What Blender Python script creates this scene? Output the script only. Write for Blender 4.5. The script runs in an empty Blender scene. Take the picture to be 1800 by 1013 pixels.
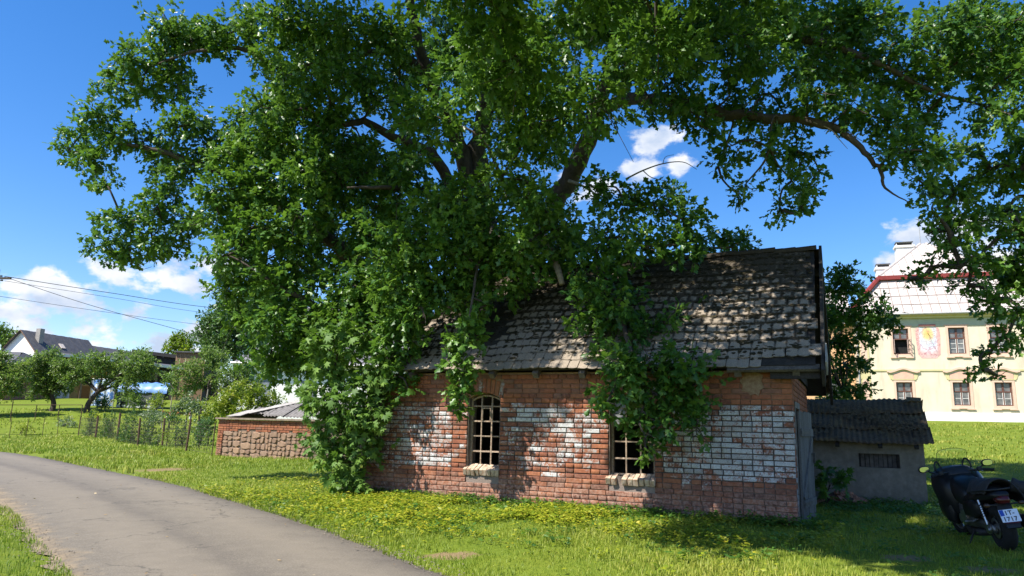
import bpy, math, random
import numpy as np
from mathutils import Vector, Matrix
R = math.radians
rng = np.random.default_rng(7)
random.seed(7)
scene = bpy.context.scene
col = scene.collection

# ------------------------------------------------------------------ camera
FPX, CX, CY = 1285.0, 900.0, 506.5
PITCH, ROLL, EYE = R(10.78), R(1.40), 1.35
cp, sp, cr, sr = math.cos(PITCH), math.sin(PITCH), math.cos(ROLL), math.sin(ROLL)
cam_d = bpy.data.cameras.new('camera')
cam = bpy.data.objects.new('camera', cam_d)
col.objects.link(cam)
cam_d.sensor_width = 36.0
cam_d.lens = 36.0 * FPX / 1800.0
cam_d.clip_end = 3000
cam.matrix_world = Matrix(((cr, -sr, 0, 0), (-sr * sp, -cr * sp, -cp, 0), (sr * cp, cr * cp, -sp, EYE), (0, 0, 0, 1)))
scene.camera = cam

# ------------------------------------------------------------------ sky, sun, exposure
SUN_AZ, SUN_EL = R(214), R(54)          # direction towards the sun, counter-clockwise from +X
SUN = Vector((math.cos(SUN_AZ) * math.cos(SUN_EL), math.sin(SUN_AZ) * math.cos(SUN_EL), math.sin(SUN_EL)))
SKY_STRENGTH, SUN_STRENGTH, EXPOSURE = 0.108, 5.0, 0.93
scene.view_settings.view_transform = 'Standard'
scene.view_settings.look = 'None'
scene.view_settings.exposure = EXPOSURE
scene.view_settings.gamma = 1.0
scene.view_settings.use_curve_mapping = False
scene.render.engine = 'CYCLES'
scene.cycles.use_denoising = True
scene.cycles.max_bounces = 8
scene.cycles.diffuse_bounces = 3
scene.cycles.transmission_bounces = 5
scene.cycles.transparent_max_bounces = 8


def ray(px, py):
    x, y = (px - CX) / FPX, -(py - CY) / FPX
    xr, yr = x * cr - y * sr, x * sr + y * cr
    return np.array([xr, cp - yr * sp, sp + yr * cp])


def at(px, py, Y):
    r = ray(px, py)
    return np.array([0, 0, EYE]) + r * (Y / r[1])


def proj(p):
    p = np.asarray(p, float)
    d = p - np.array([0, 0, EYE])
    z = d[..., 1] * cp + d[..., 2] * sp
    yr = -d[..., 1] * sp + d[..., 2] * cp
    xr = d[..., 0]
    return CX + (xr * cr + yr * sr) / z * FPX, CY - (-xr * sr + yr * cr) / z * FPX, z


sun_d = bpy.data.lights.new('sun', 'SUN')
sun_d.energy = SUN_STRENGTH
sun_d.angle = R(0.53)
sun_d.color = (1.0, 0.955, 0.88)
sun_o = bpy.data.objects.new('sun', sun_d)
col.objects.link(sun_o)
sun_o.rotation_euler = SUN.to_track_quat('Z', 'Y').to_euler()

world = bpy.data.worlds.new('World')
scene.world = world
world.use_nodes = True


def build_world():
    nt = world.node_tree
    nt.nodes.clear()
    N, L = nt.nodes.new, nt.links.new
    out = N('ShaderNodeOutputWorld')
    sky = N('ShaderNodeTexSky')
    sky.sky_type = 'NISHITA'
    sky.sun_disc = False
    sky.sun_elevation = SUN_EL
    sky.sun_rotation = math.atan2(SUN.x, SUN.y)
    sky.air_density = 1.0
    sky.dust_density = 0.35
    sky.ozone_density = 2.2
    hsv = N('ShaderNodeHueSaturation')
    hsv.inputs['Saturation'].default_value = 1.36
    L(sky.outputs[0], hsv.inputs['Color'])
    bg = N('ShaderNodeBackground')
    bg.inputs[1].default_value = SKY_STRENGTH
    tint = N('ShaderNodeMix'); tint.data_type = 'RGBA'; tint.blend_type = 'MULTIPLY'; tint.inputs[0].default_value = 1.0
    tint.inputs[7].default_value = (.95, .92, 1.05, 1)
    L(hsv.outputs[0], tint.inputs[6]); L(tint.outputs[2], bg.inputs[0])
    tc = N('ShaderNodeTexCoord')
    # cumulus: soft puffs at their own directions in the sky, broken up by noise
    puffs = []
    for px, py, rad in ((60, 505, .075), (120, 520, .08), (30, 560, .07), (200, 480, .05), (290, 480, .06), (330, 500, .05),
                        (150, 585, .06), (245, 550, .035), (290, 600, .05), (350, 590, .06), (60, 590, .06), (420, 560, .06), (400, 470, .05),
                        (1150, 250, .055), (1185, 290, .042), (1120, 300, .05), (1040, 330, .05), (1000, 320, .04), (560, 400, .03), (545, 385, .02),
                        (1620, 420, .06), (1570, 450, .045), (1700, 400, .07), (1760, 480, .07), (1800, 500, .06), (1660, 450, .06),
                        (640, 560, .08), (1200, 520, .07)):
        d = ray(px, py)
        puffs.append((Vector(d).normalized(), rad))
    rr = random.Random(3)
    for k in range(46):                  # the same sort of clouds all round the horizon outside the frame
        a = R(60 + rr.uniform(70, 300)) + R(30)
        e = R(rr.uniform(3, 34))
        puffs.append((Vector((math.cos(a) * math.cos(e), math.sin(a) * math.cos(e), math.sin(e))), rr.uniform(.06, .14)))
    mx = None
    for c, rad in puffs:
        s = N('ShaderNodeVectorMath'); s.operation = 'SUBTRACT'
        L(tc.outputs['Generated'], s.inputs[0]); s.inputs[1].default_value = c
        m = N('ShaderNodeVectorMath'); m.operation = 'MULTIPLY'
        L(s.outputs[0], m.inputs[0]); m.inputs[1].default_value = (1 / rad, 1 / rad, 1.7 / rad)
        ln = N('ShaderNodeVectorMath'); ln.operation = 'LENGTH'
        L(m.outputs[0], ln.inputs[0])
        if mx is None:
            mx = ln.outputs['Value']
        else:
            q = N('ShaderNodeMath'); q.operation = 'SMOOTH_MIN'
            q.inputs[2].default_value = .25
            L(mx, q.inputs[0]); L(ln.outputs['Value'], q.inputs[1])
            mx = q.outputs[0]
    nz = N('ShaderNodeTexNoise')
    nz.inputs['Scale'].default_value = 26
    nz.inputs['Detail'].default_value = 8
    nz.inputs['Roughness'].default_value = .58
    mp = N('ShaderNodeMapping'); mp.inputs['Scale'].default_value = (1, 1, 1.6)
    L(tc.outputs['Generated'], mp.inputs[0]); L(mp.outputs[0], nz.inputs['Vector'])
    a1 = N('ShaderNodeMath'); a1.operation = 'MULTIPLY_ADD'
    L(nz.outputs['Fac'], a1.inputs[0]); a1.inputs[1].default_value = -2.4; a1.inputs[2].default_value = 1.72
    a2 = N('ShaderNodeMath'); a2.operation = 'SUBTRACT'
    L(a1.outputs[0], a2.inputs[1]); a2.inputs[0].default_value = 1.02
    a3 = N('ShaderNodeMath'); a3.operation = 'SUBTRACT'
    L(a2.outputs[0], a3.inputs[0]); L(mx, a3.inputs[1])
    ss = N('ShaderNodeMapRange'); ss.interpolation_type = 'SMOOTHSTEP'
    ss.inputs[1].default_value = -.16; ss.inputs[2].default_value = .34
    L(a3.outputs[0], ss.inputs[0])
    # tone inside the cloud: bright tops, blue-grey hollows
    n2 = N('ShaderNodeTexNoise'); n2.inputs['Scale'].default_value = 17; n2.inputs['Detail'].default_value = 5
    L(mp.outputs[0], n2.inputs['Vector'])
    rp = N('ShaderNodeValToRGB')
    rp.color_ramp.elements[0].position = .36; rp.color_ramp.elements[0].color = (.50, .60, .78, 1)
    rp.color_ramp.elements[1].position = .62; rp.color_ramp.elements[1].color = (.93, .94, .97, 1)
    L(n2.outputs['Fac'], rp.inputs[0])
    cb = N('ShaderNodeBackground'); cb.inputs[1].default_value = .62
    L(rp.outputs[0], cb.inputs[0])
    mix = N('ShaderNodeMixShader')
    L(ss.outputs[0], mix.inputs[0]); L(bg.outputs[0], mix.inputs[1]); L(cb.outputs[0], mix.inputs[2])
    L(mix.outputs[0], out.inputs[0])


build_world()

# ------------------------------------------------------------------ material helpers
MATS = {}


def new_mat(name):
    m = bpy.data.materials.new(name)
    m.use_nodes = True
    nt = m.node_tree
    return m, nt, nt.nodes['Principled BSDF'], nt.nodes.new, nt.links.new


def noise(nt, scale, detail=4, rough=.55, vec=None, stretch=None):
    n = nt.nodes.new('ShaderNodeTexNoise')
    n.inputs['Scale'].default_value = scale
    n.inputs['Detail'].default_value = detail
    n.inputs['Roughness'].default_value = rough
    if vec is None:
        vec = nt.nodes.new('ShaderNodeNewGeometry').outputs['Position']
    if stretch:
        mp = nt.nodes.new('ShaderNodeMapping')
        mp.inputs['Scale'].default_value = stretch
        nt.links.new(vec, mp.inputs[0])
        vec = mp.outputs[0]
    nt.links.new(vec, n.inputs['Vector'])
    return n.outputs['Fac']


def ramp(nt, fac, stops, interp='LINEAR'):
    r = nt.nodes.new('ShaderNodeValToRGB')
    r.color_ramp.interpolation = interp
    el = r.color_ramp.elements
    while len(el) < len(stops):
        el.new(.5)
    for e, (p, c) in zip(el, stops):
        e.position = p
        e.color = (*c, 1) if len(c) == 3 else c
    nt.links.new(fac, r.inputs[0])
    return r.outputs[0]


def mixc(nt, fac, a, b, mode='MIX'):
    m = nt.nodes.new('ShaderNodeMix')
    m.data_type = 'RGBA'
    m.blend_type = mode
    for sock, v in ((m.inputs[0], fac), (m.inputs[6], a), (m.inputs[7], b)):
        if hasattr(v, 'is_output'):
            nt.links.new(v, sock)
        elif isinstance(v, (int, float)):
            sock.default_value = v
        else:
            sock.default_value = (*v, 1)
    return m.outputs[2]


def math_n(nt, op, a, b=None, c=None, clamp=False):
    m = nt.nodes.new('ShaderNodeMath')
    m.operation = op
    m.use_clamp = clamp
    for i, v in enumerate((a, b, c)):
        if v is None:
            continue
        if hasattr(v, 'is_output'):
            nt.links.new(v, m.inputs[i])
        else:
            m.inputs[i].default_value = v
    return m.outputs[0]


def maprange(nt, v, a, b, c=0., d=1.):
    m = nt.nodes.new('ShaderNodeMapRange')
    m.interpolation_type = 'SMOOTHSTEP'
    nt.links.new(v, m.inputs[0])
    for i, q in enumerate((a, b, c, d)):
        m.inputs[1 + i].default_value = q
    return m.outputs[0]


def bump(nt, bsdf, h, strength=.4, dist=.01):
    b = nt.nodes.new('ShaderNodeBump')
    b.inputs['Strength'].default_value = strength
    b.inputs['Distance'].default_value = dist
    nt.links.new(h, b.inputs['Height'])
    nt.links.new(b.outputs[0], bsdf.inputs['Normal'])


def attr(nt, name, kind='GEOMETRY'):
    a = nt.nodes.new('ShaderNodeAttribute')
    a.attribute_type = kind
    a.attribute_name = name
    return a.outputs['Fac']


def posxyz(nt):
    g = nt.nodes.new('ShaderNodeNewGeometry')
    s = nt.nodes.new('ShaderNodeSeparateXYZ')
    nt.links.new(g.outputs['Position'], s.inputs[0])
    return s.outputs


def simple(name, c1, c2=None, scale=6., rough=.75, spec=.3, metal=0., bmp=0., fine=0., bdist=.01, stretch=None):
    """two-tone noisy surface"""
    if name in MATS:
        return MATS[name]
    m, nt, b, N, L = new_mat(name)
    c2 = c2 or tuple(v * .72 for v in c1)
    f = noise(nt, scale, 6, .6, stretch=stretch)
    c = ramp(nt, f, ((.32, c2), (.66, c1)))
    if fine:
        f2 = noise(nt, scale * 9, 3)
        c = mixc(nt, fine, c, ramp(nt, f2, ((.3, tuple(v * .45 for v in c2)), (.7, tuple(min(1, v * 1.3) for v in c1)))))
    L(c, b.inputs['Base Color'])
    b.inputs['Roughness'].default_value = rough
    b.inputs['Specular IOR Level'].default_value = spec
    b.inputs['Metallic'].default_value = metal
    if bmp:
        bump(nt, b, noise(nt, scale * 6, 5, stretch=stretch), bmp, bdist)
    MATS[name] = m
    return m


def leaf_mat(name, dark, mid, light, transl=.34, rough=.42):
    m, nt, b, N, L = new_mat(name)
    v = attr(nt, 'v')
    c = ramp(nt, v, ((0., dark), (.5, mid), (1., light)))
    L(c, b.inputs['Base Color'])
    b.inputs['Roughness'].default_value = rough
    b.inputs['Specular IOR Level'].default_value = .35
    t = N('ShaderNodeBsdfTranslucent')
    tcol = mixc(nt, .5, c, (.24, .45, .035), 'MIX')
    L(tcol, t.inputs[0])
    mx = N('ShaderNodeMixShader')
    mx.inputs[0].default_value = transl
    out = nt.nodes['Material Output']
    L(b.outputs[0], mx.inputs[1]); L(t.outputs[0], mx.inputs[2])
    L(mx.outputs[0], out.inputs[0])
    MATS[name] = m
    return m


# ------------------------------------------------------------------ mesh helpers
def np_obj(name, V, F, mat, parent=None, attrs=None, smooth=False):
    """V (n,3); F: (m,k) array, or list of such arrays; one mesh object"""
    V = np.ascontiguousarray(V, dtype=np.float32)
    Fs = F if isinstance(F, list) else [F]
    Fs = [np.asarray(f, dtype=np.int32) for f in Fs if len(f)]
    me = bpy.data.meshes.new(name)
    me.vertices.add(len(V))
    me.vertices.foreach_set('co', V.ravel())
    nl = sum(f.size for f in Fs)
    npoly = sum(len(f) for f in Fs)
    me.loops.add(nl)
    me.polygons.add(npoly)
    me.loops.foreach_set('vertex_index', np.concatenate([f.ravel() for f in Fs]))
    tot = np.concatenate([np.full(len(f), f.shape[1], np.int32) for f in Fs])
    st = np.concatenate(([0], np.cumsum(tot)[:-1])).astype(np.int32)
    me.polygons.foreach_set('loop_start', st)
    me.polygons.foreach_set('loop_total', tot)
    if smooth:
        me.polygons.foreach_set('use_smooth', np.ones(npoly, dtype=bool))
    for k, a in (attrs or {}).items():
        at_ = me.attributes.new(k, 'FLOAT', 'POINT')
        at_.data.foreach_set('value', np.asarray(a, np.float32))
    me.update(calc_edges=True)
    if mat:
        me.materials.append(mat)
    o = bpy.data.objects.new(name, me)
    col.objects.link(o)
    if parent is not None:
        o.parent = parent
    return o


class MB:
    """collects polygons of ONE mesh"""
    def __init__(s):
        s.v, s.f = [], []

    def poly(s, pts, faces):
        n = len(s.v)
        s.v += [tuple(p) for p in pts]
        s.f += [tuple(i + n for i in f) for f in faces]
        return s

    def box(s, x0, x1, y0, y1, z0, z1, M=None, jit=0.):
        P = [(x, y, z) for z in (z0, z1) for y in (y0, y1) for x in (x0, x1)]
        if jit:
            P = [tuple(c + random.uniform(-jit, jit) for c in p) for p in P]
        if M is not None:
            P = [tuple(M @ Vector(p)) for p in P]
        return s.poly(P, [(0, 2, 3, 1), (4, 5, 7, 6), (0, 1, 5, 4), (2, 6, 7, 3), (0, 4, 6, 2), (1, 3, 7, 5)])

    def tube(s, pts, rad, n=8, cap=True):
        V, F = tube_np(pts, rad, n, cap)
        return s.poly(V.tolist(), F)

    def prism(s, outline, y0, y1):
        """outline [(x,z)] counter-clockwise seen from -y, extruded in y"""
        k = len(outline)
        P = [(x, y0, z) for x, z in outline] + [(x, y1, z) for x, z in outline]
        fs = [tuple(range(k)), tuple(range(2 * k - 1, k - 1, -1))]
        fs += [(i, i + k, (i + 1) % k + k, (i + 1) % k) for i in range(k)]
        return s.poly(P, fs)

    def loft(s, secs, n=14, cap=True):
        """secs: (x, yc, zc, hy, hz, power) superellipse sections along x"""
        P, fs = [], []
        for (x, yc, zc, hy, hz, p) in secs:
            for i in range(n):
                a = 2 * math.pi * i / n
                c, q = math.cos(a), math.sin(a)
                P.append((x, yc + hy * math.copysign(abs(c) ** (2 / p), c), zc + hz * math.copysign(abs(q) ** (2 / p), q)))
        for k in range(len(secs) - 1):
            for i in range(n):
                j = (i + 1) % n
                fs.append((k * n + i, k * n + j, (k + 1) * n + j, (k + 1) * n + i))
        if cap:
            fs.append(tuple(range(n - 1, -1, -1)))
            fs.append(tuple(range((len(secs) - 1) * n, len(secs) * n)))
        return s.poly(P, fs)

    def torus(s, c, R_, r, n=28, m=10, squash=1.):
        """torus in the xz plane round c"""
        P, fs = [], []
        for i in range(n):
            a = 2 * math.pi * i / n
            for j in range(m):
                b = 2 * math.pi * j / m
                q = R_ + r * math.cos(b)
                P.append((c[0] + q * math.cos(a), c[1] + r * squash * math.sin(b), c[2] + q * math.sin(a)))
        for i in range(n):
            for j in range(m):
                fs.append((i * m + j, i * m + (j + 1) % m, (i + 1) % n * m + (j + 1) % m, (i + 1) % n * m + j))
        return s.poly(P, fs)

    def build(s, name, mat, parent=None, smooth=False, bevel=0.):
        me = bpy.data.meshes.new(name)
        me.from_pydata(s.v, [], s.f)
        me.materials.append(mat)
        if smooth:
            me.polygons.foreach_set('use_smooth', np.ones(len(me.polygons), dtype=bool))
        o = bpy.data.objects.new(name, me)
        col.objects.link(o)
        if parent is not None:
            o.parent = parent
        if bevel:
            b = o.modifiers.new('bevel', 'BEVEL')
            b.width = bevel
            b.segments = 2
            b.limit_method = 'ANGLE'
        return o


def tube_np(pts, rad, n=8, cap=True):
    P = np.asarray(pts, float)
    k = len(P)
    rad = np.broadcast_to(np.asarray(rad, float), (k,))
    T = np.gradient(P, axis=0)
    T /= np.linalg.norm(T, axis=1)[:, None] + 1e-9
    ref = np.array([0, 0, 1.]) if abs(T[0][2]) < .8 else np.array([1., 0, 0])
    V = []
    A = np.arange(n) * 2 * math.pi / n
    u = np.cross(T[0], ref)
    for i in range(k):
        u = u - T[i] * (u @ T[i])
        u /= np.linalg.norm(u) + 1e-9
        w = np.cross(T[i], u)
        V.append(P[i] + rad[i] * (np.cos(A)[:, None] * u + np.sin(A)[:, None] * w))
    F = []
    for i in range(k - 1):
        for j in range(n):
            a, b = i * n + j, i * n + (j + 1) % n
            F.append((a, b, b + n, a + n))
    if cap:
        F.append(tuple(range(n - 1, -1, -1)))
        F.append(tuple(range((k - 1) * n, k * n)))
    return np.concatenate(V), F


def spline(pts, per=6):
    """Catmull-Rom through points of any dimension"""
    P = np.asarray(pts, float)
    P = np.vstack((2 * P[0] - P[1], P, 2 * P[-1] - P[-2]))
    out = []
    for i in range(1, len(P) - 2):
        for t in np.linspace(0, 1, per, endpoint=False):
            a, b, c, d = P[i - 1], P[i], P[i + 1], P[i + 2]
            out.append(.5 * (2 * b + (c - a) * t + (2 * a - 5 * b + 4 * c - d) * t * t + (3 * b - a - 3 * c + d) * t ** 3))
    out.append(P[-2])
    return np.array(out)


def empty(name, loc=(0, 0, 0), rz=0.):
    o = bpy.data.objects.new(name, None)
    col.objects.link(o)
    o.location = loc
    o.rotation_euler = (0, 0, rz)
    o.empty_display_size = .2
    return o


def tag(o, label=None, cat=None, group=None, kind=None):
    if label:
        o['label'] = label
    if cat:
        o['category'] = cat
    if group:
        o['group'] = group
    if kind:
        o['kind'] = kind
    return o


def copy_tree(o, parent=None):
    c = o.copy()
    col.objects.link(c)
    c.parent = parent
    for ch in list(o.children):
        copy_tree(ch, c)
    return c


# ------------------------------------------------------------------ terrain
CTRL = np.array([
    (0, 0, -.15), (6, 0, -.15), (-6, 0, -.15), (-12, 6, -.15), (12, 2, -.1), (0, 5, -.15), (-3.5, 8.5, -.15), (-1.5, 7.5, -.15), (2, 4, -.15),
    (-6.5, 12, -.15), (-12, 18, -.15), (-18, 25, -.14), (-26, 34, -.1), (-40, 46, .05), (-20, 14, -.2), (-35, 25, -.15), (-60, 40, 0),
    (4.4, 11.4, 0), (1, 13, 0), (-2.8, 14.7, 0), (-5, 18, 0), (3, 9.5, -.05), (6.3, 9.6, 0), (6.5, 11.2, 0), (8.4, 15.1, 0), (6, 17, 0), (0, 20, 0), (10, 9, 0),
    (-11.5, 29.5, 0), (-7, 27.3, 0), (-9, 33, .2), (-12.9, 30, .12), (-17.5, 35.5, .06), (-23.7, 43, .16), (-27.6, 48, .15), (-40, 52, .5), (-34, 50, .45),
    (-37, 60, 1.68), (-28, 60, 1.65), (-50, 62, 1.7), (-35, 64, 2.2), (-20, 60, 1.5), (-45, 78, 3.2), (-30, 80, 3.2), (-60, 85, 3.3), (-16, 45, .8), (-5, 45, .7), (0, 60, 1.8),
    (14, 20, .5), (20, 30, 1.15), (27, 42, 2.0), (25, 52, 2.45), (34, 48, 2.45), (44, 46, 2.45), (20, 14, .35), (30, 20, .8), (10, 30, .7), (16, 45, 1.6), (60, 40, 2.3),
    (-150, 100, 4), (0, 130, 4), (130, 110, 4), (150, 0, 0), (-150, 0, -.3), (0, -100, -.2), (-260, 260, 6), (260, 260, 6), (0, 320, 7), (-100, 150, 4.5), (100, 170, 4.5), (60, 70, 2.9), (20, 75, 2.9)], float)


def _fit():
    D = np.linalg.norm(CTRL[:, None, :2] - CTRL[None, :, :2], axis=2)
    n = len(CTRL)
    A = np.zeros((n + 1, n + 1))
    A[:n, :n] = np.sqrt(D * D + 1.5 ** 2)
    A[:n, n] = 1
    A[n, :n] = 1
    return np.linalg.solve(A + np.diag([1e-3] * n + [0]), np.append(CTRL[:, 2], 0))


WT = _fit()


def hgt(x, y):
    x, y = np.broadcast_arrays(np.asarray(x, float), np.asarray(y, float))
    s = x.shape
    p = np.stack((x.ravel(), y.ravel()), 1)
    o = np.empty(len(p))
    for i in range(0, len(p), 20000):
        q = p[i:i + 20000]
        D = np.sqrt(((q[:, None, :] - CTRL[None, :, :2]) ** 2).sum(2) + 1.5 ** 2)
        o[i:i + 20000] = D @ WT[:-1] + WT[-1]
    return o.reshape(s)


def gz(x, y):
    return float(hgt(np.array([x]), np.array([y]))[0])


# the lane: centre line, width about 3.5 m
ROAD_FAR = np.array([(5.6, -.6), (2.5, 4.0), (-.55, 7.85), (-2.2, 10.2), (-5.1, 13.97), (-10.6, 20.6), (-19.5, 29.2), (-32, 38.2), (-50, 47), (-80, 56)])
ROAD_NEAR = np.array([(2.9, -2.6), (-.6, 2.4), (-4.25, 7.4), (-6.0, 9.6), (-8.3, 12.5), (-13.4, 18.4), (-21.8, 26.2), (-33.6, 34.6), (-51.2, 43.4), (-80.5, 52)])
RF, RN = spline(ROAD_FAR, 34), spline(ROAD_NEAR, 34)


def poly_inside(poly, x, y):
    inside = np.zeros(x.shape, bool)
    j = len(poly) - 1
    for i in range(len(poly)):
        xi, yi = poly[i]
        xj, yj = poly[j]
        c = ((yi > y) != (yj > y)) & (x < (xj - xi) * (y - yi) / (yj - yi + 1e-12) + xi)
        inside ^= c
        j = i
    return inside


ROAD_POLY = np.vstack((RF, RN[::-1]))
BLADE_POLY = np.vstack((RF + (RN - RF) * .03, (RN + (RF - RN) * .03)[::-1]))
BARE = [(-9.9, 21.8, .75, .95), (-.65, 8.9, .34, .2), (4.64, 8.9, .3, .22), (5.25, 8.3, .3, .2)]   # bare earth spots (x, y, rx, ry)


def ground_material():
    m, nt, b, N, L = new_mat('turf')
    f = noise(nt, .9, 6, .62)
    f2 = noise(nt, 9, 6, .65)
    f3 = noise(nt, 60, 3, .6)
    c = ramp(nt, f, ((.3, (.105, .17, .010)), (.5, (.17, .225, .014)), (.68, (.24, .26, .025))))
    c = mixc(nt, .55, c, ramp(nt, f2, ((.3, (.07, .12, .010)), (.55, (.18, .235, .015)), (.75, (.29, .295, .035)))))
    c = mixc(nt, .4, c, ramp(nt, f3, ((.35, (.03, .05, .01)), (.7, (.16, .21, .03)))))
    X, Y, Z = posxyz(nt)
    for (x, y, rx, ry) in BARE:
        dx = math_n(nt, 'MULTIPLY', math_n(nt, 'SUBTRACT', X, x), 1 / rx)
        dy = math_n(nt, 'MULTIPLY', math_n(nt, 'SUBTRACT', Y, y), 1 / ry)
        d = math_n(nt, 'SQRT', math_n(nt, 'ADD', math_n(nt, 'MULTIPLY', dx, dx), math_n(nt, 'MULTIPLY', dy, dy)))
        d = math_n(nt, 'ADD', d, math_n(nt, 'MULTIPLY_ADD', f2, 2.2, -1.1))
        k = maprange(nt, d, .6, 1.15, .85, 0)
        c = mixc(nt, k, c, ramp(nt, f3, ((.3, (.16, .10, .055)), (.7, (.32, .22, .13)))))
    L(c, b.inputs['Base Color'])
    b.inputs['Roughness'].default_value = .9
    b.inputs['Specular IOR Level'].default_value = .15
    bump(nt, b, f3, .7, .03)
    return m


def build_ground():
    def axis(lo, hi, fine_lo, fine_hi, step, grow):
        a = list(np.arange(fine_lo, fine_hi + 1e-6, step))
        d = step
        x = fine_hi
        while x < hi:
            d *= grow
            x += d
            a.append(x)
        d, x = step, fine_lo
        while x > lo:
            d *= grow
            x -= d
            a.insert(0, x)
        return np.array(a)
    xs = axis(-420, 420, -14, 14, .3, 1.07)
    ys = axis(-120, 520, 3, 32, .3, 1.07)
    X, Y = np.meshgrid(xs, ys)
    Z = hgt(X, Y) + .012 * np.sin(X * 2.1 + np.cos(Y * 1.7)) * np.cos(Y * 2.3)
    onroad = poly_inside(ROAD_POLY, X.ravel(), Y.ravel()).reshape(X.shape)
    near = (np.abs(X) < 60) & (Y < 62) & (Y > -5)
    q = np.stack((X[near], Y[near]), 1)
    E_ = np.vstack((RF, RN))
    dmin = np.full(len(q), 9.)
    for i in range(0, len(q), 8000):
        dmin[i:i + 8000] = np.sqrt(((q[i:i + 8000, None] - E_[None]) ** 2).sum(2)).min(1)
    D_ = np.full(X.shape, 9.); D_[near] = dmin
    Z = np.where(D_ < .55, hgt(X, Y) - .022, Z)
    Z = np.where(onroad, hgt(X, Y) - .05, Z)
    V = np.stack((X.ravel(), Y.ravel(), Z.ravel()), 1)
    nx, ny = len(xs), len(ys)
    i = np.arange(nx - 1)[None, :] + nx * np.arange(ny - 1)[:, None]
    F = np.stack((i, i + 1, i + 1 + nx, i + nx), -1).reshape(-1, 4)
    g = np_obj('ground', V, F, ground_material(), smooth=True)
    tag(g, kind='structure')


def build_road():
    m, nt, b, N, L = new_mat('asphalt')
    u = attr(nt, 'u')
    f = noise(nt, .55, 6, .6)
    f2 = noise(nt, 5, 6, .65)
    f3 = noise(nt, 60, 5, .75)
    base = ramp(nt, f, ((.3, (.12, .105, .09)), (.7, (.195, .172, .145))))
    base = mixc(nt, .5, base, ramp(nt, f2, ((.3, (.085, .075, .066)), (.7, (.225, .195, .16)))))
    base = mixc(nt, .35, base, ramp(nt, f3, ((.36, (.05, .044, .04)), (.5, (.17, .15, .128)), (.66, (.42, .375, .32)))))
    # worn paler wheel tracks, darker seam strips, sandy shoulder towards the near edge
    tr = math_n(nt, 'ADD', u, math_n(nt, 'MULTIPLY_ADD', f, .16, -.08))
    track = ramp(nt, tr, ((0., (0, 0, 0)), (.16, (.5,) * 3), (.27, (1,) * 3), (.4, (.35,) * 3), (.5, (.15,) * 3), (.62, (.75,) * 3), (.74, (.9,) * 3), (.88, (.2,) * 3), (1., (0, 0, 0))))
    base = mixc(nt, math_n(nt, 'MULTIPLY', track, .5), base, (.245, .21, .17))
    dark = ramp(nt, tr, ((.02, (1,) * 3), (.12, (.25,) * 3), (.2, (0,) * 3), (.45, (0,) * 3), (.53, (.55,) * 3), (.6, (0,) * 3), (1., (0,) * 3)))
    base = mixc(nt, math_n(nt, 'MULTIPLY', dark, .6), base, (.09, .078, .072))
    sand = maprange(nt, math_n(nt, 'ADD', u, math_n(nt, 'MULTIPLY_ADD', f2, .22, -.11)), .88, .985)
    base = mixc(nt, math_n(nt, 'MULTIPLY', sand, .85), base, ramp(nt, f2, ((.3, (.17, .13, .09)), (.7, (.31, .24, .16)))))
    cr_ = nt.nodes.new('ShaderNodeTexVoronoi')
    cr_.feature = 'DISTANCE_TO_EDGE'
    cr_.inputs['Scale'].default_value = .6
    wv = nt.nodes.new('ShaderNodeVectorMath')
    wv.operation = 'MULTIPLY_ADD'
    nn = nt.nodes.new('ShaderNodeTexNoise')
    nn.inputs['Scale'].default_value = 2.2
    nn.inputs['Detail'].default_value = 6
    gg = nt.nodes.new('ShaderNodeNewGeometry')
    L(gg.outputs['Position'], nn.inputs['Vector'])
    L(nn.outputs['Color'], wv.inputs[0])
    wv.inputs[1].default_value = (1.1, 1.1, 1.1)
    L(gg.outputs['Position'], wv.inputs[2])
    L(wv.outputs[0], cr_.inputs['Vector'])
    crack = math_n(nt, 'MULTIPLY', maprange(nt, cr_.outputs['Distance'], .006, .016, 1, 0), maprange(nt, f, .46, .56))
    base = mixc(nt, math_n(nt, 'MULTIPLY', crack, .6), base, (.06, .055, .05))
    base = mixc(nt, 1., base, (.88, .865, .80), 'MULTIPLY')
    L(base, b.inputs['Base Color'])
    b.inputs['Roughness'].default_value = .85
    b.inputs['Specular IOR Level'].default_value = .25
    bump(nt, b, f3, .5, .006)
    n, k = len(RF), 13
    t = np.linspace(0, 1, k)
    jit = .05 * np.sin(np.arange(n) * .33) * np.sin(np.arange(n) * .12) + np.random.default_rng(2).normal(0, .022, n)
    A = RF + (RF - RN) / np.linalg.norm(RF - RN, axis=1)[:, None] * jit[:, None]
    B = RN + (RN - RF) / np.linalg.norm(RF - RN, axis=1)[:, None] * (jit[::-1])[:, None] * 1.4
    P = A[:, None, :] * (1 - t)[None, :, None] + B[:, None, :] * t[None, :, None]
    Z = hgt(P[..., 0], P[..., 1]) + .012 + .03 * (1 - (2 * t - 1) ** 2)[None, :]
    Z[:, 0] -= .030
    Z[:, -1] -= .028
    V = np.concatenate((P, Z[..., None]), -1).reshape(-1, 3)
    i = np.arange(k - 1)[None, :] + k * np.arange(n - 1)[:, None]
    F = np.stack((i, i + k, i + k + 1, i + 1), -1).reshape(-1, 4)
    r = np_obj('road', V, F, m, attrs={'u': np.tile(t, n)}, smooth=True)
    tag(r, kind='structure')


build_ground()
build_road()

# ------------------------------------------------------------------ shared frame of the old farm buildings
ANG = R(65.3)
C0 = np.array([4.377, 11.395, 0.])
RZ = math.atan2(-math.cos(ANG), math.sin(ANG))
EX = np.array([math.sin(ANG), -math.cos(ANG), 0.])
EN = np.array([math.cos(ANG), math.sin(ANG), 0.])


def bl(x, t, z=0.):
    return C0 + EX * x + EN * t + np.array([0, 0, z])


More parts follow.
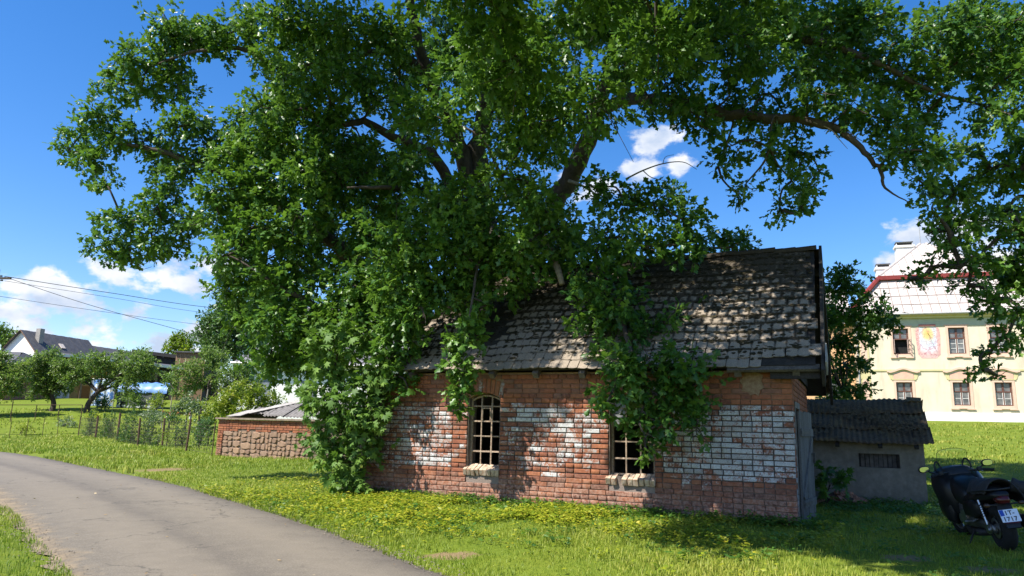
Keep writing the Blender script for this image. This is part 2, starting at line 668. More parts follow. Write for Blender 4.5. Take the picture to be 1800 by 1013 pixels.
# ------------------------------------------------------------------ brick materials
def brick_material(name, kind):
    m, nt, b, N, L = new_mat(name)
    tone, wash = attr(nt, 'tone', kind), attr(nt, 'wash', kind)
    pos = nt.nodes.new('ShaderNodeNewGeometry').outputs['Position']
    X, Y, Z = posxyz(nt)
    base = ramp(nt, tone, ((0., (.085, .042, .032)), (.16, (.17, .06, .036)), (.38, (.28, .088, .042)), (.58, (.38, .128, .05)), (.74, (.43, .16, .065)), (.88, (.25, .135, .09)), (1., (.17, .115, .09))))
    f = noise(nt, 22, 5, .65)
    ff = noise(nt, 90, 4, .65)
    base = mixc(nt, .55, base, ramp(nt, f, ((.28, (.10, .048, .035)), (.5, (.26, .10, .058)), (.75, (.42, .20, .12)))), 'MIX')
    # lime and salt bloom towards the damp foot of the wall
    low = math_n(nt, 'ADD', Z, math_n(nt, 'MULTIPLY_ADD', noise(nt, 2.2, 4), .7, -.35))
    k = math_n(nt, 'MULTIPLY', maprange(nt, low, .22, .66, 1, 0), maprange(nt, f, .38, .62, .05, .8))
    base = mixc(nt, k, base, ramp(nt, ff, ((.3, (.26, .15, .105)), (.7, (.46, .31, .24)))))
    # limewash, flaked off where it was thin
    fl = math_n(nt, 'ADD', math_n(nt, 'MULTIPLY', noise(nt, 5.0, 6, .75), .58), math_n(nt, 'MULTIPLY', noise(nt, 30, 6, .78), .42))
    th = math_n(nt, 'SUBTRACT', 1., wash)
    mk = math_n(nt, 'SUBTRACT', math_n(nt, 'MULTIPLY_ADD', fl, 3.1, -1.10), th)
    mk = math_n(nt, 'MULTIPLY', maprange(nt, mk, -.16, .20), maprange(nt, ff, .22, .42, .55, .96))
    white = ramp(nt, ff, ((.30, (.17, .145, .125)), (.42, (.44, .43, .40)), (.55, (.60, .61, .60)), (.72, (.72, .74, .74))))
    h1 = math_n(nt, 'FRACT', math_n(nt, 'MULTIPLY', tone, 37.7))
    white = mixc(nt, math_n(nt, 'MULTIPLY', maprange(nt, h1, .35, 1.), .62), white, (.30, .26, .225))
    pock = maprange(nt, noise(nt, 34, 3, .6), .60, .68, 0, .8)
    mk = math_n(nt, 'MULTIPLY', mk, math_n(nt, 'SUBTRACT', 1., pock))
    base = mixc(nt, mk, base, white)
    grime = maprange(nt, noise(nt, 3.2, 6, .7), .46, .72, 0, .8)
    base = mixc(nt, grime, base, mixc(nt, .5, base, (.07, .06, .05)))
    L(base, b.inputs['Base Color'])
    b.inputs['Roughness'].default_value = .88
    b.inputs['Specular IOR Level'].default_value = .2
    bump(nt, b, math_n(nt, 'ADD', math_n(nt, 'MULTIPLY', mk, .35), ff), .6, .007)
    MATS[name] = m
    return m


BRICK_O = brick_material('brick_single', 'OBJECT')
BRICK_G = brick_material('brick_mass', 'GEOMETRY')


def mortar_material():
    m, nt, b, N, L = new_mat('mortar')
    X, Y, Z = posxyz(nt)
    f, f2 = noise(nt, 3, 5), noise(nt, 45, 4, .65)
    z = math_n(nt, 'ADD', Z, math_n(nt, 'MULTIPLY_ADD', f, .4, -.2))
    zz = math_n(nt, 'MULTIPLY', z, 1 / 2.5)
    c = ramp(nt, zz, ((0., (.30, .235, .19)), (.2, (.22, .17, .14)), (.25, (.045, .04, .036)), (.7, (.05, .044, .04)), (.75, (.34, .215, .115)), (1., (.32, .195, .10))))
    c = mixc(nt, .3, c, ramp(nt, f2, ((.3, (.03, .026, .022)), (.75, (.30, .23, .18)))))
    L(c, b.inputs['Base Color'])
    b.inputs['Roughness'].default_value = .95
    bump(nt, b, f2, .8, .01)
    return m


MORTAR = mortar_material()


def brick_template(w, d, h, seed):
    """worn brick, front face at y=0 (towards -y), body towards +y; centre of front bottom at origin"""
    r = random.Random(seed)
    c = .007
    P = []
    for (x, z) in ((-w / 2, 0), (w / 2, 0), (w / 2, h), (-w / 2, h)):
        P.append((x, d, z))
    for (x, z) in ((-w / 2, 0), (w / 2, 0), (w / 2, h), (-w / 2, h)):
        P.append((x, c * 1.2, z))
    for (x, z) in ((-w / 2 + c, c), (w / 2 - c, c), (w / 2 - c, h - c), (-w / 2 + c, h - c)):
        P.append((x + r.uniform(-.005, .005), r.uniform(0, .004), z + r.uniform(-.004, .004)))
    F = [(8, 9, 10, 11), (4, 5, 9, 8), (5, 6, 10, 9), (6, 7, 11, 10), (7, 4, 8, 11), (0, 1, 5, 4), (1, 2, 6, 5), (2, 3, 7, 6), (3, 0, 4, 7)]
    return np.array(P), np.array(F)


COURSE, BW = .0845, .156
WIN = [(-5.66, -5.00, .63, 1.96), (-2.95, -2.17, .60, 1.96)]      # openings in building x and z
WALL_L, WALL_H = 7.9, 2.33


def lay_courses(x0, x1, z0, n, holes, r, bond=None):
    """rows of bricks on a wall face: (x centre, z, length)"""
    out = []
    for k in range(n):
        z = z0 + k * COURSE
        segs = [(x0, x1)]
        for (a, b_, c, d) in holes:
            if z + COURSE * .75 > c and z + COURSE * .3 < d:
                segs = [s for (p, q) in segs for s in ((p, min(q, a)), (max(p, b_), q)) if s[1] - s[0] > .03]
        for (p, q) in segs:
            x = q
            first = True
            while x - p > .02:
                if first:
                    L_ = BW if k % 2 else BW * 2
                    first = False
                else:
                    L_ = BW * 2 if r.random() < (.62 if k % 4 == 3 else .2) else BW
                    L_ *= r.uniform(.95, 1.05)
                if x - L_ < p + .05:
                    L_ = x - p
                L_ = min(L_, x - p)
                out.append(((x - L_ / 2), z, L_, k))
                x -= L_
    return out


def build_outbuilding():
    root = empty('brick_outbuilding', C0, RZ)
    tag(root, 'old red brick outbuilding with flaking whitewash and a mossy tiled roof under the oak', 'building')
    r = random.Random(11)
    D = 4.4
    # --- front wall: mortar core with two window openings
    mb = MB()
    xs = [-WALL_L + .012, WIN[0][0], WIN[0][1], WIN[1][0], WIN[1][1], -.012]
    for i in range(0, 6, 2):
        mb.box(xs[i], xs[i + 1], .026, .36, -.3, WALL_H)
    for (a, b_, c, d) in WIN:
        mb.box(a, b_, .018, .36, -.3, c - .012)
        # segmental arch head
        n = 8
        top, rise = d - .10, .10
        for i in range(n):
            xa, xb = a + (b_ - a) * i / n, a + (b_ - a) * (i + 1) / n
            za = top + rise * (1 - (2 * (i / n) - 1) ** 2)
            zb = top + rise * (1 - (2 * ((i + 1) / n) - 1) ** 2)
            mb.poly([(xa, .018, za), (xb, .018, zb), (xb, .018, WALL_H), (xa, .018, WALL_H), (xa, .36, za), (xb, .36, zb), (xb, .36, WALL_H), (xa, .36, WALL_H)],
                    [(0, 1, 2, 3), (7, 6, 5, 4), (0, 4, 5, 1), (3, 2, 6, 7)])
    front = mb.build('front_wall', MORTAR, root)
    # --- front bricks
    holes = [(a - .0, b_ + .0, c - .235, c) for (a, b_, c, d) in WIN] + [(a, b_, c, d - .04) for (a, b_, c, d) in WIN] + [(a - .06, b_ + .06, d - .04, d + .235) for (a, b_, c, d) in WIN]
    rows = lay_courses(-WALL_L, -.0, -.32, 31, holes, r)
    def wash_of(x, z):
        s = -x
        if z > 1.74 or z < .34:
            return -.4
        zl = .50 + .10 * math.sin(x * 2.1 + 1) + .07 * math.sin(x * 5.3) + r.uniform(-.05, .05)
        core = min(1., (1.74 - z) / .12 + .5) * min(1., max(0., (z - zl) / .14))
        side = .70 if s < 1.75 else (.62 if s < 4.9 else .60)
        if z < .62:
            side *= .75
        if 2.9 < s < 4.9 and z < 1.25:
            side *= .80
        if s > 5.6:
            side = .56
        q = side + r.gauss(0, .10)
        # bare patches round the openings
        for (a, b_, c, d) in WIN:
            e = max(a - x, x - b_, 0)
            if e < .30 and z < d + .1:
                q -= .45 * (1 - e / .30) * r.uniform(.3, 1.2)
        return q * core if q > 0 else q
    def tone_of(z):
        if z > 1.74:
            return min(1, max(0, r.gauss(.52, .26)))
        if z < .5:
            return min(1, max(0, r.choice((r.gauss(.25, .15), r.gauss(.7, .2)))))
        return min(1, max(0, r.gauss(.40, .28)))
    Vs, Fs, T, Wa = [], [], [], []
    cand = []
    for (x, z, L_, k) in rows:
        w = bl(x, 0, z)
        px, py, dz = proj(w)
        area = L_ / dz / dz
        hidden = (1045 < px < 1245 and py < 760) or (780 < px < 850 and py < 720) or px < 700 or z < .03
        cand.append((area * (0.2 if hidden else 1), x, z, L_))
    cand.sort(key=lambda q: -q[0])
    shared = {}
    tpl = {}
    for n_, (a, x, z, L_) in enumerate(cand):
        wash, tone = wash_of(x, z), tone_of(z)
        prot = r.uniform(-.006, .006)
        if z < .45:
            prot -= .004
        kind = 2 if L_ > BW * 1.5 else 1
        seed = r.randrange(4)
        joint = r.uniform(.014, .019) if .45 < z < 1.74 else .010
        if n_ < 300:
            joint = .0165 if .45 < z < 1.74 else .010
            key = (kind, seed, joint)
            if key not in shared:
                V, F = brick_template(BW * kind - joint, .09, COURSE - joint, seed)
                me = bpy.data.meshes.new('brick')
                me.from_pydata(V.tolist(), [], F.tolist())
                me.materials.append(BRICK_O)
                shared[key] = me
            o = bpy.data.objects.new('brick', shared[key])
            col.objects.link(o)
            o.parent = front
            o.location = (x, prot, z)
            o.scale = ((L_ - joint) / (BW * kind - joint), 1, 1)
            o.rotation_euler = (0, r.gauss(0, .006), r.gauss(0, .012))
            o['tone'], o['wash'] = float(tone), float(wash)
        else:
            V, F = brick_template(L_ - joint, .09, COURSE - joint, seed)
            Vs.append(V + np.array([x, prot, z])); Fs.append(F + 12 * len(Fs))
            T += [tone] * 12; Wa += [wash] * 12
    bm = np_obj('brickwork', np.concatenate(Vs), np.concatenate(Fs), BRICK_G, front, {'tone': T, 'wash': Wa})
    tag(bm, kind='stuff')
    # --- gable wall facing the yard, door opening x=0, y .42..1.42
    mb = MB()
    mb.box(-.36, -.018, .36, .42, -.3, WALL_H); mb.box(-.36, -.018, 1.42, D, -.3, WALL_H); mb.box(-.36, -.018, .42, 1.42, 1.75, WALL_H)
    mb.poly([(-.30, .2, WALL_H), (-.30, D - .2, WALL_H), (-.30, D / 2, 4.62), (-.06, .2, WALL_H), (-.06, D - .2, WALL_H), (-.06, D / 2, 4.62)], [(0, 1, 2), (5, 4, 3), (0, 3, 4, 1), (1, 4, 5, 2), (2, 5, 3, 0)])
    gab = mb.build('gable_wall', MORTAR, root)
    rows = lay_courses(-D, -.10, -.32, 31, [(-1.42, -.42, -.4, 1.75)], r)
    Vs, Fs, T, Wa = [], [], [], []
    for (y, z, L_, k) in rows:
        V, F = brick_template(L_ - .011, .09, COURSE - .011, r.randrange(4))
        # front (-y) turned to +x
        V = np.stack((-V[:, 1] + r.uniform(-.004, .004), V[:, 0] - y, V[:, 2] + z), 1)
        Vs.append(V); Fs.append(F + 12 * len(Fs))
        T += [r.gauss(.5, .22)] * 12; Wa += [(r.gauss(.5, .25) if .1 < z < 1.70 and -y < .6 else -.3)] * 12
    bm = np_obj('brickwork', np.concatenate(Vs), np.concatenate(Fs), BRICK_G, gab, {'tone': T, 'wash': Wa})
    tag(bm, kind='stuff')
    # --- back and far end walls, simple plastered brick
    mb = MB()
    mb.box(-WALL_L + .012, -.37, D - .34, D, -.3, WALL_H - .005)
    mb.build('back_wall', MORTAR, root)
    mb = MB()
    mb.box(-WALL_L + .014, -WALL_L + .35, .365, D - .345, -.3, WALL_H - .01)
    mb.poly([(-6.95, .2, WALL_H), (-6.95, D - .2, WALL_H), (-6.95, D / 2, 4.6), (-6.75, .2, WALL_H), (-6.75, D - .2, WALL_H), (-6.75, D / 2, 4.6)], [(0, 2, 1), (5, 3, 4), (0, 1, 4, 3), (1, 2, 5, 4), (2, 0, 3, 5)])
    mb.build('end_wall', MORTAR, root)
    floor = MB().box(-WALL_L + .36, -.37, .37, D - .35, -.3, .02).build('floor_slab', simple('earth_floor', (.10, .08, .06), (.05, .04, .03)), root)
    # --- roof
    EAVE_T, EAVE_Z, RID_T, RID_Z = -.30, 2.36, D / 2 - .1, 4.74
    sl = math.atan2(RID_Z - EAVE_Z, RID_T - EAVE_T)
    SL = math.hypot(RID_Z - EAVE_Z, RID_T - EAVE_T)
    XL, XR = -7.05, .46
    wood = simple('old_wood', (.17, .145, .12), (.06, .05, .042), 4, .85, .15, bmp=.5, fine=.4, stretch=(1, 1, .25))
    darkwood = simple('dark_wood', (.055, .048, .042), (.02, .018, .016), 5, .85, .15, bmp=.4, fine=.3)
    mb = MB()
    M1 = Matrix.Translation((0, EAVE_T, EAVE_Z)) @ Matrix.Rotation(sl, 4, 'X')
    mb.box(XL + .06, XR - .1, .05, SL - .01, -.07, -.012, M1)
    bt = (D - RID_T + .3)
    sl2 = math.atan2(RID_Z - 2.2, bt)
    M2 = Matrix.Translation((0, D + .3, 2.2)) @ Matrix.Rotation(-sl2, 4, 'X')
    SL2 = math.hypot(RID_Z - 2.2, bt)
    mb.box(XL + .06, XR - .1, -SL2 + .01, 0, -.07, -.012, M2)
    roof = mb.build('roof', darkwood, root)
    tm, nt, b, N, L = new_mat('roof_tile')
    oi = nt.nodes.new('ShaderNodeObjectInfo').outputs['Random']
    X, Y, Z = posxyz(nt)
    f, f2, f3 = noise(nt, 1.5, 5, .6), noise(nt, 14, 5, .65), noise(nt, 70, 4, .65)
    c = ramp(nt, f2, ((.3, (.20, .155, .11)), (.7, (.34, .27, .195))))
    c = mixc(nt, math_n(nt, 'MULTIPLY', oi, .4), c, (.24, .195, .155))
    c = mixc(nt, .4, c, ramp(nt, f3, ((.35, (.11, .09, .07)), (.6, (.42, .36, .28)))))
    # dry moss and leaf mould, thickest along the tile edges and towards the ridge
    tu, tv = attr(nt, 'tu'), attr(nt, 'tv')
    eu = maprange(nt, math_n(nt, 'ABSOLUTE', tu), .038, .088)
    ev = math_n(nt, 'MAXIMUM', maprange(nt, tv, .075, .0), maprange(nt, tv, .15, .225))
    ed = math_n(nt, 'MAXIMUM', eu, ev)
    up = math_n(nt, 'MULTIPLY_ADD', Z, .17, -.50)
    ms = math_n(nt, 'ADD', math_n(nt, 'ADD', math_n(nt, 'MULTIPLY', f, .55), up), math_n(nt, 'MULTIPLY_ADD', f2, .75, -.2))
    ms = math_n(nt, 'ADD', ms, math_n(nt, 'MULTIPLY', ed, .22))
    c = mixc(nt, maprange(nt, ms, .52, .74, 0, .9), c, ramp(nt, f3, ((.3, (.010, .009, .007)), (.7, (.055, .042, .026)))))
    L(c, b.inputs['Base Color'])
    b.inputs['Roughness'].default_value = .92
    b.inputs['Specular IOR Level'].default_value = .2
    bump(nt, b, f3, .7, .008)
    TW, EXPO, TL, TH = .176, .222, .30, .012
    def tile_pts(seed):
        q = random.Random(seed)
        low = [(-TW / 2 + .003, .02), (-TW / 4, .004), (0, 0), (TW / 4, .004), (TW / 2 - .003, .02)]
        low = [(x, y + q.uniform(-.006, .006)) for x, y in low]
        o_ = low + [(TW / 2 - .003, TL), (-TW / 2 + .003, TL)]
        k = len(o_)
        P = [(x, y, TH + .016 * (1 - y / TL)) for x, y in o_] + [(x, y, .016 * (1 - y / TL)) for x, y in o_]
        fs = [tuple(range(k)), tuple(range(2 * k - 1, k - 1, -1))] + [(i, i + k, (i + 1) % k + k, (i + 1) % k) for i in range(k)]
        return P, fs
    tpls = [tile_pts(s) for s in range(4)]
    tmesh = []
    for P, fs in tpls:
        me = bpy.data.meshes.new('roof_tile')
        me.from_pydata(P, [], fs)
        me.materials.append(tm)
        for nm, ix in (('tu', 0), ('tv', 1)):
            me.attributes.new(nm, 'FLOAT', 'POINT').data.foreach_set('value', [p[ix] for p in P])
        tmesh.append(me)
    slots = []
    nrow = int(SL / EXPO) + 1
    def sag(x, v):
        return -.035 * math.sin((x + 7) * .9) * math.sin(v) + .02 * math.sin(x * 2.7 + v)
    for j in range(nrow):
        right = {0: -.42, 1: XR, 2: XR - .16, 3: XR - .13}.get(j, XR - .05 - .012 * (j - 4))
        x = right - TW / 2 - (TW / 2 if j % 2 else 0) * (j > 1)
        while x > XL + .1 * r.random() - (.0 if j > 2 else .05):
            if not (j == 0 and r.random() < .01):
                slots.append((x, j * EXPO - .02))
            x -= TW
    def key(s):
        p = bl(s[0], EAVE_T + s[1] * math.cos(sl), EAVE_Z + s[1] * math.sin(sl))
        px, py, dz = proj(p)
        hid = (px < 1260 and py < 560) or (1000 < px < 1270 and py > 500) or px < 760
        return dz + (4 if hid else 0)
    slots.sort(key=key)
    mv, mf, muv = [], [], []
    for n_, (x, v) in enumerate(slots):
        v = min(v, SL - .14)
        h = sag(x, v)
        if v + TL > SL + .05:
            v = SL + .05 - TL
        M = Matrix.Translation((0, EAVE_T, EAVE_Z)) @ Matrix.Rotation(sl, 4, 'X') @ Matrix.Translation((x + r.gauss(0, .004), v + r.gauss(0, .006), h + .001 * (n_ % 5)))
        M = M @ Matrix.Rotation(r.gauss(0, .018), 4, 'Z') @ Matrix.Rotation(r.gauss(0, .014), 4, 'Y') @ Matrix.Rotation(r.gauss(0, .010), 4, 'X')
        k = r.randrange(4)
        if n_ < 300:
            o = bpy.data.objects.new('roof_tile', tmesh[k])
            col.objects.link(o)
            o.parent = roof
            o.matrix_local = M
        else:
            P, fs = tpls[k]
            n0 = len(mv)
            mv += [tuple(M @ Vector(p)) for p in P]
            muv += P
            mf += [tuple(i + n0 for i in f_) for f_ in fs]
    v = -.02
    while v < SL2 - .26:                                  # rear slope
        x = XR - .1
        while x > XL:
            M = M2 @ Matrix.Translation((x, -v, 0)) @ Matrix.Rotation(math.pi, 4, 'Z') @ Matrix.Rotation(r.gauss(0, .012), 4, 'Y')
            P, fs = tpls[r.randrange(4)]
            n0 = len(mv)
            mv += [tuple(M @ Vector(p)) for p in P]
            muv += P
            mf += [tuple(i + n0 for i in f_) for f_ in fs]
            x -= TW
        v += EXPO
    o = MB(); o.v, o.f = mv, mf
    o = tag(o.build('tiling', tm, roof), kind='stuff')
    for nm, ix in (('tu', 0), ('tv', 1)):
        o.data.attributes.new(nm, 'FLOAT', 'POINT').data.foreach_set('value', [p[ix] for p in muv])
    # ridge tiles
    x = XR - .06
    while x > XL + .2:
        q = MB()
        L_ = .36
        n = 7
        P, fs = [], []
        for (xx, rr_) in ((x, .125), (x - L_ - .03, .105)):
            for i in range(n):
                a = math.pi * (.02 + .96 * i / (n - 1))
                P.append((xx, RID_T + rr_ * 1.1 * math.cos(a), RID_Z - .055 + rr_ * math.sin(a)))
        for i in range(n - 1):
            fs.append((i, i + 1, n + i + 1, n + i))
        fs += [tuple(range(n - 1, -1, -1)), tuple(range(n, 2 * n))]
        dz = sag(x, SL) * .8 + r.gauss(0, .008)
        q.poly([(p[0], p[1], p[2] + dz) for p in P], fs).build('ridge_tile', tm, roof)
        x -= L_
    # moss cushions on the tile joints
    Vs, Fs = [], []
    ico = np.array([(0, 0, 1), (1, 0, .15), (.31, .95, .15), (-.81, .59, .15), (-.81, -.59, .15), (.31, -.95, .15)])
    icf = np.array([(0, 1, 2), (0, 2, 3), (0, 3, 4), (0, 4, 5), (0, 5, 1)])
    Rm = np.array((Matrix.Rotation(sl, 3, 'X')))
    for _ in range(6500):
        x = r.uniform(XL + .1, XR - .15); v = r.uniform(.25, SL - .05)
        dens = .5 + .5 * math.sin(x * 1.7 + 2.0 + .8 * math.sin(v * 2.1)) * math.cos(v * 1.1 + x * .6)
        dens = dens * .6 + .55 * max(0, (v - 1.1) / 2.2)
        if r.random() > dens:
            continue
        v = round(v / EXPO) * EXPO - .02 + r.gauss(.0, .02) if r.random() < .6 else v
        s = r.uniform(.012, .036)
        P = ico * np.array([s * r.uniform(1, 2.6), s * r.uniform(.8, 1.3), s * r.uniform(.5, .9)]) + np.random.default_rng(_).normal(0, s * .18, ico.shape)
        P = P + np.array([x, v, .022 + sag(x, v)])
        P = P @ Rm.T + np.array([0, EAVE_T, EAVE_Z])
        Fs.append(icf + 6 * len(Fs)); Vs.append(P)
    moss = simple('dry_moss', (.055, .045, .024), (.014, .012, .008), 30, .95, .1, bmp=.6)
    tag(np_obj('moss', np.concatenate(Vs), np.concatenate(Fs), moss, roof), kind='stuff')
    # verge, rafters, wall plate
    q = MB(); q.box(XR - .02, XR + .03, -.12, SL + .04, -.30, .03, M1); q.build('bargeboard', darkwood, root)
    q = MB(); q.box(XR - .02, XR + .03, -SL2 - .02, .1, -.24, .03, M2); q.build('bargeboard', darkwood, root)
    q = MB(); q.box(XR + .045, XR + .075, -.02, .42, -.16, .10, M1, .01); q.build('loose_board', simple('weathered_board', (.42, .40, .36), (.22, .2, .18), 6, .85, bmp=.3, stretch=(1, 1, .2)), root)
    for x in np.arange(XL + .25, XR, .86):
        q = MB(); q.box(x - .05, x + .05, -.02, SL * .5, -.19, -.075, M1, .006); q.build('rafter', wood, root)
    q = MB(); q.box(-.93, XR - .04, -.03, .09, -.075, -.03, M1, .008); q.build('eave_batten', wood, root)
    q = MB(); q.box(-.30, XR - .05, EAVE_T + .10, EAVE_T + .24, 2.185, 2.30, None, .008); q.build('wall_plate', darkwood, root)
    for i in range(26):                                   # boarded gable triangle under the verge
        y0 = .15 + i * (D - .3) / 26
        yc = y0 + .07
        ztop = 2.36 + (RID_Z - 2.36) * (1 - abs(yc - RID_T) / (RID_T + .3)) - .24
        if ztop > 2.45:
            q = MB(); q.box(.012, .035, y0, y0 + .148, 2.31, ztop, None, .004); q.build('gable_board', darkwood, root)
    # lean beam and dark soffit boards by the corner
    q = MB(); q.box(-.05, XR - .02, 2.2, 2.34, 4.25, 4.39, None, .008); q.build('purlin', darkwood, root)
    # --- windows
    rust = simple('rusty_paint', (.42, .33, .24), (.20, .12, .075), 30, .75, .3, bmp=.3)
    soot = simple('reveal_render', (.20, .16, .13), (.09, .075, .06), 9, .9, bmp=.5)
    grime = simple('dusty_glass', (.23, .23, .22), (.13, .13, .13), 12, .5, .5)
    lime = simple('limed_brick', (.56, .46, .35), (.34, .20, .12), 16, .9, .2, bmp=.6, bdist=.006)
    for wi, (a, b_, c, d) in enumerate(WIN):
        w = MB()
        # outer steel frame with a shallow arched head
        y0, y1 = .13, .165
        w.box(a + .012, a + .045, y0, y1, c + .004, d - .06)
        w.box(b_ - .045, b_ - .012, y0, y1, c + .004, d - .06)
        w.box(a + .045, b_ - .045, y0, y1, c + .004, c + .034)
        n = 10
        for i in range(n):
            u0, u1 = i / n, (i + 1) / n
            xa, xb = a + .015 + (b_ - a - .03) * u0, a + .015 + (b_ - a - .03) * u1
            za = d - .16 + .10 * (1 - (2 * u0 - 1) ** 2); zb = d - .16 + .10 * (1 - (2 * u1 - 1) ** 2)
            w.poly([(xa, y0 - .003, za), (xb, y0 - .003, zb), (xb, y0 - .003, zb + .03), (xa, y0 - .003, za + .03), (xa, y1 + .003, za), (xb, y1 + .003, zb), (xb, y1 + .003, zb + .03), (xa, y1 + .003, za + .03)],
                   [(0, 1, 2, 3), (7, 6, 5, 4), (0, 4, 5, 1), (3, 2, 6, 7)])
        wo = w.build('window', rust, root)
        for i in (1, 2):
            x = a + (b_ - a) * (i / 3 + (.006 if i == 1 else -.006))
            q = MB(); q.box(x - .012, x + .012, y0 + .004, y1 - .004, c + .034, d - .075, None, .003); q.build('glazing_bar', rust, wo)
        hh = d - c
        for i in range(1, 5):
            z = c + hh * (.205 * i)
            q = MB(); q.box(a + .045, b_ - .045, y0 + .007, y1 - .007, z - .012, z + .012, None, .003); q.build('glazing_bar', rust, wo)
        # small opening light in the middle
        if wi == 0:
            xm0, xm1, zm0, zm1 = a + (b_ - a) / 3 + .02, a + (b_ - a) * 2 / 3 - .02, c + hh * .625, c + hh * .80
            q = MB()
            for bx in ((xm0, xm1, zm1 - .02, zm1), (xm0, xm0 + .018, zm0, zm1 - .02), (xm1 - .018, xm1, zm0, zm1 - .02)):
                q.box(bx[0], bx[1], y0 - .012, y0 + .002, bx[2], bx[3])
            q.build('casement', rust, wo)
        else:
            q = MB(); q.box(a + .046, a + (b_ - a) / 3 - .014, y0 + .014, y0 + .019, c + hh * .62, c + hh * .81); q.build('pane', grime, wo)
            q = MB(); q.box(a + .046, a + (b_ - a) / 3 - .014, y0 + .014, y0 + .019, c + hh * .825, c + hh * .90); q.build('pane', grime, wo)
        for (xa, xb) in ((a - .001, a + .011), (b_ - .011, b_ + .001)):
            q = MB(); q.box(xa, xb, .03, .34, c, d - .07, None, .003); q.build('reveal', soot, wo)
        # sloping rowlock sill, one brick at a time
        k = 9
        for i in range(k):
            if wi == 1 and i in (2,):
                continue
            wd = (b_ - a + .07) / k
            xc = a - .045 + wd * (i + .5)
            M = Matrix.Translation((xc, .015 + r.uniform(-.012, .008), c - .012)) @ Matrix.Rotation(R(24 + r.uniform(-4, 3)), 4, 'X') @ Matrix.Rotation(r.gauss(0, .03), 4, 'Y')
            q = MB(); q.box(-wd / 2 + .006, wd / 2 - .006, -.078 - (r.uniform(0, .015)), .14, -.118, .0, M, .006)
            q.build('sill_brick', lime, wo, bevel=.008)
        # soldier-course arch
        k = 9
        for i in range(k):
            u = (i + .5) / k
            x = a - .04 + (b_ - a + .08) * u
            z = d - .10 + .10 * (1 - (2 * u - 1) ** 2)
            M = Matrix.Translation((x, .0, z)) @ Matrix.Rotation((u - .5) * .42, 4, 'Y')
            V, F = brick_template((b_ - a + .08) / k - .010, .09, .265, i)
            q = MB().poly([tuple(M @ Vector(p)) for p in V.tolist()], F.tolist())
            o = q.build('arch_brick', BRICK_O, wo)
            o['tone'], o['wash'] = r.uniform(.35, .85), (r.uniform(.2, .62) if r.random() < .55 else -.3)
    # lime patch by the corner, as a thin smear of render
    q = MB()
    pts = [(-.70, 2.29), (-.72, 2.22), (-.78, 2.17), (-.73, 2.08), (-.76, 2.0), (-.66, 1.99), (-.63, 1.93), (-.55, 1.96), (-.50, 1.92), (-.47, 2.02), (-.41, 2.06), (-.45, 2.16), (-.42, 2.25), (-.50, 2.30)]
    q.prism(pts, -.012, .012)
    q.build('render_patch', simple('lime_render', (.30, .21, .125), (.20, .11, .06), 20, .95, bmp=.5), root)
    # --- plank door, hinged at its far side and standing ajar
    hx, hy = .025, .42
    ang = math.atan2(.98, .13)
    Md = Matrix.Translation((hx, hy, 0)) @ Matrix.Rotation(ang, 4, 'Z')
    grey = simple('grey_door_wood', (.20, .19, .175), (.075, .07, .064), 7, .85, .15, bmp=.5, fine=.35, stretch=(1, 1, .12))
    dr = MB(); dr.box(.02, 1.0, -.055, -.0305, .22, .34, Md)
    door = dr.build('door', grey, root)
    for k_, bx in enumerate(((.02, 1.0, 1.32, 1.44), )):
        MB().box(bx[0], bx[1], -.055, -.0305, bx[2], bx[3], Md).build('batten', grey, door)
    Mz = Md @ Matrix.Translation((.06, 0, .36)) @ Matrix.Rotation(-math.atan2(.94, .86), 4, 'Y')
    MB().box(0, 1.26, -.054, -.0305, -.05, .05, Mz).build('brace', grey, door)
    for i in range(7):
        x0 = i * .148
        q = MB(); q.box(x0 + .004, x0 + .140, -.030, -.002 + r.uniform(-.003, .003), .03 + r.uniform(-.02, .03), 1.72 + r.uniform(-.02, .012), Md, .003)
        q.build('plank', grey, door)
    iron = simple('dull_iron', (.12, .11, .10), (.05, .045, .04), 20, .6, .4, .6)
    q = MB(); q.box(.86, .99, -.045, -.0305, 1.02, 1.05, Md); q.box(.90, .93, -.08, -.045, .88, 1.05, Md); q.build('handle', iron, door)
    for z in (.28, 1.38):
        q = MB(); q.box(.0, .62, -.064, -.056, z - .02, z + .02, Md); q.build('strap_hinge', iron, door)
    q = MB(); q.box(-.10, .012, .33, .415, -.1, 1.86, None, .004); q.box(-.10, .012, 1.425, 1.50, -.1, 1.86, None, .004); q.box(-.10, .016, .415, 1.425, 1.76, 1.86, None, .004)
    q.build('door_frame', simple('frame_wood', (.25, .225, .20), (.11, .10, .085), 7, .85, bmp=.4), root)
    return root


build_outbuilding()


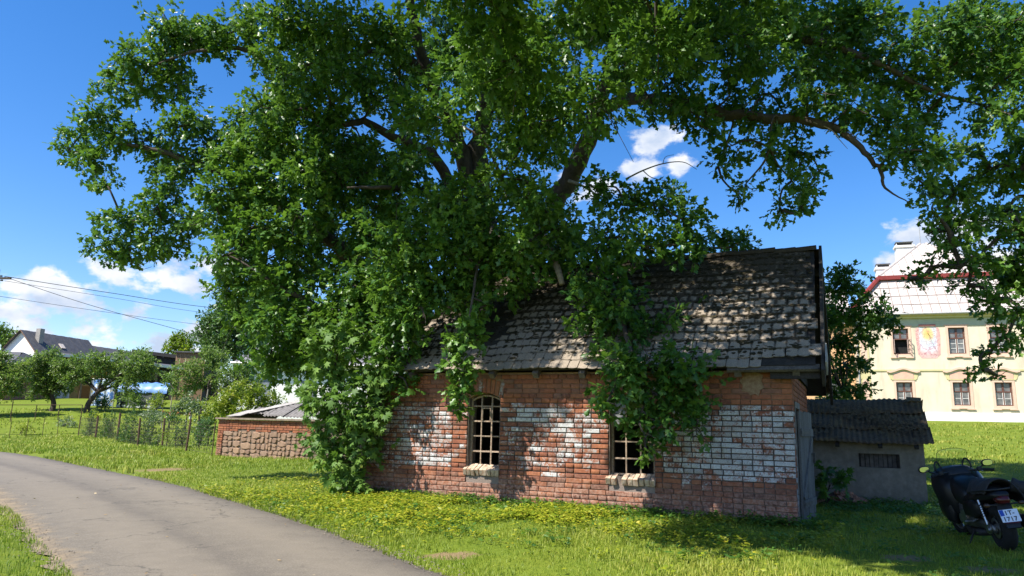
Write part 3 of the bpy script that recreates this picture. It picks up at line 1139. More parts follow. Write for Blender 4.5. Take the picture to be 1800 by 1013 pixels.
# ------------------------------------------------------------------ corrugated sheet helper
def corrugated(x0, x1, v0, v1, M, pitch=.13, amp=.022, thick=.007, wob=None, seed=0):
    """sheet in the local xy plane (ridges along y)"""
    q = random.Random(seed)
    n = max(4, int((x1 - x0) / pitch * 6))
    m = 5
    P, F = [], []
    for s_ in (0, 1):
        for j in range(m):
            v = v0 + (v1 - v0) * j / (m - 1)
            for i in range(n + 1):
                x = x0 + (x1 - x0) * i / n
                z = amp * math.cos(2 * math.pi * (x - x0) / pitch) + (wob(x, v) if wob else 0) - s_ * thick
                vv = v + (.012 * math.sin(x * 9 + seed) if j in (0, m - 1) else 0)
                P.append(tuple(M @ Vector((x, vv, z))))
    k = (n + 1)
    for j in range(m - 1):
        for i in range(n):
            a = j * k + i
            F.append((a, a + 1, a + 1 + k, a + k))
            b_ = a + m * k
            F.append((b_, b_ + k, b_ + k + 1, b_ + 1))
    for i in range(n):
        F.append((i, i + m * k, i + 1 + m * k, i + 1))
        a = (m - 1) * k + i
        F.append((a, a + 1, a + 1 + m * k, a + m * k))
    for j in range(m - 1):
        a = j * k
        F.append((a, a + k, a + k + m * k, a + m * k))
        a = j * k + n
        F.append((a, a + m * k, a + k + m * k, a + k))
    return MB().poly(P, F)


def build_grey_shed():
    root = empty('rendered_shed', bl(2.12, 5.08), RZ)
    tag(root, 'low grey rendered shed with a vent slot and sagging corrugated roof beside the motorcycle', 'shed')
    m, nt, b, N, L = new_mat('old_render')
    f, f2, f3 = noise(nt, 1.6, 6, .65), noise(nt, 9, 5, .6), noise(nt, 80, 3)
    X, Y, Z = posxyz(nt)
    c = ramp(nt, f, ((.3, (.15, .13, .10)), (.7, (.25, .22, .175))))
    c = mixc(nt, .4, c, ramp(nt, f2, ((.3, (.09, .078, .06)), (.7, (.29, .26, .205)))))
    low = maprange(nt, math_n(nt, 'ADD', Z, math_n(nt, 'MULTIPLY_ADD', f2, .5, -.25)), .05, .4, .75, 0)
    c = mixc(nt, low, c, (.14, .13, .10))
    st = maprange(nt, noise(nt, 7, 5, .6, stretch=(1, 1, .18)), .52, .7, 0, .5)
    c = mixc(nt, st, c, (.13, .12, .10))
    L(c, b.inputs['Base Color']); b.inputs['Roughness'].default_value = .95
    bump(nt, b, math_n(nt, 'ADD', f2, math_n(nt, 'MULTIPLY', f3, .3)), .6, .02)
    # wall with vent slot: local x from -3.4 to 0
    w = MB()
    vx0, vx1, vz0, vz1 = -1.21, -.45, .71, .99
    w.box(-3.4, vx0, 0, .25, -.4, 1.32); w.box(vx1, 0, 0, .25, -.4, 1.32); w.box(vx0, vx1, 0, .25, -.4, vz0); w.box(vx0, vx1, 0, .25, vz1, 1.32)
    w.box(-.25, -.001, .25, 2.9, -.4, 1.33); w.box(-3.4, -3.15, .25, 2.9, -.4, 1.33); w.box(-3.15, -.25, 2.65, 2.9, -.4, 1.33)
    w.poly([(-.22, .1, 1.3), (-.22, 2.85, 1.3), (-.22, 1.45, 2.0), (-.04, .1, 1.3), (-.04, 2.85, 1.3), (-.04, 1.45, 2.0)], [(0, 1, 2), (5, 4, 3), (0, 3, 4, 1), (1, 4, 5, 2), (2, 5, 3, 0)])
    w.build('wall', m, root)
    vb = MB(); vb.box(vx0 + .003, vx1 - .003, .17, .19, vz0 + .003, vz1 - .003)
    vent = vb.build('vent', simple('vent_dark', (.05, .045, .04), (.02, .02, .018), 8), root)
    for i in range(9):
        x = vx0 + .04 + i * .085
        MB().box(x, x + .07, .13, .165, vz0 + .004, vz1 - .004, None, .004).build('slat', simple('vent_wood', (.13, .115, .10), (.06, .05, .045), 9, bmp=.3), vent)
    # roof: three overlapping bands of sheets on the near slope
    m2, nt, b, N, L = new_mat('mossy_corrugated')
    f, f2, f3 = noise(nt, 2.2, 5, .6), noise(nt, 11, 5, .65), noise(nt, 60, 4)
    c = ramp(nt, f2, ((.3, (.05, .033, .018)), (.7, (.14, .095, .05))))
    c = mixc(nt, maprange(nt, f, .48, .66, 0, .85), c, ramp(nt, f3, ((.3, (.07, .045, .02)), (.7, (.26, .18, .07)))))
    L(c, b.inputs['Base Color']); b.inputs['Roughness'].default_value = .93
    bump(nt, b, f3, .7, .012)
    ez, et, rz_, rt = 1.22, -.30, 2.10, 1.42
    sl = math.atan2(rz_ - ez, rt - et); SL = math.hypot(rz_ - ez, rt - et)
    M = Matrix.Translation((0, et, ez)) @ Matrix.Rotation(sl, 4, 'X')
    bands = [(0, .78), (.62, 1.42), (1.28, SL)]
    for k, (a, c_) in enumerate(bands):
        for i, (xa, xb) in enumerate(((-1.70, .17), (-3.5, -1.62))):
            def wob(x, v, k=k):
                return .032 * k + .018 * math.sin(x * 2.3 + k) - .03 * math.sin(v * 1.8) + .01 * math.sin(x * 7)
            corrugated(xa - .03 * k, xb - .03 * (k if i == 0 else 0), a, c_, M, pitch=.105, amp=.0125, wob=wob, seed=k * 3 + i).build('corrugated_sheet', m2, root, smooth=True)
    sl2 = math.atan2(rz_ - 1.15, 3.1 - rt); SL2 = math.hypot(rz_ - 1.15, 3.1 - rt)
    Mb = Matrix.Translation((0, 3.1, 1.15)) @ Matrix.Rotation(-sl2, 4, 'X')
    corrugated(-3.5, .17, -SL2, 0, Mb, pitch=.105, amp=.017, wob=lambda x, v: .06 + .018 * math.sin(x * 2.3), seed=9).build('corrugated_sheet', m2, root, smooth=True)
    # bent ridge cap piece lifting at the end
    q = MB(); q.box(-.16, .12, SL - .14, SL + .06, .07, .11, M, .012); q.build('ridge_cap', m2, root)
    for x in (-3.2, -2.4, -1.6, -.8, -.15):
        MB().box(x - .04, x + .04, -.05, SL, -.10, -.045, M).build('rafter', MATS['dark_wood'], root)
    # litter of twigs and leaves lodged on the sheets
    V, F = [], []
    rr = np.random.default_rng(5)
    for i in range(3200):
        x, v = rr.uniform(-3.3, .05), np.clip(rr.normal(.95, .42), .06, SL - .1)
        if math.sin(x * 3 + v * 4) * .5 + .5 < rr.random() * .9:
            continue
        s = rr.uniform(.02, .06)
        a = rr.uniform(0, 6.28)
        base = np.array([x, v, .035 + .032 * (2 if v > 1.35 else 1 if v > .7 else 0) + rr.uniform(0, .02)])
        d = np.array([math.cos(a), math.sin(a), rr.uniform(-.1, .5)]) * s
        e = np.array([-math.sin(a), math.cos(a), rr.uniform(-.3, .3)]) * s * .35
        for p in (base - d, base + e, base + d, base - e):
            V.append(tuple(M @ Vector(p)))
        F.append((len(V) - 4, len(V) - 3, len(V) - 2, len(V) - 1))
    tag(np_obj('leaf_litter', np.array(V), np.array(F), simple('leaf_litter', (.20, .14, .07), (.05, .035, .02), 30, .9), root), kind='stuff')
    # heap of old bricks and earth at its foot
    hp = empty('rubble_heap', bl(.55, 4.55, -.05), RZ)
    tag(hp, 'low heap of broken bricks and earth at the foot of the rendered shed', 'rubble')
    r = random.Random(4)
    n, k = 14, 6
    P = [(0, 0, .30)]
    for j in range(1, k):
        for i in range(n):
            a = 2 * math.pi * i / n
            q_ = j / (k - 1)
            P.append((.75 * q_ * math.cos(a) * r.uniform(.85, 1.15), .42 * q_ * math.sin(a) * r.uniform(.85, 1.15), .30 * (1 - q_ ** 1.4) + r.uniform(-.02, .02) - .02))
    F = [(0, 1 + i, 1 + (i + 1) % n) for i in range(n)]
    for j in range(k - 2):
        for i in range(n):
            a, b2 = 1 + j * n + i, 1 + j * n + (i + 1) % n
            F.append((a, a + n, b2 + n, b2))
    MB().poly(P, F).build('earth', simple('heap_earth', (.10, .07, .05), (.05, .035, .025), 12, .95, bmp=.6), hp)
    for i in range(16):
        a, d = r.uniform(0, 6.28), r.uniform(.05, .62)
        x, y = d * math.cos(a), .55 * d * math.sin(a)
        z = .26 * (1 - (d / .75) ** 1.4)
        M3 = Matrix.Translation((x, y, z)) @ Matrix.Rotation(r.uniform(0, 6.28), 4, 'Z') @ Matrix.Rotation(r.uniform(-.5, .5), 4, 'X') @ Matrix.Rotation(r.uniform(-.5, .5), 4, 'Y')
        o = MB().box(-r.uniform(.05, .13), .12, -.06, .06, -.03, .035, M3, .008).build('brick', BRICK_O, hp)
        o['tone'], o['wash'] = r.uniform(.2, .8), -.3


build_grey_shed()


def build_stone_shed():
    o0 = np.array([-11.5, 29.5, 0.])
    root = empty('stone_shed', o0, RZ)
    tag(root, 'low shed of field stone and red brick with a corrugated roof at the garden corner', 'shed')
    Lx, H_ = 6.6, 1.38
    core = MB()
    core.box(.02, Lx, .03, .4, -.3, H_)
    core.box(.02, .4, .4, 3.3, -.3, H_); core.box(Lx - .4, Lx, .4, 3.3, -.3, H_); core.box(.4, Lx - .4, 2.95, 3.3, -.3, H_)
    wall = core.build('wall', simple('rubble_mortar', (.20, .145, .105), (.10, .075, .055), 12, .95, bmp=.6), root)
    r = random.Random(5)
    sm, nt, b, N, L = new_mat('field_stone')
    oi = nt.nodes.new('ShaderNodeObjectInfo').outputs['Random']
    f2, f3 = noise(nt, 9, 5), noise(nt, 50, 4)
    c = ramp(nt, oi, ((0., (.17, .10, .07)), (.3, (.33, .20, .125)), (.55, (.24, .155, .11)), (.8, (.37, .23, .135)), (1., (.20, .095, .065))))
    c = mixc(nt, .4, c, ramp(nt, f2, ((.3, (.13, .08, .055)), (.7, (.40, .27, .17)))))
    L(c, b.inputs['Base Color']); b.inputs['Roughness'].default_value = .92
    bump(nt, b, f3, .6, .012)
    # bricks: quoin stack at the left corner and a band on top (deeper towards the right)
    shared = {}
    def brick(x, z, L_, d=0.):
        key = (round(L_, 2), r.randrange(3))
        if key not in shared:
            V, F = brick_template(L_ - .014, .10, .0845 - .013, key[1])
            me = bpy.data.meshes.new('brick'); me.from_pydata(V.tolist(), [], F.tolist()); me.materials.append(BRICK_O)
            shared[key] = me
        o = bpy.data.objects.new('brick', shared[key]); col.objects.link(o); o.parent = wall
        o.location = (x, r.uniform(-.012, .008) + d, z); o.rotation_euler = (0, r.gauss(0, .01), r.gauss(0, .02))
        o['tone'] = r.gauss(.52, .18); o['wash'] = -.4
    nq = 16
    for k in range(nq):
        z = -.02 + k * .0875
        if k >= nq - 5:
            x = 0
            while x < 4.6:
                L_ = r.choice((.15, .30, .15))
                if not (k == nq - 5 and r.random() < .35):
                    brick(x + L_ / 2, z, L_)
                x += L_
        else:
            brick(.15 if k % 2 else .075, z, .30 if k % 2 else .15)
            if k % 2 == 0:
                brick(.225, z, .15)
    # stones packed on a jittered grid below the brick band
    cells = []
    def split(x0, x1, z0, z1):
        w, h = x1 - x0, z1 - z0
        lim = r.uniform(.26, .56)
        if w > lim * 1.15 and w > h * .9:
            c = x0 + w * r.uniform(.36, .64)
            split(x0, c, z0, z1); split(c, x1, z0, z1)
        elif h > r.uniform(.19, .36):
            c = z0 + h * r.uniform(.36, .64)
            split(x0, x1, z0, c); split(x0, x1, c, z1)
        else:
            cells.append(((x0 + x1) / 2, (z0 + z1) / 2, w, h))
    split(.31, 4.7, -.12, .95)
    for (x, z, w, h) in cells[:210]:
        n = r.choice((6, 7, 8))
        P, ring = [], []
        a0 = r.uniform(0, 1)
        for i in range(n):
            a = a0 + 2 * math.pi * i / n
            k = 1 / max(abs(math.cos(a)), abs(math.sin(a))) ** .92
            ring.append((x + (w / 2 - .008) * k * math.cos(a) * r.uniform(.90, 1.06), z + r.uniform(-.012, .012) + (h / 2 - .006) * k * math.sin(a) * r.uniform(.88, 1.08)))
        d = r.uniform(-.02, .012)
        cx, cz = sum(p[0] for p in ring) / n, sum(p[1] for p in ring) / n
        P = [(p[0], .07, p[1]) for p in ring] + [(p[0], .02 + d, p[1]) for p in ring] + [(cx + (p[0] - cx) * .78, d - .012, cz + (p[1] - cz) * .84) for p in ring]
        F = [tuple(range(2 * n, 3 * n))[::-1]]
        for i in range(n):
            j = (i + 1) % n
            F += [(i, j, n + j, n + i), (n + i, n + j, 2 * n + j, 2 * n + i)]
        MB().poly(P, [f[::-1] for f in F]).build('stone', sm, wall)
    # concrete ledge and sheets
    conc = simple('ledge_concrete', (.30, .235, .18), (.16, .12, .09), 7, .95, bmp=.5)
    q = MB(); q.box(-.08, Lx + .05, -.10, .55, H_ + .004, H_ + .075, None, .008); q.build('ledge', conc, root)
    ez, rz_, t0, t1 = H_ + .16, 2.2, .32, 1.75
    sl = math.atan2(rz_ - ez, t1 - t0); SL = math.hypot(rz_ - ez, t1 - t0)
    M = Matrix.Translation((0, t0, ez)) @ Matrix.Rotation(sl, 4, 'X')
    grey = simple('grey_corrugated', (.27, .25, .235), (.11, .10, .09), 6, .9, bmp=.5, fine=.35)
    for i in range(6):
        xa = 1.05 + i * .93
        corrugated(xa, min(xa + 1.0, Lx + .2), (-.02 if i else .25), SL * min(1, .55 + .28 * i), M, pitch=.17, amp=.026, wob=lambda x, v, i=i: .016 * (i % 2) + .01 * math.sin(x * 3), seed=i).build('corrugated_sheet', grey, root, smooth=True)
    # rear slope
    Mb = Matrix.Translation((0, 3.4, H_ + .1)) @ Matrix.Rotation(-math.atan2(rz_ - H_ - .1, 3.4 - t1), 4, 'X')
    corrugated(2.2, Lx + .2, -math.hypot(rz_ - H_ - .1, 3.4 - t1), 0, Mb, pitch=.17, amp=.026, seed=8).build('corrugated_sheet', grey, root, smooth=True)
    # hipped end: pale flat cement sheets
    pale = simple('pale_sheet', (.40, .375, .335), (.25, .23, .205), 5, .9, bmp=.3)
    def quad(pts, name, mat, th=.02):
        P = [Vector(p) for p in pts]
        nrm = (P[1] - P[0]).cross(P[2] - P[0]).normalized()
        if nrm.z < 0:
            nrm = -nrm
        lo = [p - nrm * th for p in P]
        k = len(P)
        MB().poly([tuple(p) for p in P + lo], [tuple(range(k)), tuple(range(2 * k - 1, k - 1, -1))] + [(i, i + k, (i + 1) % k + k, (i + 1) % k) for i in range(k)]).build(name, mat, root)
    quad([(.25, .12, H_ + .13), (.98, .16, H_ + .17), (1.35, .75, H_ + .44), (.75, .7, H_ + .38)], 'cement_sheet', pale)
    quad([(.95, .45, H_ + .30), (1.25, .36, H_ + .27), (3.0, 1.62, 2.20), (2.45, 1.72, 2.22)], 'cement_sheet', pale)
    quad([(.0, .5, H_ + .1), (.0, 3.2, H_ + .1), (2.4, 1.76, 2.18)], 'hip_sheet', grey)
    quad([(.02, .42, H_ + .10), (.9, .46, H_ + .28), (2.40, 1.70, 2.17)], 'hip_sheet', grey)


build_stone_shed()


# ------------------------------------------------------------------ the mansion on the rise
def build_mansion():
    ang = R(70)
    root = empty('mansion', (24.755, 52.0, 2.30), math.atan2(-math.cos(ang), math.sin(ang)))
    tag(root, 'cream baroque mansion with pink window surrounds and a pale mansard roof on the lawn', 'building')
    Z0 = 2.30
    def z(v):
        return v - Z0
    cream, nt, b, N, L = new_mat('cream_render')
    c = ramp(nt, noise(nt, .9, 6, .65), ((.3, (.60, .51, .37)), (.7, (.70, .61, .455))))
    c = mixc(nt, maprange(nt, noise(nt, 1.6, 6, .65, stretch=(1, 1, .16)), .46, .7, 0, .75), c, (.48, .40, .30))
    L(c, b.inputs['Base Color']); b.inputs['Roughness'].default_value = .92
    bump(nt, b, noise(nt, 14, 5), .25, .02)
    pink = simple('pink_render', (.70, .42, .31), (.62, .36, .27), 3, .9, .15)
    palepink = simple('pale_pink_render', (.68, .47, .36), (.62, .41, .31), 3, .9, .15)
    olive = simple('olive_render', (.56, .50, .27), (.50, .44, .23), 3, .9, .15)
    frieze = simple('frieze_render', (.44, .45, .37), (.38, .39, .32), 3, .9, .15)
    white = simple('white_plinth', (.80, .78, .74), (.70, .68, .63), 2, .9, .15)
    sash = simple('sash_brown', (.15, .065, .045), (.09, .038, .028), 10, .5, .4)
    pale = simple('sash_white', (.74, .72, .68), (.6, .58, .54), 10, .6, .4)
    glass = simple('old_pane', (.20, .19, .18), (.04, .042, .045), 2.2, .15, .6)
    curtain = simple('net_curtain', (.50, .50, .48), (.30, .30, .30), 9, .9, .1, stretch=(6, 6, 1))
    roofm, nt, b, N, L = new_mat('pale_roof')
    f = noise(nt, 2.5, 5)
    c = ramp(nt, f, ((.3, (.40, .35, .32)), (.7, (.49, .44, .405))))
    c = mixc(nt, maprange(nt, noise(nt, 3, 4, .6, stretch=(3, 3, .3)), .5, .7, 0, .5), c, (.36, .29, .255))
    L(c, b.inputs['Base Color']); b.inputs['Roughness'].default_value = .85
    seamm = simple('roof_seam', (.30, .24, .205), (.24, .19, .165), 5, .8)
    red = simple('red_fascia', (.23, .035, .03), (.16, .025, .022), 3, .7, .3)
    X1 = 15.0
    wx = [2.82, 6.27, 8.72, 11.9]
    hw = .5
    up, lo = (7.02, 8.83), (3.52, 5.08)
    # wall in panels round the openings
    w = MB()
    xs = [0.0]
    for x in wx:
        xs += [x - hw, x + hw]
    xs.append(X1)
    for i in range(0, len(xs), 2):
        w.box(xs[i], xs[i + 1], 0, .5, z(2.1), z(9.75))
    for x in wx:
        for (a, c_) in ((2.1, lo[0]), (lo[1], up[0]), (up[1], 9.75)):
            w.box(x - hw, x + hw, 0, .5, z(a), z(c_))
    w.box(.002, X1, .5, 10, z(2.1), z(9.74))
    w.build('wall', cream, root)
    MB().box(-.05, X1, -.06, -.002, z(2.0), z(3.02), None).build('plinth', white, root)
    MB().box(-.03, X1, -.05, -.002, z(5.84), z(5.96), None).build('string_course', olive, root)
    MB().box(-.03, X1, -.03, -.001, z(8.95), z(9.52), None).build('frieze', frieze, root)
    co = MB(); co.box(-.2, X1, -.22, -.002, z(9.524), z(9.68)); co.box(-.35, X1, -.42, -.002, z(9.684), z(9.79)); co.build('cornice', olive, root)
    gut = MB(); gut.tube([(-.4, -.47, z(9.80)), (X1, -.47, z(9.80))], .07, 8); gut.build('gutter', simple('zinc', (.45, .44, .42), (.34, .33, .32), 5, .5, .5, .6), root)
    MB().tube([(.02, -.10, z(9.7)), (.02, -.10, z(2.4))], .05, 8).build('downpipe', MATS['zinc'], root)
    # corner pilaster with sunk pink panels
    MB().box(.10, .74, -.04, -.002, z(3.024), z(8.945)).build('pilaster', olive, root)
    for (a, c_) in ((3.3, 5.3), (6.3, 8.6)):
        MB().prism([(.2, z(a)), (.64, z(a)), (.64, z(c_ - .2)), (.55, z(c_ - .06)), (.42, z(c_)), (.29, z(c_ - .06)), (.2, z(c_ - .2))], -.046, -.041).build('panel', palepink, root)

    def window(x, zz, lower, opened=False):
        a, c_ = zz
        y = .14
        fr = MB()
        for bx in ((x - hw + .002, x - hw + .075, a + .002, c_ - .002), (x + hw - .075, x + hw - .002, a + .002, c_ - .002), (x - hw + .075, x + hw - .075, a + .002, a + .07), (x - hw + .075, x + hw - .075, c_ - .07, c_ - .002)):
            fr.box(bx[0], bx[1], y, y + .08, z(bx[2]), z(bx[3]))
        tz = a + (c_ - a) * .60
        fr.box(x - hw + .075, x + hw - .075, y + .002, y + .075, z(tz - .04), z(tz + .04))
        if not opened:
            fr.box(x - .035, x + .035, y + .004, y + .072, z(a + .07), z(tz - .04))
        fr.box(x - .03, x + .03, y + .004, y + .072, z(tz + .04), z(c_ - .07))
        wo = fr.build('window', sash, root)
        for s_ in (-1, 1):
            xa, xb = (x - hw + .075, x - .035) if s_ < 0 else (x + .035, x + hw - .075)
            for (p, q, rows_) in ((a + .07, tz - .04, 2 if lower else 3), (tz + .04, c_ - .07, 1 if lower else 2)):
                if opened and p < tz:
                    continue
                MB().box(xa, xb, y + .034, y + .04, z(p), z(q)).build('pane', glass, wo)
                bar = MB()
                for k in range(1, rows_):
                    zz_ = p + (q - p) * k / rows_
                    MB().box(xa, xb, y + .018, y + .032, z(zz_ - .015), z(zz_ + .015)).build('glazing_bar', pale if p < tz else sash, wo)
                for xq in (xa, xb - .03):
                    MB().box(xq, xq + .03, y + .0165, y + .033, z(p), z(q)).build('stile', pale if p < tz else sash, wo)
        if not opened:
            random.seed(int(x * 10) + int(lower))
            cu = MB()
            x0 = x - hw + .08
            n = 22
            P = [(x0 + (2 * hw - .16) * i / n, .30 + .02 * math.sin(i * 1.9), zq) for zq in (z(a + .1), z(c_ - random.uniform(.1, .5))) for i in range(n + 1)]
            cu.poly(P, [(i, i + 1, i + n + 2, i + n + 1) for i in range(n)])
            cu.build('curtain', curtain, wo)
            glass2 = None
        # near-black panel: the unlit room's darkness painted behind the window
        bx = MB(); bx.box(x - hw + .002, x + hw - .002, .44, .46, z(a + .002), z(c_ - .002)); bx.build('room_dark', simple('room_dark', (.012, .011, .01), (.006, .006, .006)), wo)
        # surround
        sd = .16
        su = MB()
        su.box(x - hw - sd, x - hw, -.035, .12, z(a - .02), z(c_ + .0)); su.box(x + hw, x + hw + sd, -.035, .12, z(a - .02), z(c_ + .0))
        su.box(x - hw - sd, x + hw + sd, -.036, .12, z(c_ + .001), z(c_ + .14)); su.box(x - hw - sd, x + hw + sd, -.036, .12, z(a - .2), z(a - .021))
        su.build('surround', palepink, wo)
        si = MB(); si.box(x - hw - sd - .07, x - hw * .45, -.10, -.038, z(a - .27), z(a - .2)); si.box(x + hw * .45, x + hw + sd + .07, -.10, -.038, z(a - .27), z(a - .2)); si.box(x - hw * .5, x + hw * .5, -.10, -.04, z(a - .215), z(a - .16))
        si.build('sill', palepink, wo)
        if lower:
            # hood: sunk pink field under a swept moulding
            MB().prism([(x - .62, z(c_ + .22)), (x + .62, z(c_ + .22)), (x + .62, z(5.62)), (x, z(5.82)), (x - .62, z(5.62))], -.034, -.001).build('hood_panel', pink, wo)
            n = 24
            top, bot = [], []
            for i in range(n + 1):
                q = -1 + 2 * i / n
                e = .26 * math.exp(-(q * 1.9) ** 2) + (.05 if abs(q) > .9 else 0)
                top.append((x + q * 1.02, z(5.84 + e))); bot.append((x + q * 1.02, z(5.70 + e)))
            MB().prism(bot + top[::-1], -.13, -.001).build('hood', palepink, wo)
            for s_ in (-1, 1):
                MB().prism([(x + s_ * .66, z(c_ + .2)), (x + s_ * .82, z(c_ + .2)), (x + s_ * .95, z(5.69)), (x + s_ * .66, z(5.69))][::s_], -.03, -.001).build('hood_side', olive, wo)
            MB().box(x - .75, x + .75, -.06, -.037, z(c_ + .15), z(c_ + .21)).build('moulding', olive, wo)
        else:
            MB().box(x - .75, x + .75, -.06, -.037, z(c_ + .142), z(c_ + .20)).build('moulding', pink, wo)
        return wo, tz

    for i, x in enumerate(wx):
        wo, tz = window(x, up, False, i == 0)
        if i == 0:                                  # the open casements
            for s_, an in ((-1, R(96)), (1, R(118))):
                M = Matrix.Translation((x + s_ * (hw - .08), .10, 0)) @ Matrix.Rotation(-s_ * an * -1 if s_ > 0 else -an, 4, 'Z')
                sg = -s_
                q = MB()
                W_ = .43
                a, t_ = z(up[0] + .07), z(tz - .05)
                def bx(u0, u1, v0, v1):
                    lo_, hi_ = sorted((sg * u0, sg * u1))
                    q.box(lo_, hi_, -.02, .02, v0, v1, M)
                bx(0, .05, a, t_); bx(W_ - .05, W_, a, t_); bx(.05, W_ - .05, a, a + .06); bx(.05, W_ - .05, t_ - .05, t_)
                for k in (1, 2):
                    bx(.05, W_ - .05, a + (t_ - a) * k / 3 - .015, a + (t_ - a) * k / 3 + .015)
                q.build('open_casement', simple('casement_grey', (.40, .30, .26), (.3, .22, .19)), wo)
        window(x, lo, True)
    # painted sundial between the first two upper windows
    sx, sz0, sz1 = 4.52, 6.72, 8.98
    sdm = MB().prism([(sx - .70, z(sz0 + .3)), (sx - .45, z(sz0)), (sx + .45, z(sz0)), (sx + .70, z(sz0 + .3)), (sx + .76, z(8.3)), (sx + .72, z(8.8)), (sx + .5, z(8.95)), (sx - .5, z(8.95)), (sx - .72, z(8.8)), (sx - .76, z(8.3))], -.008, -.001)
    m, nt, b, N, L = new_mat('sundial_paint')
    tcn = nt.nodes.new('ShaderNodeTexCoord')
    sep = nt.nodes.new('ShaderNodeSeparateXYZ')
    L(tcn.outputs['Object'], sep.inputs[0])
    dx = math_n(nt, 'MULTIPLY', math_n(nt, 'SUBTRACT', sep.outputs[0], sx), 1.35)
    zz_ = math_n(nt, 'SUBTRACT', sep.outputs[2], z(8.45))
    fz = noise(nt, 7, 5)
    d1 = math_n(nt, 'ADD', math_n(nt, 'SQRT', math_n(nt, 'ADD', math_n(nt, 'MULTIPLY', dx, dx), math_n(nt, 'MULTIPLY', zz_, zz_))), math_n(nt, 'MULTIPLY_ADD', fz, .3, -.15))
    c = ramp(nt, math_n(nt, 'MULTIPLY', d1, .55), ((0., (.66, .42, .12)), (.20, (.66, .50, .24)), (.30, (.54, .56, .54)), (.5, (.52, .56, .64)), (.68, (.64, .53, .55)), (.82, (.58, .40, .37)), (1., (.58, .40, .36))))
    ab = math_n(nt, 'ABSOLUTE', dx)
    c = mixc(nt, maprange(nt, math_n(nt, 'ADD', ab, math_n(nt, 'MULTIPLY_ADD', fz, .3, -.15)), .62, .80), c, (.58, .36, .32))
    lines = maprange(nt, math_n(nt, 'ABSOLUTE', math_n(nt, 'SUBTRACT', noise(nt, 3.2, 3), .5)), .006, .03, .7, 0)
    c = mixc(nt, lines, c, (.34, .08, .12))
    L(c, b.inputs['Base Color']); b.inputs['Roughness'].default_value = .9
    sdo = sdm.build('sundial', m, root)
    MB().box(sx - .52, sx + .52, -.07, -.009, z(8.955), z(9.09)).build('sundial_cap', simple('cap_red', (.42, .17, .15), (.32, .12, .11)), sdo)
    MB().tube([(sx, -.01, z(8.5)), (sx + .10, -.62, z(8.05))], .012, 6).build('gnomon', MATS['room_dark'], sdo)
    MB().box(sx + .02, sx + .68, -.014, -.009, z(6.95), z(6.97)).build('hour_line', simple('line_red', (.5, .2, .2)), sdo)

    # roofs: lower mansard slope in seamed sheets, red fascia, hipped upper roof
    def slab(pts, name, mat, th=.05, parent=root):
        P = [Vector(p) for p in pts]
        nrm = (P[1] - P[0]).cross(P[2] - P[0]).normalized()
        if nrm.y > 0:
            nrm = -nrm
        lo_ = [p - nrm * th for p in P]
        k = len(P)
        return MB().poly([tuple(p) for p in P + lo_], [tuple(range(k)), tuple(range(2 * k - 1, k - 1, -1))] + [(i, i + k, (i + 1) % k + k, (i + 1) % k) for i in range(k)]).build(name, mat, parent)
    ye, ze, ym, zm = -.45, 9.82, 2.35, 12.78
    def edge(q):                                   # left hip line of the lower slope
        return -.35 + 2.45 * q
    lower = slab([(edge(0), ye, z(ze)), (X1, ye, z(ze)), (X1, ym, z(zm)), (edge(1), ym, z(zm))], 'mansard_roof', roofm)
    k = 26
    for i in range(k):                             # standing seams
        x = .2 + i * .58
        q0 = max(0., (x + .35) / 2.45) if x < 2.1 else 0
        if x < 2.1:
            # seam stops at the hip
            qa, qb = 0, min(1, (x + .35) / 2.45)
        else:
            qa, qb = 0, 1
        P = [(x, ye + (ym - ye) * q - .03, z(ze + (zm - ze) * q) + .03) for q in (qa, qb)]
        MB().tube(P, .022, 4).build('seam', seamm, lower)
    for j in (1, 2, 3):
        q = j / 4
        MB().tube([(edge(q), ye + (ym - ye) * q - .02, z(ze + (zm - ze) * q) + .02), (X1, ye + (ym - ye) * q - .02, z(ze + (zm - ze) * q) + .02)], .02, 4).build('seam', seamm, lower)
    slab([(edge(0), ye, z(ze)), (edge(1), ym, z(zm)), (edge(1), 8, z(zm)), (edge(0), 10.4, z(ze))], 'mansard_roof', roofm)
    fa = MB()
    fa.box(1.9, 9.75, ym - .32, ym + .05, z(zm + .002), z(zm + .30)); fa.build('fascia', red, root)
    # red hip board running down the corner
    Mh = [(edge(1) - .12, ym - .16, z(zm + .16)), (edge(.08) - .12, ye + (ym - ye) * .08 - .12, z(ze + (zm - ze) * .08 + .12))]
    MB().tube(Mh, .17, 6).build('hip_board', red, root)
    yu, zu, ya, za = ym - .25, zm + .31, 6.2, 16.35
    upper = slab([(2.0, yu, z(zu)), (9.7, yu, z(zu)), (6.0, ya, z(za)), (5.6, ya, z(za))], 'upper_roof', roofm)
    slab([(2.0, yu, z(zu)), (5.6, ya, z(za)), (2.0, 10.1, z(zu))], 'upper_roof', roofm)
    slab([(9.7, yu, z(zu)), (6.0, ya, z(za)), (9.7, 10.1, z(zu))], 'upper_roof', roofm)
    for i in range(13):
        x = 2.4 + i * .58
        lim = min((x - 2.0) / 3.6, (9.7 - x) / 3.7, 1)
        MB().tube([(x, yu - .01, z(zu) + .02), (x, yu + (ya - yu) * lim, z(zu + (za - zu) * lim) + .02)], .02, 4).build('seam', seamm, upper)
    for (A_, B_) in (((2.0, yu, z(zu)), (5.6, ya, z(za))), ((9.7, yu, z(zu)), (6.0, ya, z(za)))):
        MB().tube([A_, B_], .09, 6).build('hip_cap', roofm, upper)
    chw = simple('chimney_render', (.78, .75, .72), (.66, .62, .6), 4, .9)
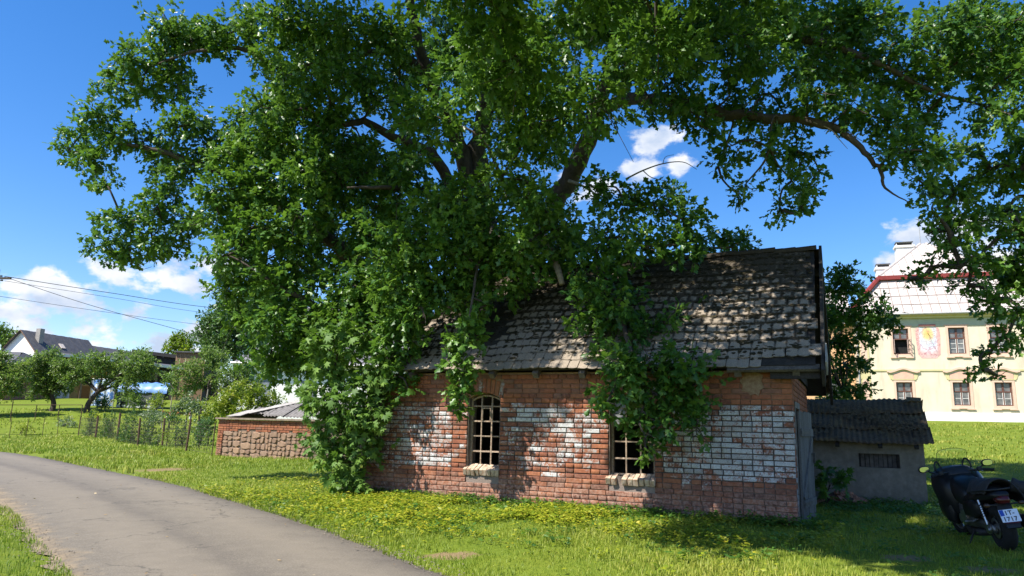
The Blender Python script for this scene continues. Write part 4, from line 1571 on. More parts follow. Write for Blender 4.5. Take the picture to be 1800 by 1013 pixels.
    for (x, y, zb, zt, w_) in ((4.40, 6.0, 13.5, 16.35, .62), (2.85, 6.4, 13.2, 14.75, .52)):
        c1 = MB(); c1.box(x - w_, x + w_, y - .4, y + .4, z(zb), z(zt - .35)); c1.box(x - w_ - .09, x + w_ + .09, y - .49, y + .49, z(zt - .35), z(zt - .2)); c1.box(x - w_ + .05, x + w_ - .05, y - .36, y + .36, z(zt - .2), z(zt + .05))
        ch = c1.build('chimney', chw, root)
        c2 = MB(); c2.box(x - w_ + .1, x + w_ - .1, y - .375, y - .362, z(zt - .15), z(zt + .02)); c2.build('flue_opening', MATS['room_dark'], ch)  # near-black plate: shade of the flue hole painted on
        c3 = MB(); c3.box(x - w_, x + w_, y - .42, y + .42, z(zt + .052), z(zt + .10)); c3.build('chimney_cap', simple('slate', (.12, .12, .13), (.08, .08, .09)), ch)
    MB().tube([(5.62, ya, z(16.3)), (5.62, ya, z(18.4))], .03, 6).build('lightning_rod', MATS['zinc'], root)
    # wing joining on the left
    wing = empty('mansion_wing', (24.755, 52.0, 2.30), math.atan2(-math.cos(ang), math.sin(ang)))
    tag(wing, 'orange rendered wing set back beside the cream mansion, behind the leaves', 'building')
    MB().box(-7, -.02, 2.0, 9, -.2, 7.2).build('wall', simple('orange_render', (.62, .38, .20), (.54, .32, .17), 2, .9), wing)
    q = MB(); q.poly([(-7.4, 1.6, 7.204), (-.04, 1.6, 7.204), (-.04, 9.4, 7.204), (-7.4, 9.4, 7.204), (-5.5, 5.5, 10.5), (-.04, 5.5, 10.5)], [(0, 1, 5, 4), (2, 3, 4, 5), (3, 0, 4), (1, 2, 5), (0, 3, 2, 1)])
    q.build('roof', roofm, wing)
    for x in (-1.6, -4.2):
        fo = MB().box(x - .55, x + .55, 1.93, 1.998, 1.2, 2.9).build('window', sash, wing)
        MB().box(x - .47, x + .47, 1.915, 1.928, 1.28, 2.82).build('pane', glass, fo)


build_mansion()


# ------------------------------------------------------------------ houses and barns behind the garden on the left
def gable_house(name, label, loc, rz, L_, W_, He, Hr, wallm, roofm, panels=14, over=.3, cat='house', windows=()):
    root = empty(name, loc, rz)
    tag(root, label, cat)
    h = W_ / 2
    MB().poly([(0, -h, -.6), (L_, -h, -.6), (L_, h, -.6), (0, h, -.6), (0, -h, He), (L_, -h, He), (L_, h, He), (0, h, He), (0, 0, Hr), (L_, 0, Hr)],
              [(0, 1, 5, 4), (2, 3, 7, 6), (3, 0, 4, 8, 7), (1, 2, 6, 9, 5)]).build('wall', wallm, root)
    k = (Hr - He) / h
    for s_ in (-1, 1):
        for i in range(panels):
            x0, x1 = -over + (L_ + 2 * over) * i / panels, -over + (L_ + 2 * over) * (i + 1) / panels
            g = .012
            y0, y1 = s_ * .0, s_ * (h + over)
            z0, z1 = Hr + .05, He - k * over + .05
            d = .02 * (i % 2)
            P = [(x0 + g, y0, z0 + d), (x1 - g, y0, z0 + d), (x1 - g, y1, z1 + d), (x0 + g, y1, z1 + d)]
            P += [(a, b_, c - .07) for a, b_, c in P]
            F = [(0, 1, 2, 3), (7, 6, 5, 4), (0, 4, 5, 1), (1, 5, 6, 2), (2, 6, 7, 3), (3, 7, 4, 0)]
            MB().poly(P, F if s_ < 0 else [f[::-1] for f in F]).build('roof_panel', roofm, root)
    return root


def build_left_houses():
    dark = simple('dark_sheet_roof', (.115, .112, .118), (.07, .068, .072), 2.5, .7, .3)
    white = simple('white_render', (.80, .79, .76), (.72, .70, .67), 2, .9)
    ochre = simple('ochre_render', (.60, .38, .14), (.48, .29, .10), 1.5, .9)
    rz = math.atan2(9, 1.9)
    zg = 3.1
    a = at(40, 581, 80)
    h1 = gable_house('white_gable_house', 'tall house with white gable and dark sheet roof beyond the orchard', (a[0], a[1], zg), rz, 9.2, 6.2, 4.2, a[2] - zg, white, dark, 16)
    hh = a[2] - zg
    ch = MB(); ch.box(1.0, 1.6, -1.3, -.75, hh - 1.6, hh + .35); ch.build('chimney', simple('chimney_grey', (.36, .33, .30), (.25, .23, .21), 6), h1)
    sk = MB(); M = Matrix.Translation((4.2, -1.35, hh - 1.35 * (hh - 4.2) / 3.1 + .1)) @ Matrix.Rotation(math.atan2(hh - 4.2, 3.1), 4, 'X'); sk.box(-.3, .3, -.35, .35, 0, .08, M); sk.build('skylight', simple('skylight_pale', (.7, .6, .5), (.6, .5, .42)), h1)
    # verge trim in brown along the gable
    for s_ in (-1, 1):
        MB().tube([(-.33, 0, hh + .02), (-.33, s_ * 3.4, 4.2 - (hh - 4.2) / 3.1 * .3 + .0)], .05, 4).build('verge_board', simple('verge_brown', (.22, .12, .07), (.16, .09, .05)), h1)
    for i, y in enumerate((-1.4, .2)):
        MB().box(-.03, -.002, y - .35, y + .35, 2.2, 3.4).build('window', simple('far_window', (.25, .27, .3), (.15, .16, .18)), h1)
    b_ = at(160, 608, 90)
    h2 = gable_house('long_barn', 'long low barn with dark sheet roof joined to the white gable house', (b_[0] - .2, b_[1] + .2, zg), rz, 13, 6.6, 4.4, b_[2] - zg, ochre, dark, 22, cat='barn')
    # house at the very left: dark hipped roof
    p = at(38, 606, 74)
    r3 = empty('hipped_house', (p[0] - 1.6, p[1] + 3, 2.1))
    tag(r3, 'house with a dark hipped roof at the left edge, before the white gable', 'house')
    e = 6.75 - 2.6 + .1
    MB().box(-14, 1.2, -4, 4, -.6, e).build('wall', simple('brick_far', (.38, .19, .11), (.28, .13, .08), 4, .9), r3)
    zr = p[2] - 2.6
    n = 24
    x0, x1 = -14.4, 1.7
    for i in range(n):
        xa, xb = x0 + (x1 - x0) * i / n, x0 + (x1 - x0) * (i + 1) / n
        def top(x):
            q = min(1, max(0, (1.7 - x) / 1.8))
            return q
        qa, qb = top(xa), top(xb)
        P = [(xa + .01, -4.4, e), (xb - .01, -4.4, e), (xb - .01, -4.4 + 4.4 * qb, e + (zr - e) * qb), (xa + .01, -4.4 + 4.4 * qa, e + (zr - e) * qa)]
        P += [(a_, c_, d_ - .08) for a_, c_, d_ in P]
        MB().poly(P, [(0, 1, 2, 3), (7, 6, 5, 4), (0, 4, 5, 1), (1, 5, 6, 2), (2, 6, 7, 3), (3, 7, 4, 0)]).build('roof_panel', dark, r3)
    MB().poly([(1.69, -4.4, e), (1.69, 4.4, e), (-.08, 0, zr - .02)], [(0, 1, 2)]).build('hip_end', dark, r3)
    MB().poly([(x0, 4.4, e), (x1, 4.4, e), (-.1, 0, zr - .03), (x0, 0, zr - .03)], [(0, 3, 2, 1)]).build('roof_rear', dark, r3)
    # carport: long low roof with pale fascia, ochre back wall
    A, B = at(98, 624, 78), at(322, 648, 86)
    d = B - A
    rzc = math.atan2(d[1], d[0])
    cpt = empty('carport', (A[0], A[1], 2.9), rzc)
    tag(cpt, 'long open carport with pale fascia and ochre back wall behind the apple trees', 'carport')
    Lc = math.hypot(d[0], d[1])
    za, zb = A[2] - 2.9, B[2] - 2.9
    P = [(0, 0, za), (Lc, 0, zb), (Lc, 5.5, zb + .6), (0, 5.5, za + .6)]
    MB().poly(P + [(x, y, q + .12) for x, y, q in P], [(0, 3, 2, 1), (4, 5, 6, 7), (0, 1, 5, 4), (2, 3, 7, 6), (1, 2, 6, 5), (3, 0, 4, 7)]).build('roof', dark, cpt)
    MB().poly([(0, -.06, za - .12), (Lc, -.06, zb - .12), (Lc, -.06, zb + .16), (0, -.06, za + .16), (0, -.005, za - .12), (Lc, -.005, zb - .12), (Lc, -.005, zb + .16), (0, -.005, za + .16)],
              [(0, 1, 2, 3), (7, 6, 5, 4), (3, 2, 6, 7), (0, 4, 5, 1)]).build('fascia', simple('pale_fascia', (.62, .66, .68), (.5, .54, .56), 3, .5), cpt)
    MB().box(-2, Lc * .55, 5.2, 5.5, -.8, za + .3).build('back_wall', ochre, cpt)
    MB().box(Lc * .55 + .01, Lc, 5.0, 5.2, -.8, zb + .3).build('bay_shade', simple('dark_infill', (.05, .042, .036), (.025, .02, .018), 4), cpt)  # near-black panel: shade of the open bay painted in
    for i in range(6):
        x = .3 + i * (Lc - .6) / 5
        MB().box(x - .09, x + .09, .1, .28, -.8, za + (zb - za) * x / Lc - .002).build('post', simple('post_wood', (.20, .14, .09), (.12, .08, .05)), cpt)
    for x, c in ((1.2, (.62, .6, .56)), (3.3, (.45, .2, .06)), (5.4, (.66, .64, .6))):
        MB().box(x, x + 1.1, 5.12, 5.195, -.5, 1.9).build('door', simple('door_%d' % int(x * 10), c), cpt)
    # dark open barn and boarded shed above it
    A, B = at(232, 614, 97), at(312, 624, 97)
    ob = empty('open_barn', (A[0], A[1], 3.2), math.atan2(B[1] - A[1], B[0] - A[0]))
    tag(ob, 'black open-fronted barn roof behind the carport', 'barn')
    Lb = np.linalg.norm((B - A)[:2])
    MB().box(0, Lb, .5, 6, -.6, A[2] - 3.2 - .9).build('wall', MATS['dark_infill'], ob)  # solid near-black block: shade inside the open front painted in
    za, zb = A[2] - 3.2, B[2] - 3.2
    P = [(0, 0, za - .45), (Lb, 0, zb - .45), (Lb, 6, zb - .3), (0, 6, za - .3), (0, 0, za), (Lb, 0, zb), (Lb, 6, zb + .1), (0, 6, za + .1)]
    MB().poly(P, [(0, 3, 2, 1), (4, 5, 6, 7), (0, 1, 5, 4), (2, 3, 7, 6), (1, 2, 6, 5), (3, 0, 4, 7)]).build('roof', simple('tar_roof', (.035, .032, .03), (.02, .018, .017)), ob)
    A, B = at(310, 619, 92), at(362, 622, 92)
    ws = empty('boarded_shed', (A[0], A[1], 3.2), math.atan2(B[1] - A[1], B[0] - A[0]))
    tag(ws, 'shed of weathered vertical boards between the black barn and the tall dark tree', 'shed')
    Lb = np.linalg.norm((B - A)[:2]); ht = A[2] - 3.2
    MB().box(0, Lb, .05, 5, -.6, ht - .15).build('wall', MATS['dark_infill'], ws)
    bw = simple('warm_boards', (.30, .20, .12), (.14, .09, .055), 3, .85, .15, stretch=(1, 1, .15))
    n = 16
    for i in range(n):
        MB().box(Lb * i / n + .015, Lb * (i + 1) / n - .015, -.01 - .01 * (i % 3), .04, -.5, ht - .1 + .04 * (i % 2)).build('board', bw, ws)
    MB().box(-.2, Lb + .3, -.3, 5.3, ht - .05, ht + .1).build('roof', dark, ws)
    # grey hipped house behind the stone shed
    g = empty('grey_roof_house', (-16.0, 65.0, 1.9))
    tag(g, 'white house with steep grey hipped roof behind the stone shed and oak', 'house')
    e, tp = 5.95 - 1.9, 11.6 - 1.9
    MB().box(-6.2, 8, -4.6, 5, -.8, e).build('wall', white, g)
    slate = simple('slate_roof', (.20, .19, .205), (.135, .13, .14), 3, .8, .3)
    rows_ = 20
    for j in range(rows_):
        q0, q1 = j / rows_, (j + 1) / rows_
        def ed(q):
            return -6.7 + 4.6 * q, -5.1 + 5.1 * q, e + (tp - e) * q
        (xa, ya, za), (xb, yb, zb) = ed(q0), ed(q1)
        xr0, xr1 = 8.5 - 3 * q0, 8.5 - 3 * q1
        MB().poly([(xa, ya, za + .05), (xr0, ya, za + .05), (xr1, yb, zb), (xb, yb, zb), (xa, ya, za), (xr0, ya, za)], [(0, 1, 2, 3), (4, 5, 1, 0)]).build('slate_course', slate, g)
        MB().poly([(xa, -ya, za + .05), (xa, ya, za + .05), (xb, yb, zb), (xb, -yb, zb)], [(0, 1, 2, 3)]).build('slate_course', slate, g)
    MB().poly([(-6.7, 5.1, e), (8.5, 5.1, e), (5.5, 0, tp), (-2.1, 0, tp)], [(1, 0, 3, 2)]).build('roof_rear', slate, g)
    MB().poly([(8.5, -5.1, e), (8.5, 5.1, e), (5.5, 0, tp)], [(0, 1, 2)]).build('roof_end', slate, g)
    MB().tube([(-6.8, -5.15, e + .02), (8.5, -5.15, e + .02)], .10, 6).build('gutter', MATS['zinc'], g)
    for x in (-4.2, -.5):
        w = MB().box(x - .6, x + .6, -4.64, -4.602, 1.2, 2.8).build('window', MATS['far_window'], g)
        MB().box(x - .68, x + .68, -4.70, -4.602, 1.08, 1.19).build('sill', white, w)
    # covered trailer on the lawn
    tr = empty('covered_trailer', (-34.9, 64.0, gz(-32.5, 64.0)), R(3))
    tag(tr, 'grey box trailer under a blue tarpaulin parked behind the apple tree', 'trailer')
    MB().box(1.0, 4.0, 0, 2.2, .28, 1.55).build('body', simple('trailer_grey', (.12, .13, .14), (.085, .09, .095), 3, .5), tr)
    MB().box(.98, 4.03, -.03, 2.2, .06, .275).build('skirt', simple('skirt_pale', (.55, .57, .6), (.45, .47, .5)), tr)
    P, F = [], []
    n = 24
    for i in range(n + 1):
        x = .95 + 4.2 * i / n
        sg = .05 * math.sin(i * 1.3)
        for (y, q) in ((-.08, 1.35 + sg), (-.06, 1.72 + sg * .6), (.5, 2.15 + sg), (1.1, 2.3 + sg), (1.8, 2.1), (2.3, 1.5)):
            P.append((x, y, q))
    for i in range(n):
        for j in range(5):
            F.append((i * 6 + j, i * 6 + 6 + j, i * 6 + 7 + j, i * 6 + 1 + j))
    MB().poly(P, F).build('tarpaulin', simple('blue_tarp', (.16, .32, .62), (.11, .22, .48), 2, .45, .4), tr, smooth=True)
    for x in (1.6, 3.3):
        MB().torus((x, .02, .30), .24, .09).build('wheel', simple('tyre_far', (.02, .02, .02)), tr)
    # patterned sheet hanging beside it
    hs = empty('hanging_sheet', (-35.9, 63.5, gz(-35.5, 63.5)))
    tag(hs, 'blue and white patterned cloth hanging on a frame behind the apple trunk', 'cloth')
    m, nt, b, N, L = new_mat('patterned_cloth')
    L(ramp(nt, noise(nt, 2.6, 2), ((.38, (.10, .24, .60)), (.46, (.55, .68, .85)), (.56, (.65, .7, .78)), (.64, (.62, .52, .14))), 'CONSTANT'), b.inputs['Base Color'])
    P = [(x * .16, .06 * math.sin(x * 1.7), q) for q in (.15, 2.4) for x in range(13)]
    MB().poly(P, [(i, i + 1, i + 14, i + 13) for i in range(12)]).build('cloth', m, hs)
    MB().tube([(-.05, 0, 0), (-.05, 0, 2.45), (2.0, 0, 2.45), (2.0, 0, 0)], .03, 6).build('frame', MATS['zinc'], hs)


build_left_houses()


# ------------------------------------------------------------------ foliage machinery
OAK_L = np.array([(0, 0, 0), (.52, 0, .02), (1, 0, -.05),
                  (.28, .25, -.05), (.40, .11, -.01), (.64, .34, -.09), (.78, .14, -.03),
                  (.28, -.25, -.05), (.40, -.11, -.01), (.64, -.34, -.09), (.78, -.14, -.03)])
OAK_F = np.array([(0, 4, 3), (0, 1, 4), (1, 5, 4), (1, 6, 5), (1, 2, 6), (0, 7, 8), (0, 8, 1), (1, 8, 9), (1, 9, 10), (1, 10, 2)])
OVAL_L = np.array([(0, 0, 0), (.5, 0, .04), (1, 0, -.04), (.5, .26, -.04), (.5, -.26, -.04)])
OVAL_F = np.array([(0, 1, 3), (1, 2, 3), (0, 4, 1), (1, 4, 2)])
MAPLE_L = np.array([(0, 0, 0), (.40, 0, .03), (1.0, 0, -.10), (.62, .12, -.01), (.80, .44, -.10), (.42, .26, -.02), (.30, .55, -.10), (.16, .20, -.02),
                    (.62, -.12, -.01), (.80, -.44, -.10), (.42, -.26, -.02), (.30, -.55, -.10), (.16, -.20, -.02)])
MAPLE_F = np.array([(1, 2, 3), (1, 3, 4), (1, 4, 5), (1, 5, 6), (1, 6, 7), (0, 1, 7), (1, 8, 2), (1, 9, 8), (1, 10, 9), (1, 11, 10), (1, 12, 11), (0, 12, 1)])


def unit(v):
    return v / (np.linalg.norm(v, axis=-1, keepdims=True) + 1e-9)


def leaves_mesh(name, P, D, Nn, S, v, tmpl, mat, parent):
    TV, TF = tmpl
    D = unit(D)
    Y = unit(np.cross(Nn, D))
    Z = np.cross(D, Y)
    V = P[:, None, :] + S[:, None, None] * (TV[None, :, 0:1] * D[:, None] + TV[None, :, 1:2] * Y[:, None] + TV[None, :, 2:3] * Z[:, None])
    n, k = len(P), len(TV)
    F = (TF[None] + (np.arange(n) * k)[:, None, None]).reshape(-1, 3)
    return np_obj(name, V.reshape(-1, 3), F, mat, parent, {'v': np.repeat(np.clip(v, 0, 1), k)})


def sprays(blobs, g, leaf, dens, droop=.15, k=9, spread=.30, shell=2.0, updown=.8):
    """blobs: rows (x,y,z,rx,ry,rz, tone). Returns leaf arrays."""
    Ps, Ds, Ns, Ss, Vs = [], [], [], [], []
    for (cx, cy, cz, rx, ry, rz, tone) in blobs:
        ns = max(5, int(rx * rz * math.pi * dens / k))
        d = unit(g.normal(size=(ns, 3)))
        ph = g.uniform(0, 6.28, 6)
        lump = 1 + .20 * np.sin(d[:, 0] * 5 + ph[0]) * np.sin(d[:, 2] * 5 + ph[1]) + .13 * np.sin(d[:, 1] * 9 + ph[2])
        rad = g.random(ns) ** (1 / shell) * lump
        c = np.array([cx, cy, cz]) + d * np.array([rx, ry, rz]) * rad[:, None]
        ax = unit(d + .7 * g.normal(size=(ns, 3)) * .6 + np.array([0, 0, -droop]))
        # leaves in a loose rosette along the twig end
        t = g.random((ns, k))
        rd = unit(g.normal(size=(ns, k, 3)))
        rd = unit(rd + ax[:, None, :] * .9)
        p = c[:, None] + ax[:, None] * (t[..., None] - .5) * spread + rd * leaf * .25
        nn = unit(np.array([0, 0, updown]) + np.array(SUN)[None] * .30 + g.normal(size=(ns, k, 3)) * .62)
        Ps.append(p.reshape(-1, 3)); Ds.append((rd + np.array([0, 0, -droop])).reshape(-1, 3)); Ns.append(nn.reshape(-1, 3))
        Ss.append(leaf * np.repeat(g.uniform(.78, 1.2, ns), k) * g.uniform(.6, 1.25, ns * k))
        Vs.append(np.repeat(tone + g.normal(0, .16, ns), k) + g.normal(0, .17, ns * k))
    return [np.concatenate(a) for a in (Ps, Ds, Ns, Ss, Vs)]


def bark_material(name, c1, c2):
    m, nt, b, N, L = new_mat(name)
    f = noise(nt, 7, 6, .65, stretch=(1, 1, .22))
    f2 = noise(nt, 40, 4, .6, stretch=(1, 1, .4))
    c = mixc(nt, .4, ramp(nt, f, ((.35, c2), (.65, c1))), ramp(nt, f2, ((.3, c2), (.7, c1))))
    L(c, b.inputs['Base Color']); b.inputs['Roughness'].default_value = .95
    bump(nt, b, f, .9, .05)
    MATS[name] = m
    return m


BARK = bark_material('oak_bark', (.105, .082, .062), (.028, .022, .018))
BARK2 = bark_material('apple_bark', (.085, .062, .050), (.03, .022, .018))
DEADWOOD = simple('dead_wood', (.36, .30, .22), (.20, .16, .12), 12, .9, bmp=.3)
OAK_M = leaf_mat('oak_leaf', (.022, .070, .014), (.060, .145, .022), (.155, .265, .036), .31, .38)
MAPLE_M = leaf_mat('maple_leaf', (.05, .115, .018), (.095, .185, .028), (.16, .26, .04), .30, .58)
APPLE_M = leaf_mat('apple_leaf', (.07, .125, .03), (.14, .21, .05), (.25, .30, .075), .36)
YELLOW_M = leaf_mat('golden_leaf', (.10, .15, .012), (.20, .25, .015), (.32, .33, .03), .35)
DARKG_M = leaf_mat('dark_needles', (.022, .06, .018), (.045, .105, .028), (.09, .16, .04), .2)
PALE_M = leaf_mat('silver_leaf', (.08, .12, .06), (.14, .19, .10), (.24, .28, .16), .25)


def px_blobs(lst, g, jy=.5, tone=.5, flat=.85, depth=1.0):
    out = []
    for it in lst:
        px, py, rp, Y = it[:4]
        Y = Y + g.uniform(-jy, jy)
        p = at(px, py, Y)
        r_ = rp / FPX * Y
        out.append((p[0], p[1], p[2], r_, r_ * depth, r_ * flat, tone + g.normal(0, .10)))
    return out


def twig_mesh(name, blobs, nodes, g, mat, parent, r0=.022, each=1):
    """thin branches from the nearest limb node to each clump"""
    Vs, Fs, n0 = [], [], 0
    NP = np.array(nodes)[:, :3]
    todo = list(range(len(blobs)))
    C = np.array([b_[:3] for b_ in blobs])
    best = np.array([np.linalg.norm(NP - c, axis=1).min() for c in C])
    near = np.array([NP[np.linalg.norm(NP - c, axis=1).argmin()] for c in C])
    order = []
    while todo:                                    # grow outwards: each clump hangs on the nearest wood already there
        j = min(todo, key=lambda i: best[i])
        todo.remove(j)
        order.append((j, near[j].copy(), best[j]))
        d_ = np.linalg.norm(C - C[j], axis=1)
        m_ = d_ < best
        best[m_] = d_[m_]
        near[m_] = C[j]
    for (jj, a, dj) in order:
        bl_ = blobs[jj]
        c = C[jj]
        dist, j = {0: dj}, 0
        for e in range(1):
            if dj < .15:
                continue
            m = (a + c) / 2 + g.normal(0, .12, 3) * dist[j] + np.array([0, 0, .06 * dist[j]])
            tip = c + unit(c - a) * bl_[3] * .5 + g.normal(0, .15, 3) * bl_[3]
            path = spline([a, m, c, tip], 4)
            rad = np.linspace(min(r0 * (1 + dist[j] * .35), .06), .006, len(path))
            V, F = tube_np(path, rad, 5, False)
            Vs.append(V); Fs.append(np.array(F) + n0); n0 += len(V)
            for s_ in range(3):
                q = path[g.integers(len(path) // 2, len(path))]
                tp = q + g.normal(0, .55, 3) * bl_[3]
                V, F = tube_np(np.array([q, (q + tp) / 2 + g.normal(0, .05, 3), tp]), [.010, .007, .004], 4, False)
                Vs.append(V); Fs.append(np.array(F) + n0); n0 += len(V)
    if not Vs:
        return None
    o = np_obj(name, np.concatenate(Vs), np.concatenate(Fs), mat, parent, smooth=True)
    tag(o, kind='stuff')
    return o


# ------------------------------------------------------------------ the big oak
def build_oak():
    g = np.random.default_rng(21)
    root = empty('oak_tree', (-.6, 19.5, gz(-.6, 19.5)))
    tag(root, 'huge old oak spreading its crown over the brick outbuilding', 'tree')
    base = np.array(root.location)
    def rel(p):
        return np.asarray(p, float) - base
    tz = [(-.6, 19.5, -.3), (-.55, 19.5, .4), (-.5, 19.4, 1.6), (-.45, 19.3, 3.2), (-.42, 19.25, 4.6), (-.4, 19.2, 5.4)]
    P = spline(tz, 5)
    rad = np.interp(np.linspace(0, 1, len(P)), [0, .12, .35, .75, 1], [.95, .72, .60, .56, .45])
    V, F = tube_np(P, rad, 16)
    V = V + .03 * np.sin(V[:, [2]] * 3 + np.arctan2(V[:, [1]] - 19.4, V[:, [0]] + .5) * 7) * unit(V - np.array([-.5, 19.4, 0]) * np.array([1, 1, 0]) - V * np.array([0, 0, 1]))
    MB().poly((V - base).tolist(), F).build('trunk', BARK, root, smooth=True)
    T5 = (-.4, 19.2, 5.2)
    T3 = (-.45, 19.3, 3.4)
    def pl(*pts):
        return [p if len(p) == 3 and isinstance(p, tuple) and p in (T5, T3) else tuple(at(*p)) for p in pts]
    limbs = [
        ([T5] + [tuple(at(*p)) for p in ((985, 345, 18.4), (1030, 250, 17.4), (1050, 190, 17), (1075, 110, 16.5), (1110, 20, 16.2), (1130, -120, 16))], .30, .13),
        ([T5] + [tuple(at(*p)) for p in ((842, 300, 19.0), (850, 220, 18.8), (868, 120, 18.4), (890, 0, 18), (900, -170, 18))], .34, .15),
        ([T5] + [tuple(at(*p)) for p in ((818, 290, 18.8), (790, 210, 18.2), (752, 130, 17.5), (730, 40, 17), (700, -120, 16.6))], .28, .10),
        ([T5] + [tuple(at(*p)) for p in ((780, 300, 18.4), (740, 262, 17.8), (690, 240, 17), (640, 215, 16.5), (590, 218, 16), (520, 190, 15.8), (440, 205, 15.8))], .19, .03),
        ([T3] + [tuple(at(*p)) for p in ((740, 560, 18.6), (655, 500, 18.2), (600, 440, 17.6), (545, 400, 17.2), (470, 350, 16.8), (380, 300, 16.5), (280, 265, 16.3), (200, 250, 16))], .30, .03),
        ([tuple(at(*p)) for p in ((752, 130, 17.5), (680, 90, 17), (590, 110, 16.6), (500, 120, 16.3), (420, 85, 16.1), (330, 95, 16), (260, 120, 16))], .14, .02),
        ([tuple(at(*p)) for p in ((1050, 190, 17), (1110, 175, 15.5), (1200, 180, 14.3), (1300, 205, 13.5), (1420, 212, 13), (1478, 232, 12.8), (1520, 268, 12.7), (1548, 300, 12.6), (1556, 330, 12.6), (1600, 358, 12.5))], .17, .008),
        ([tuple(at(*p)) for p in ((1075, 110, 16.5), (1180, 70, 15), (1300, 60, 14), (1420, 70, 13.5), (1540, 110, 13.2), (1640, 160, 13.2), (1740, 190, 13.4))], .16, .02),
        ([T5] + [tuple(at(*p)) for p in ((880, 390, 17), (860, 410, 15), (840, 470, 13.6), (825, 560, 13.0), (812, 640, 12.85))], .07, .008),
        ([T5] + [tuple(at(*p)) for p in ((960, 420, 17.5), (1030, 430, 15.4), (1075, 500, 13.9), (1100, 590, 12.5), (1125, 660, 11.8), (1160, 700, 11.65), (1210, 720, 11.6))], .11, .008),
        ([T3] + [tuple(at(*p)) for p in ((700, 590, 17.5), (600, 560, 16), (520, 520, 15.2), (440, 470, 15))], .22, .02),
        ([T5] + [tuple(at(*p)) for p in ((820, 380, 17), (740, 340, 16), (680, 330, 15.2), (610, 330, 14.8))], .16, .02),
        ([T3] + [tuple(at(*p)) for p in ((1010, 500, 18), (1120, 470, 17.5), (1200, 440, 17.3), (1290, 435, 17.3))], .15, .02),
    ]
    nodes = []
    for pts, r0, r1 in limbs:
        Q = spline(pts, 5)
        rr_ = np.linspace(0, 1, len(Q)) ** .8 * (r1 - r0) + r0
        Q[1:-1] += g.normal(0, 1, Q[1:-1].shape) * np.minimum(.03, rr_[1:-1, None] * .25)
        V, F = tube_np(Q, rr_, 10)
        MB().poly((V - base).tolist(), F).build('limb', BARK, root, smooth=True)
        nodes += [tuple(q) for q in Q[3:]]
    # dead wood: bare twigs and a torn stub
    def dead(pts, r0, r1):
        Q = spline([tuple(at(*p)) for p in pts], 5)
        V, F = tube_np(Q, np.linspace(r0, r1, len(Q)), 6)
        MB().poly((V - base).tolist(), F).build('dead_branch', DEADWOOD, root, smooth=True)
    dead([(1100, 315, 16.5), (1130, 300, 16.3), (1165, 288, 16.2), (1200, 285, 16.2), (1225, 298, 16.2)], .022, .006)
    dead([(1130, 300, 16.3), (1145, 312, 16.2), (1170, 318, 16.2), (1195, 322, 16.2)], .014, .005)
    dead([(1165, 288, 16.2), (1170, 276, 16.2), (1185, 272, 16.2)], .010, .004)
    dead([(955, 415, 14.6), (972, 450, 14.0), (982, 478, 13.7), (988, 500, 13.6)], .09, .06)
    dead([(866, 180, 17.6), (890, 205, 17.4), (885, 225, 17.3), (895, 242, 17.2)], .035, .010)
    dead([(905, 182, 17.5), (890, 205, 17.4), (878, 214, 17.4), (860, 212, 17.4)], .025, .006)
    dead([(1000, 318, 17.0), (1020, 325, 16.8), (1045, 340, 16.6), (1050, 345, 16.6)], .045, .012)
    dead([(1430, 215, 12.9), (1460, 228, 12.8), (1475, 245, 12.8), (1490, 262, 12.8)], .014, .004)
    dead([(1490, 230, 12.8), (1510, 245, 12.8), (1525, 252, 12.8)], .008, .003)
    left = [(300, 45, 42), (235, 105, 45), (285, 100, 48), (330, 75, 45), (205, 148, 32), (250, 152, 38), (312, 150, 40), (350, 60, 32), (400, 60, 48), (452, 45, 48), (395, 95, 26),
            (175, 200, 36), (140, 240, 34), (200, 238, 42), (255, 248, 36), (160, 285, 34), (185, 325, 24), (310, 225, 30), (290, 278, 40), (340, 212, 36), (360, 262, 42),
            (300, 322, 32), (276, 362, 36), (215, 385, 40), (185, 432, 34), (228, 446, 30), (268, 420, 40), (320, 392, 36), (305, 430, 24), (120, 265, 20), (330, 300, 26), (345, 385, 28)]
    midl = [(425, 218, 42), (400, 272, 48), (378, 335, 40), (470, 190, 46), (450, 262, 52), (432, 332, 52), (402, 392, 48), (390, 452, 42), (442, 402, 52), (432, 472, 52), (482, 332, 58),
            (502, 252, 56), (520, 170, 50), (542, 302, 58), (500, 422, 58), (552, 382, 52), (482, 502, 56), (542, 472, 52), (402, 512, 34), (428, 552, 46), (482, 572, 56), (542, 562, 58), (512, 630, 46), (572, 620, 54),
            (470, 640, 34), (500, 40, 58), (562, 62, 66), (482, 112, 42), (545, 130, 54)]
    cen = [(602, 42, 66), (622, 132, 54), (580, 190, 42), (560, 262, 48), (692, 62, 58), (702, 142, 48), (650, 300, 54), (602, 332, 58), (692, 352, 58), (642, 412, 58), (718, 290, 44), (600, 270, 34), (665, 180, 28), (640, 258, 30), (700, 305, 38), (560, 215, 30)]
    back = [(802, 60, 78), (882, 72, 72), (962, 62, 76), (762, 120, 54), (905, 165, 56), (945, 225, 44), (985, 265, 34), (835, 130, 52), (1000, 150, 48), (720, 210, 32), (905, 240, 36), (1050, 50, 56), (760, 250, 22), (700, 430, 60)]
    lit = [(702, 432, 62), (762, 362, 50), (782, 422, 62), (822, 352, 56), (852, 422, 62), (882, 312, 46), (932, 352, 54), (922, 432, 58), (982, 402, 48), (985, 450, 40), (702, 502, 56), (762, 500, 52), (832, 482, 56),
           (900, 488, 48), (822, 540, 36), (702, 562, 46), (662, 522, 52), (622, 502, 52), (642, 572, 52), (590, 560, 46), (860, 535, 22), (735, 540, 30)]
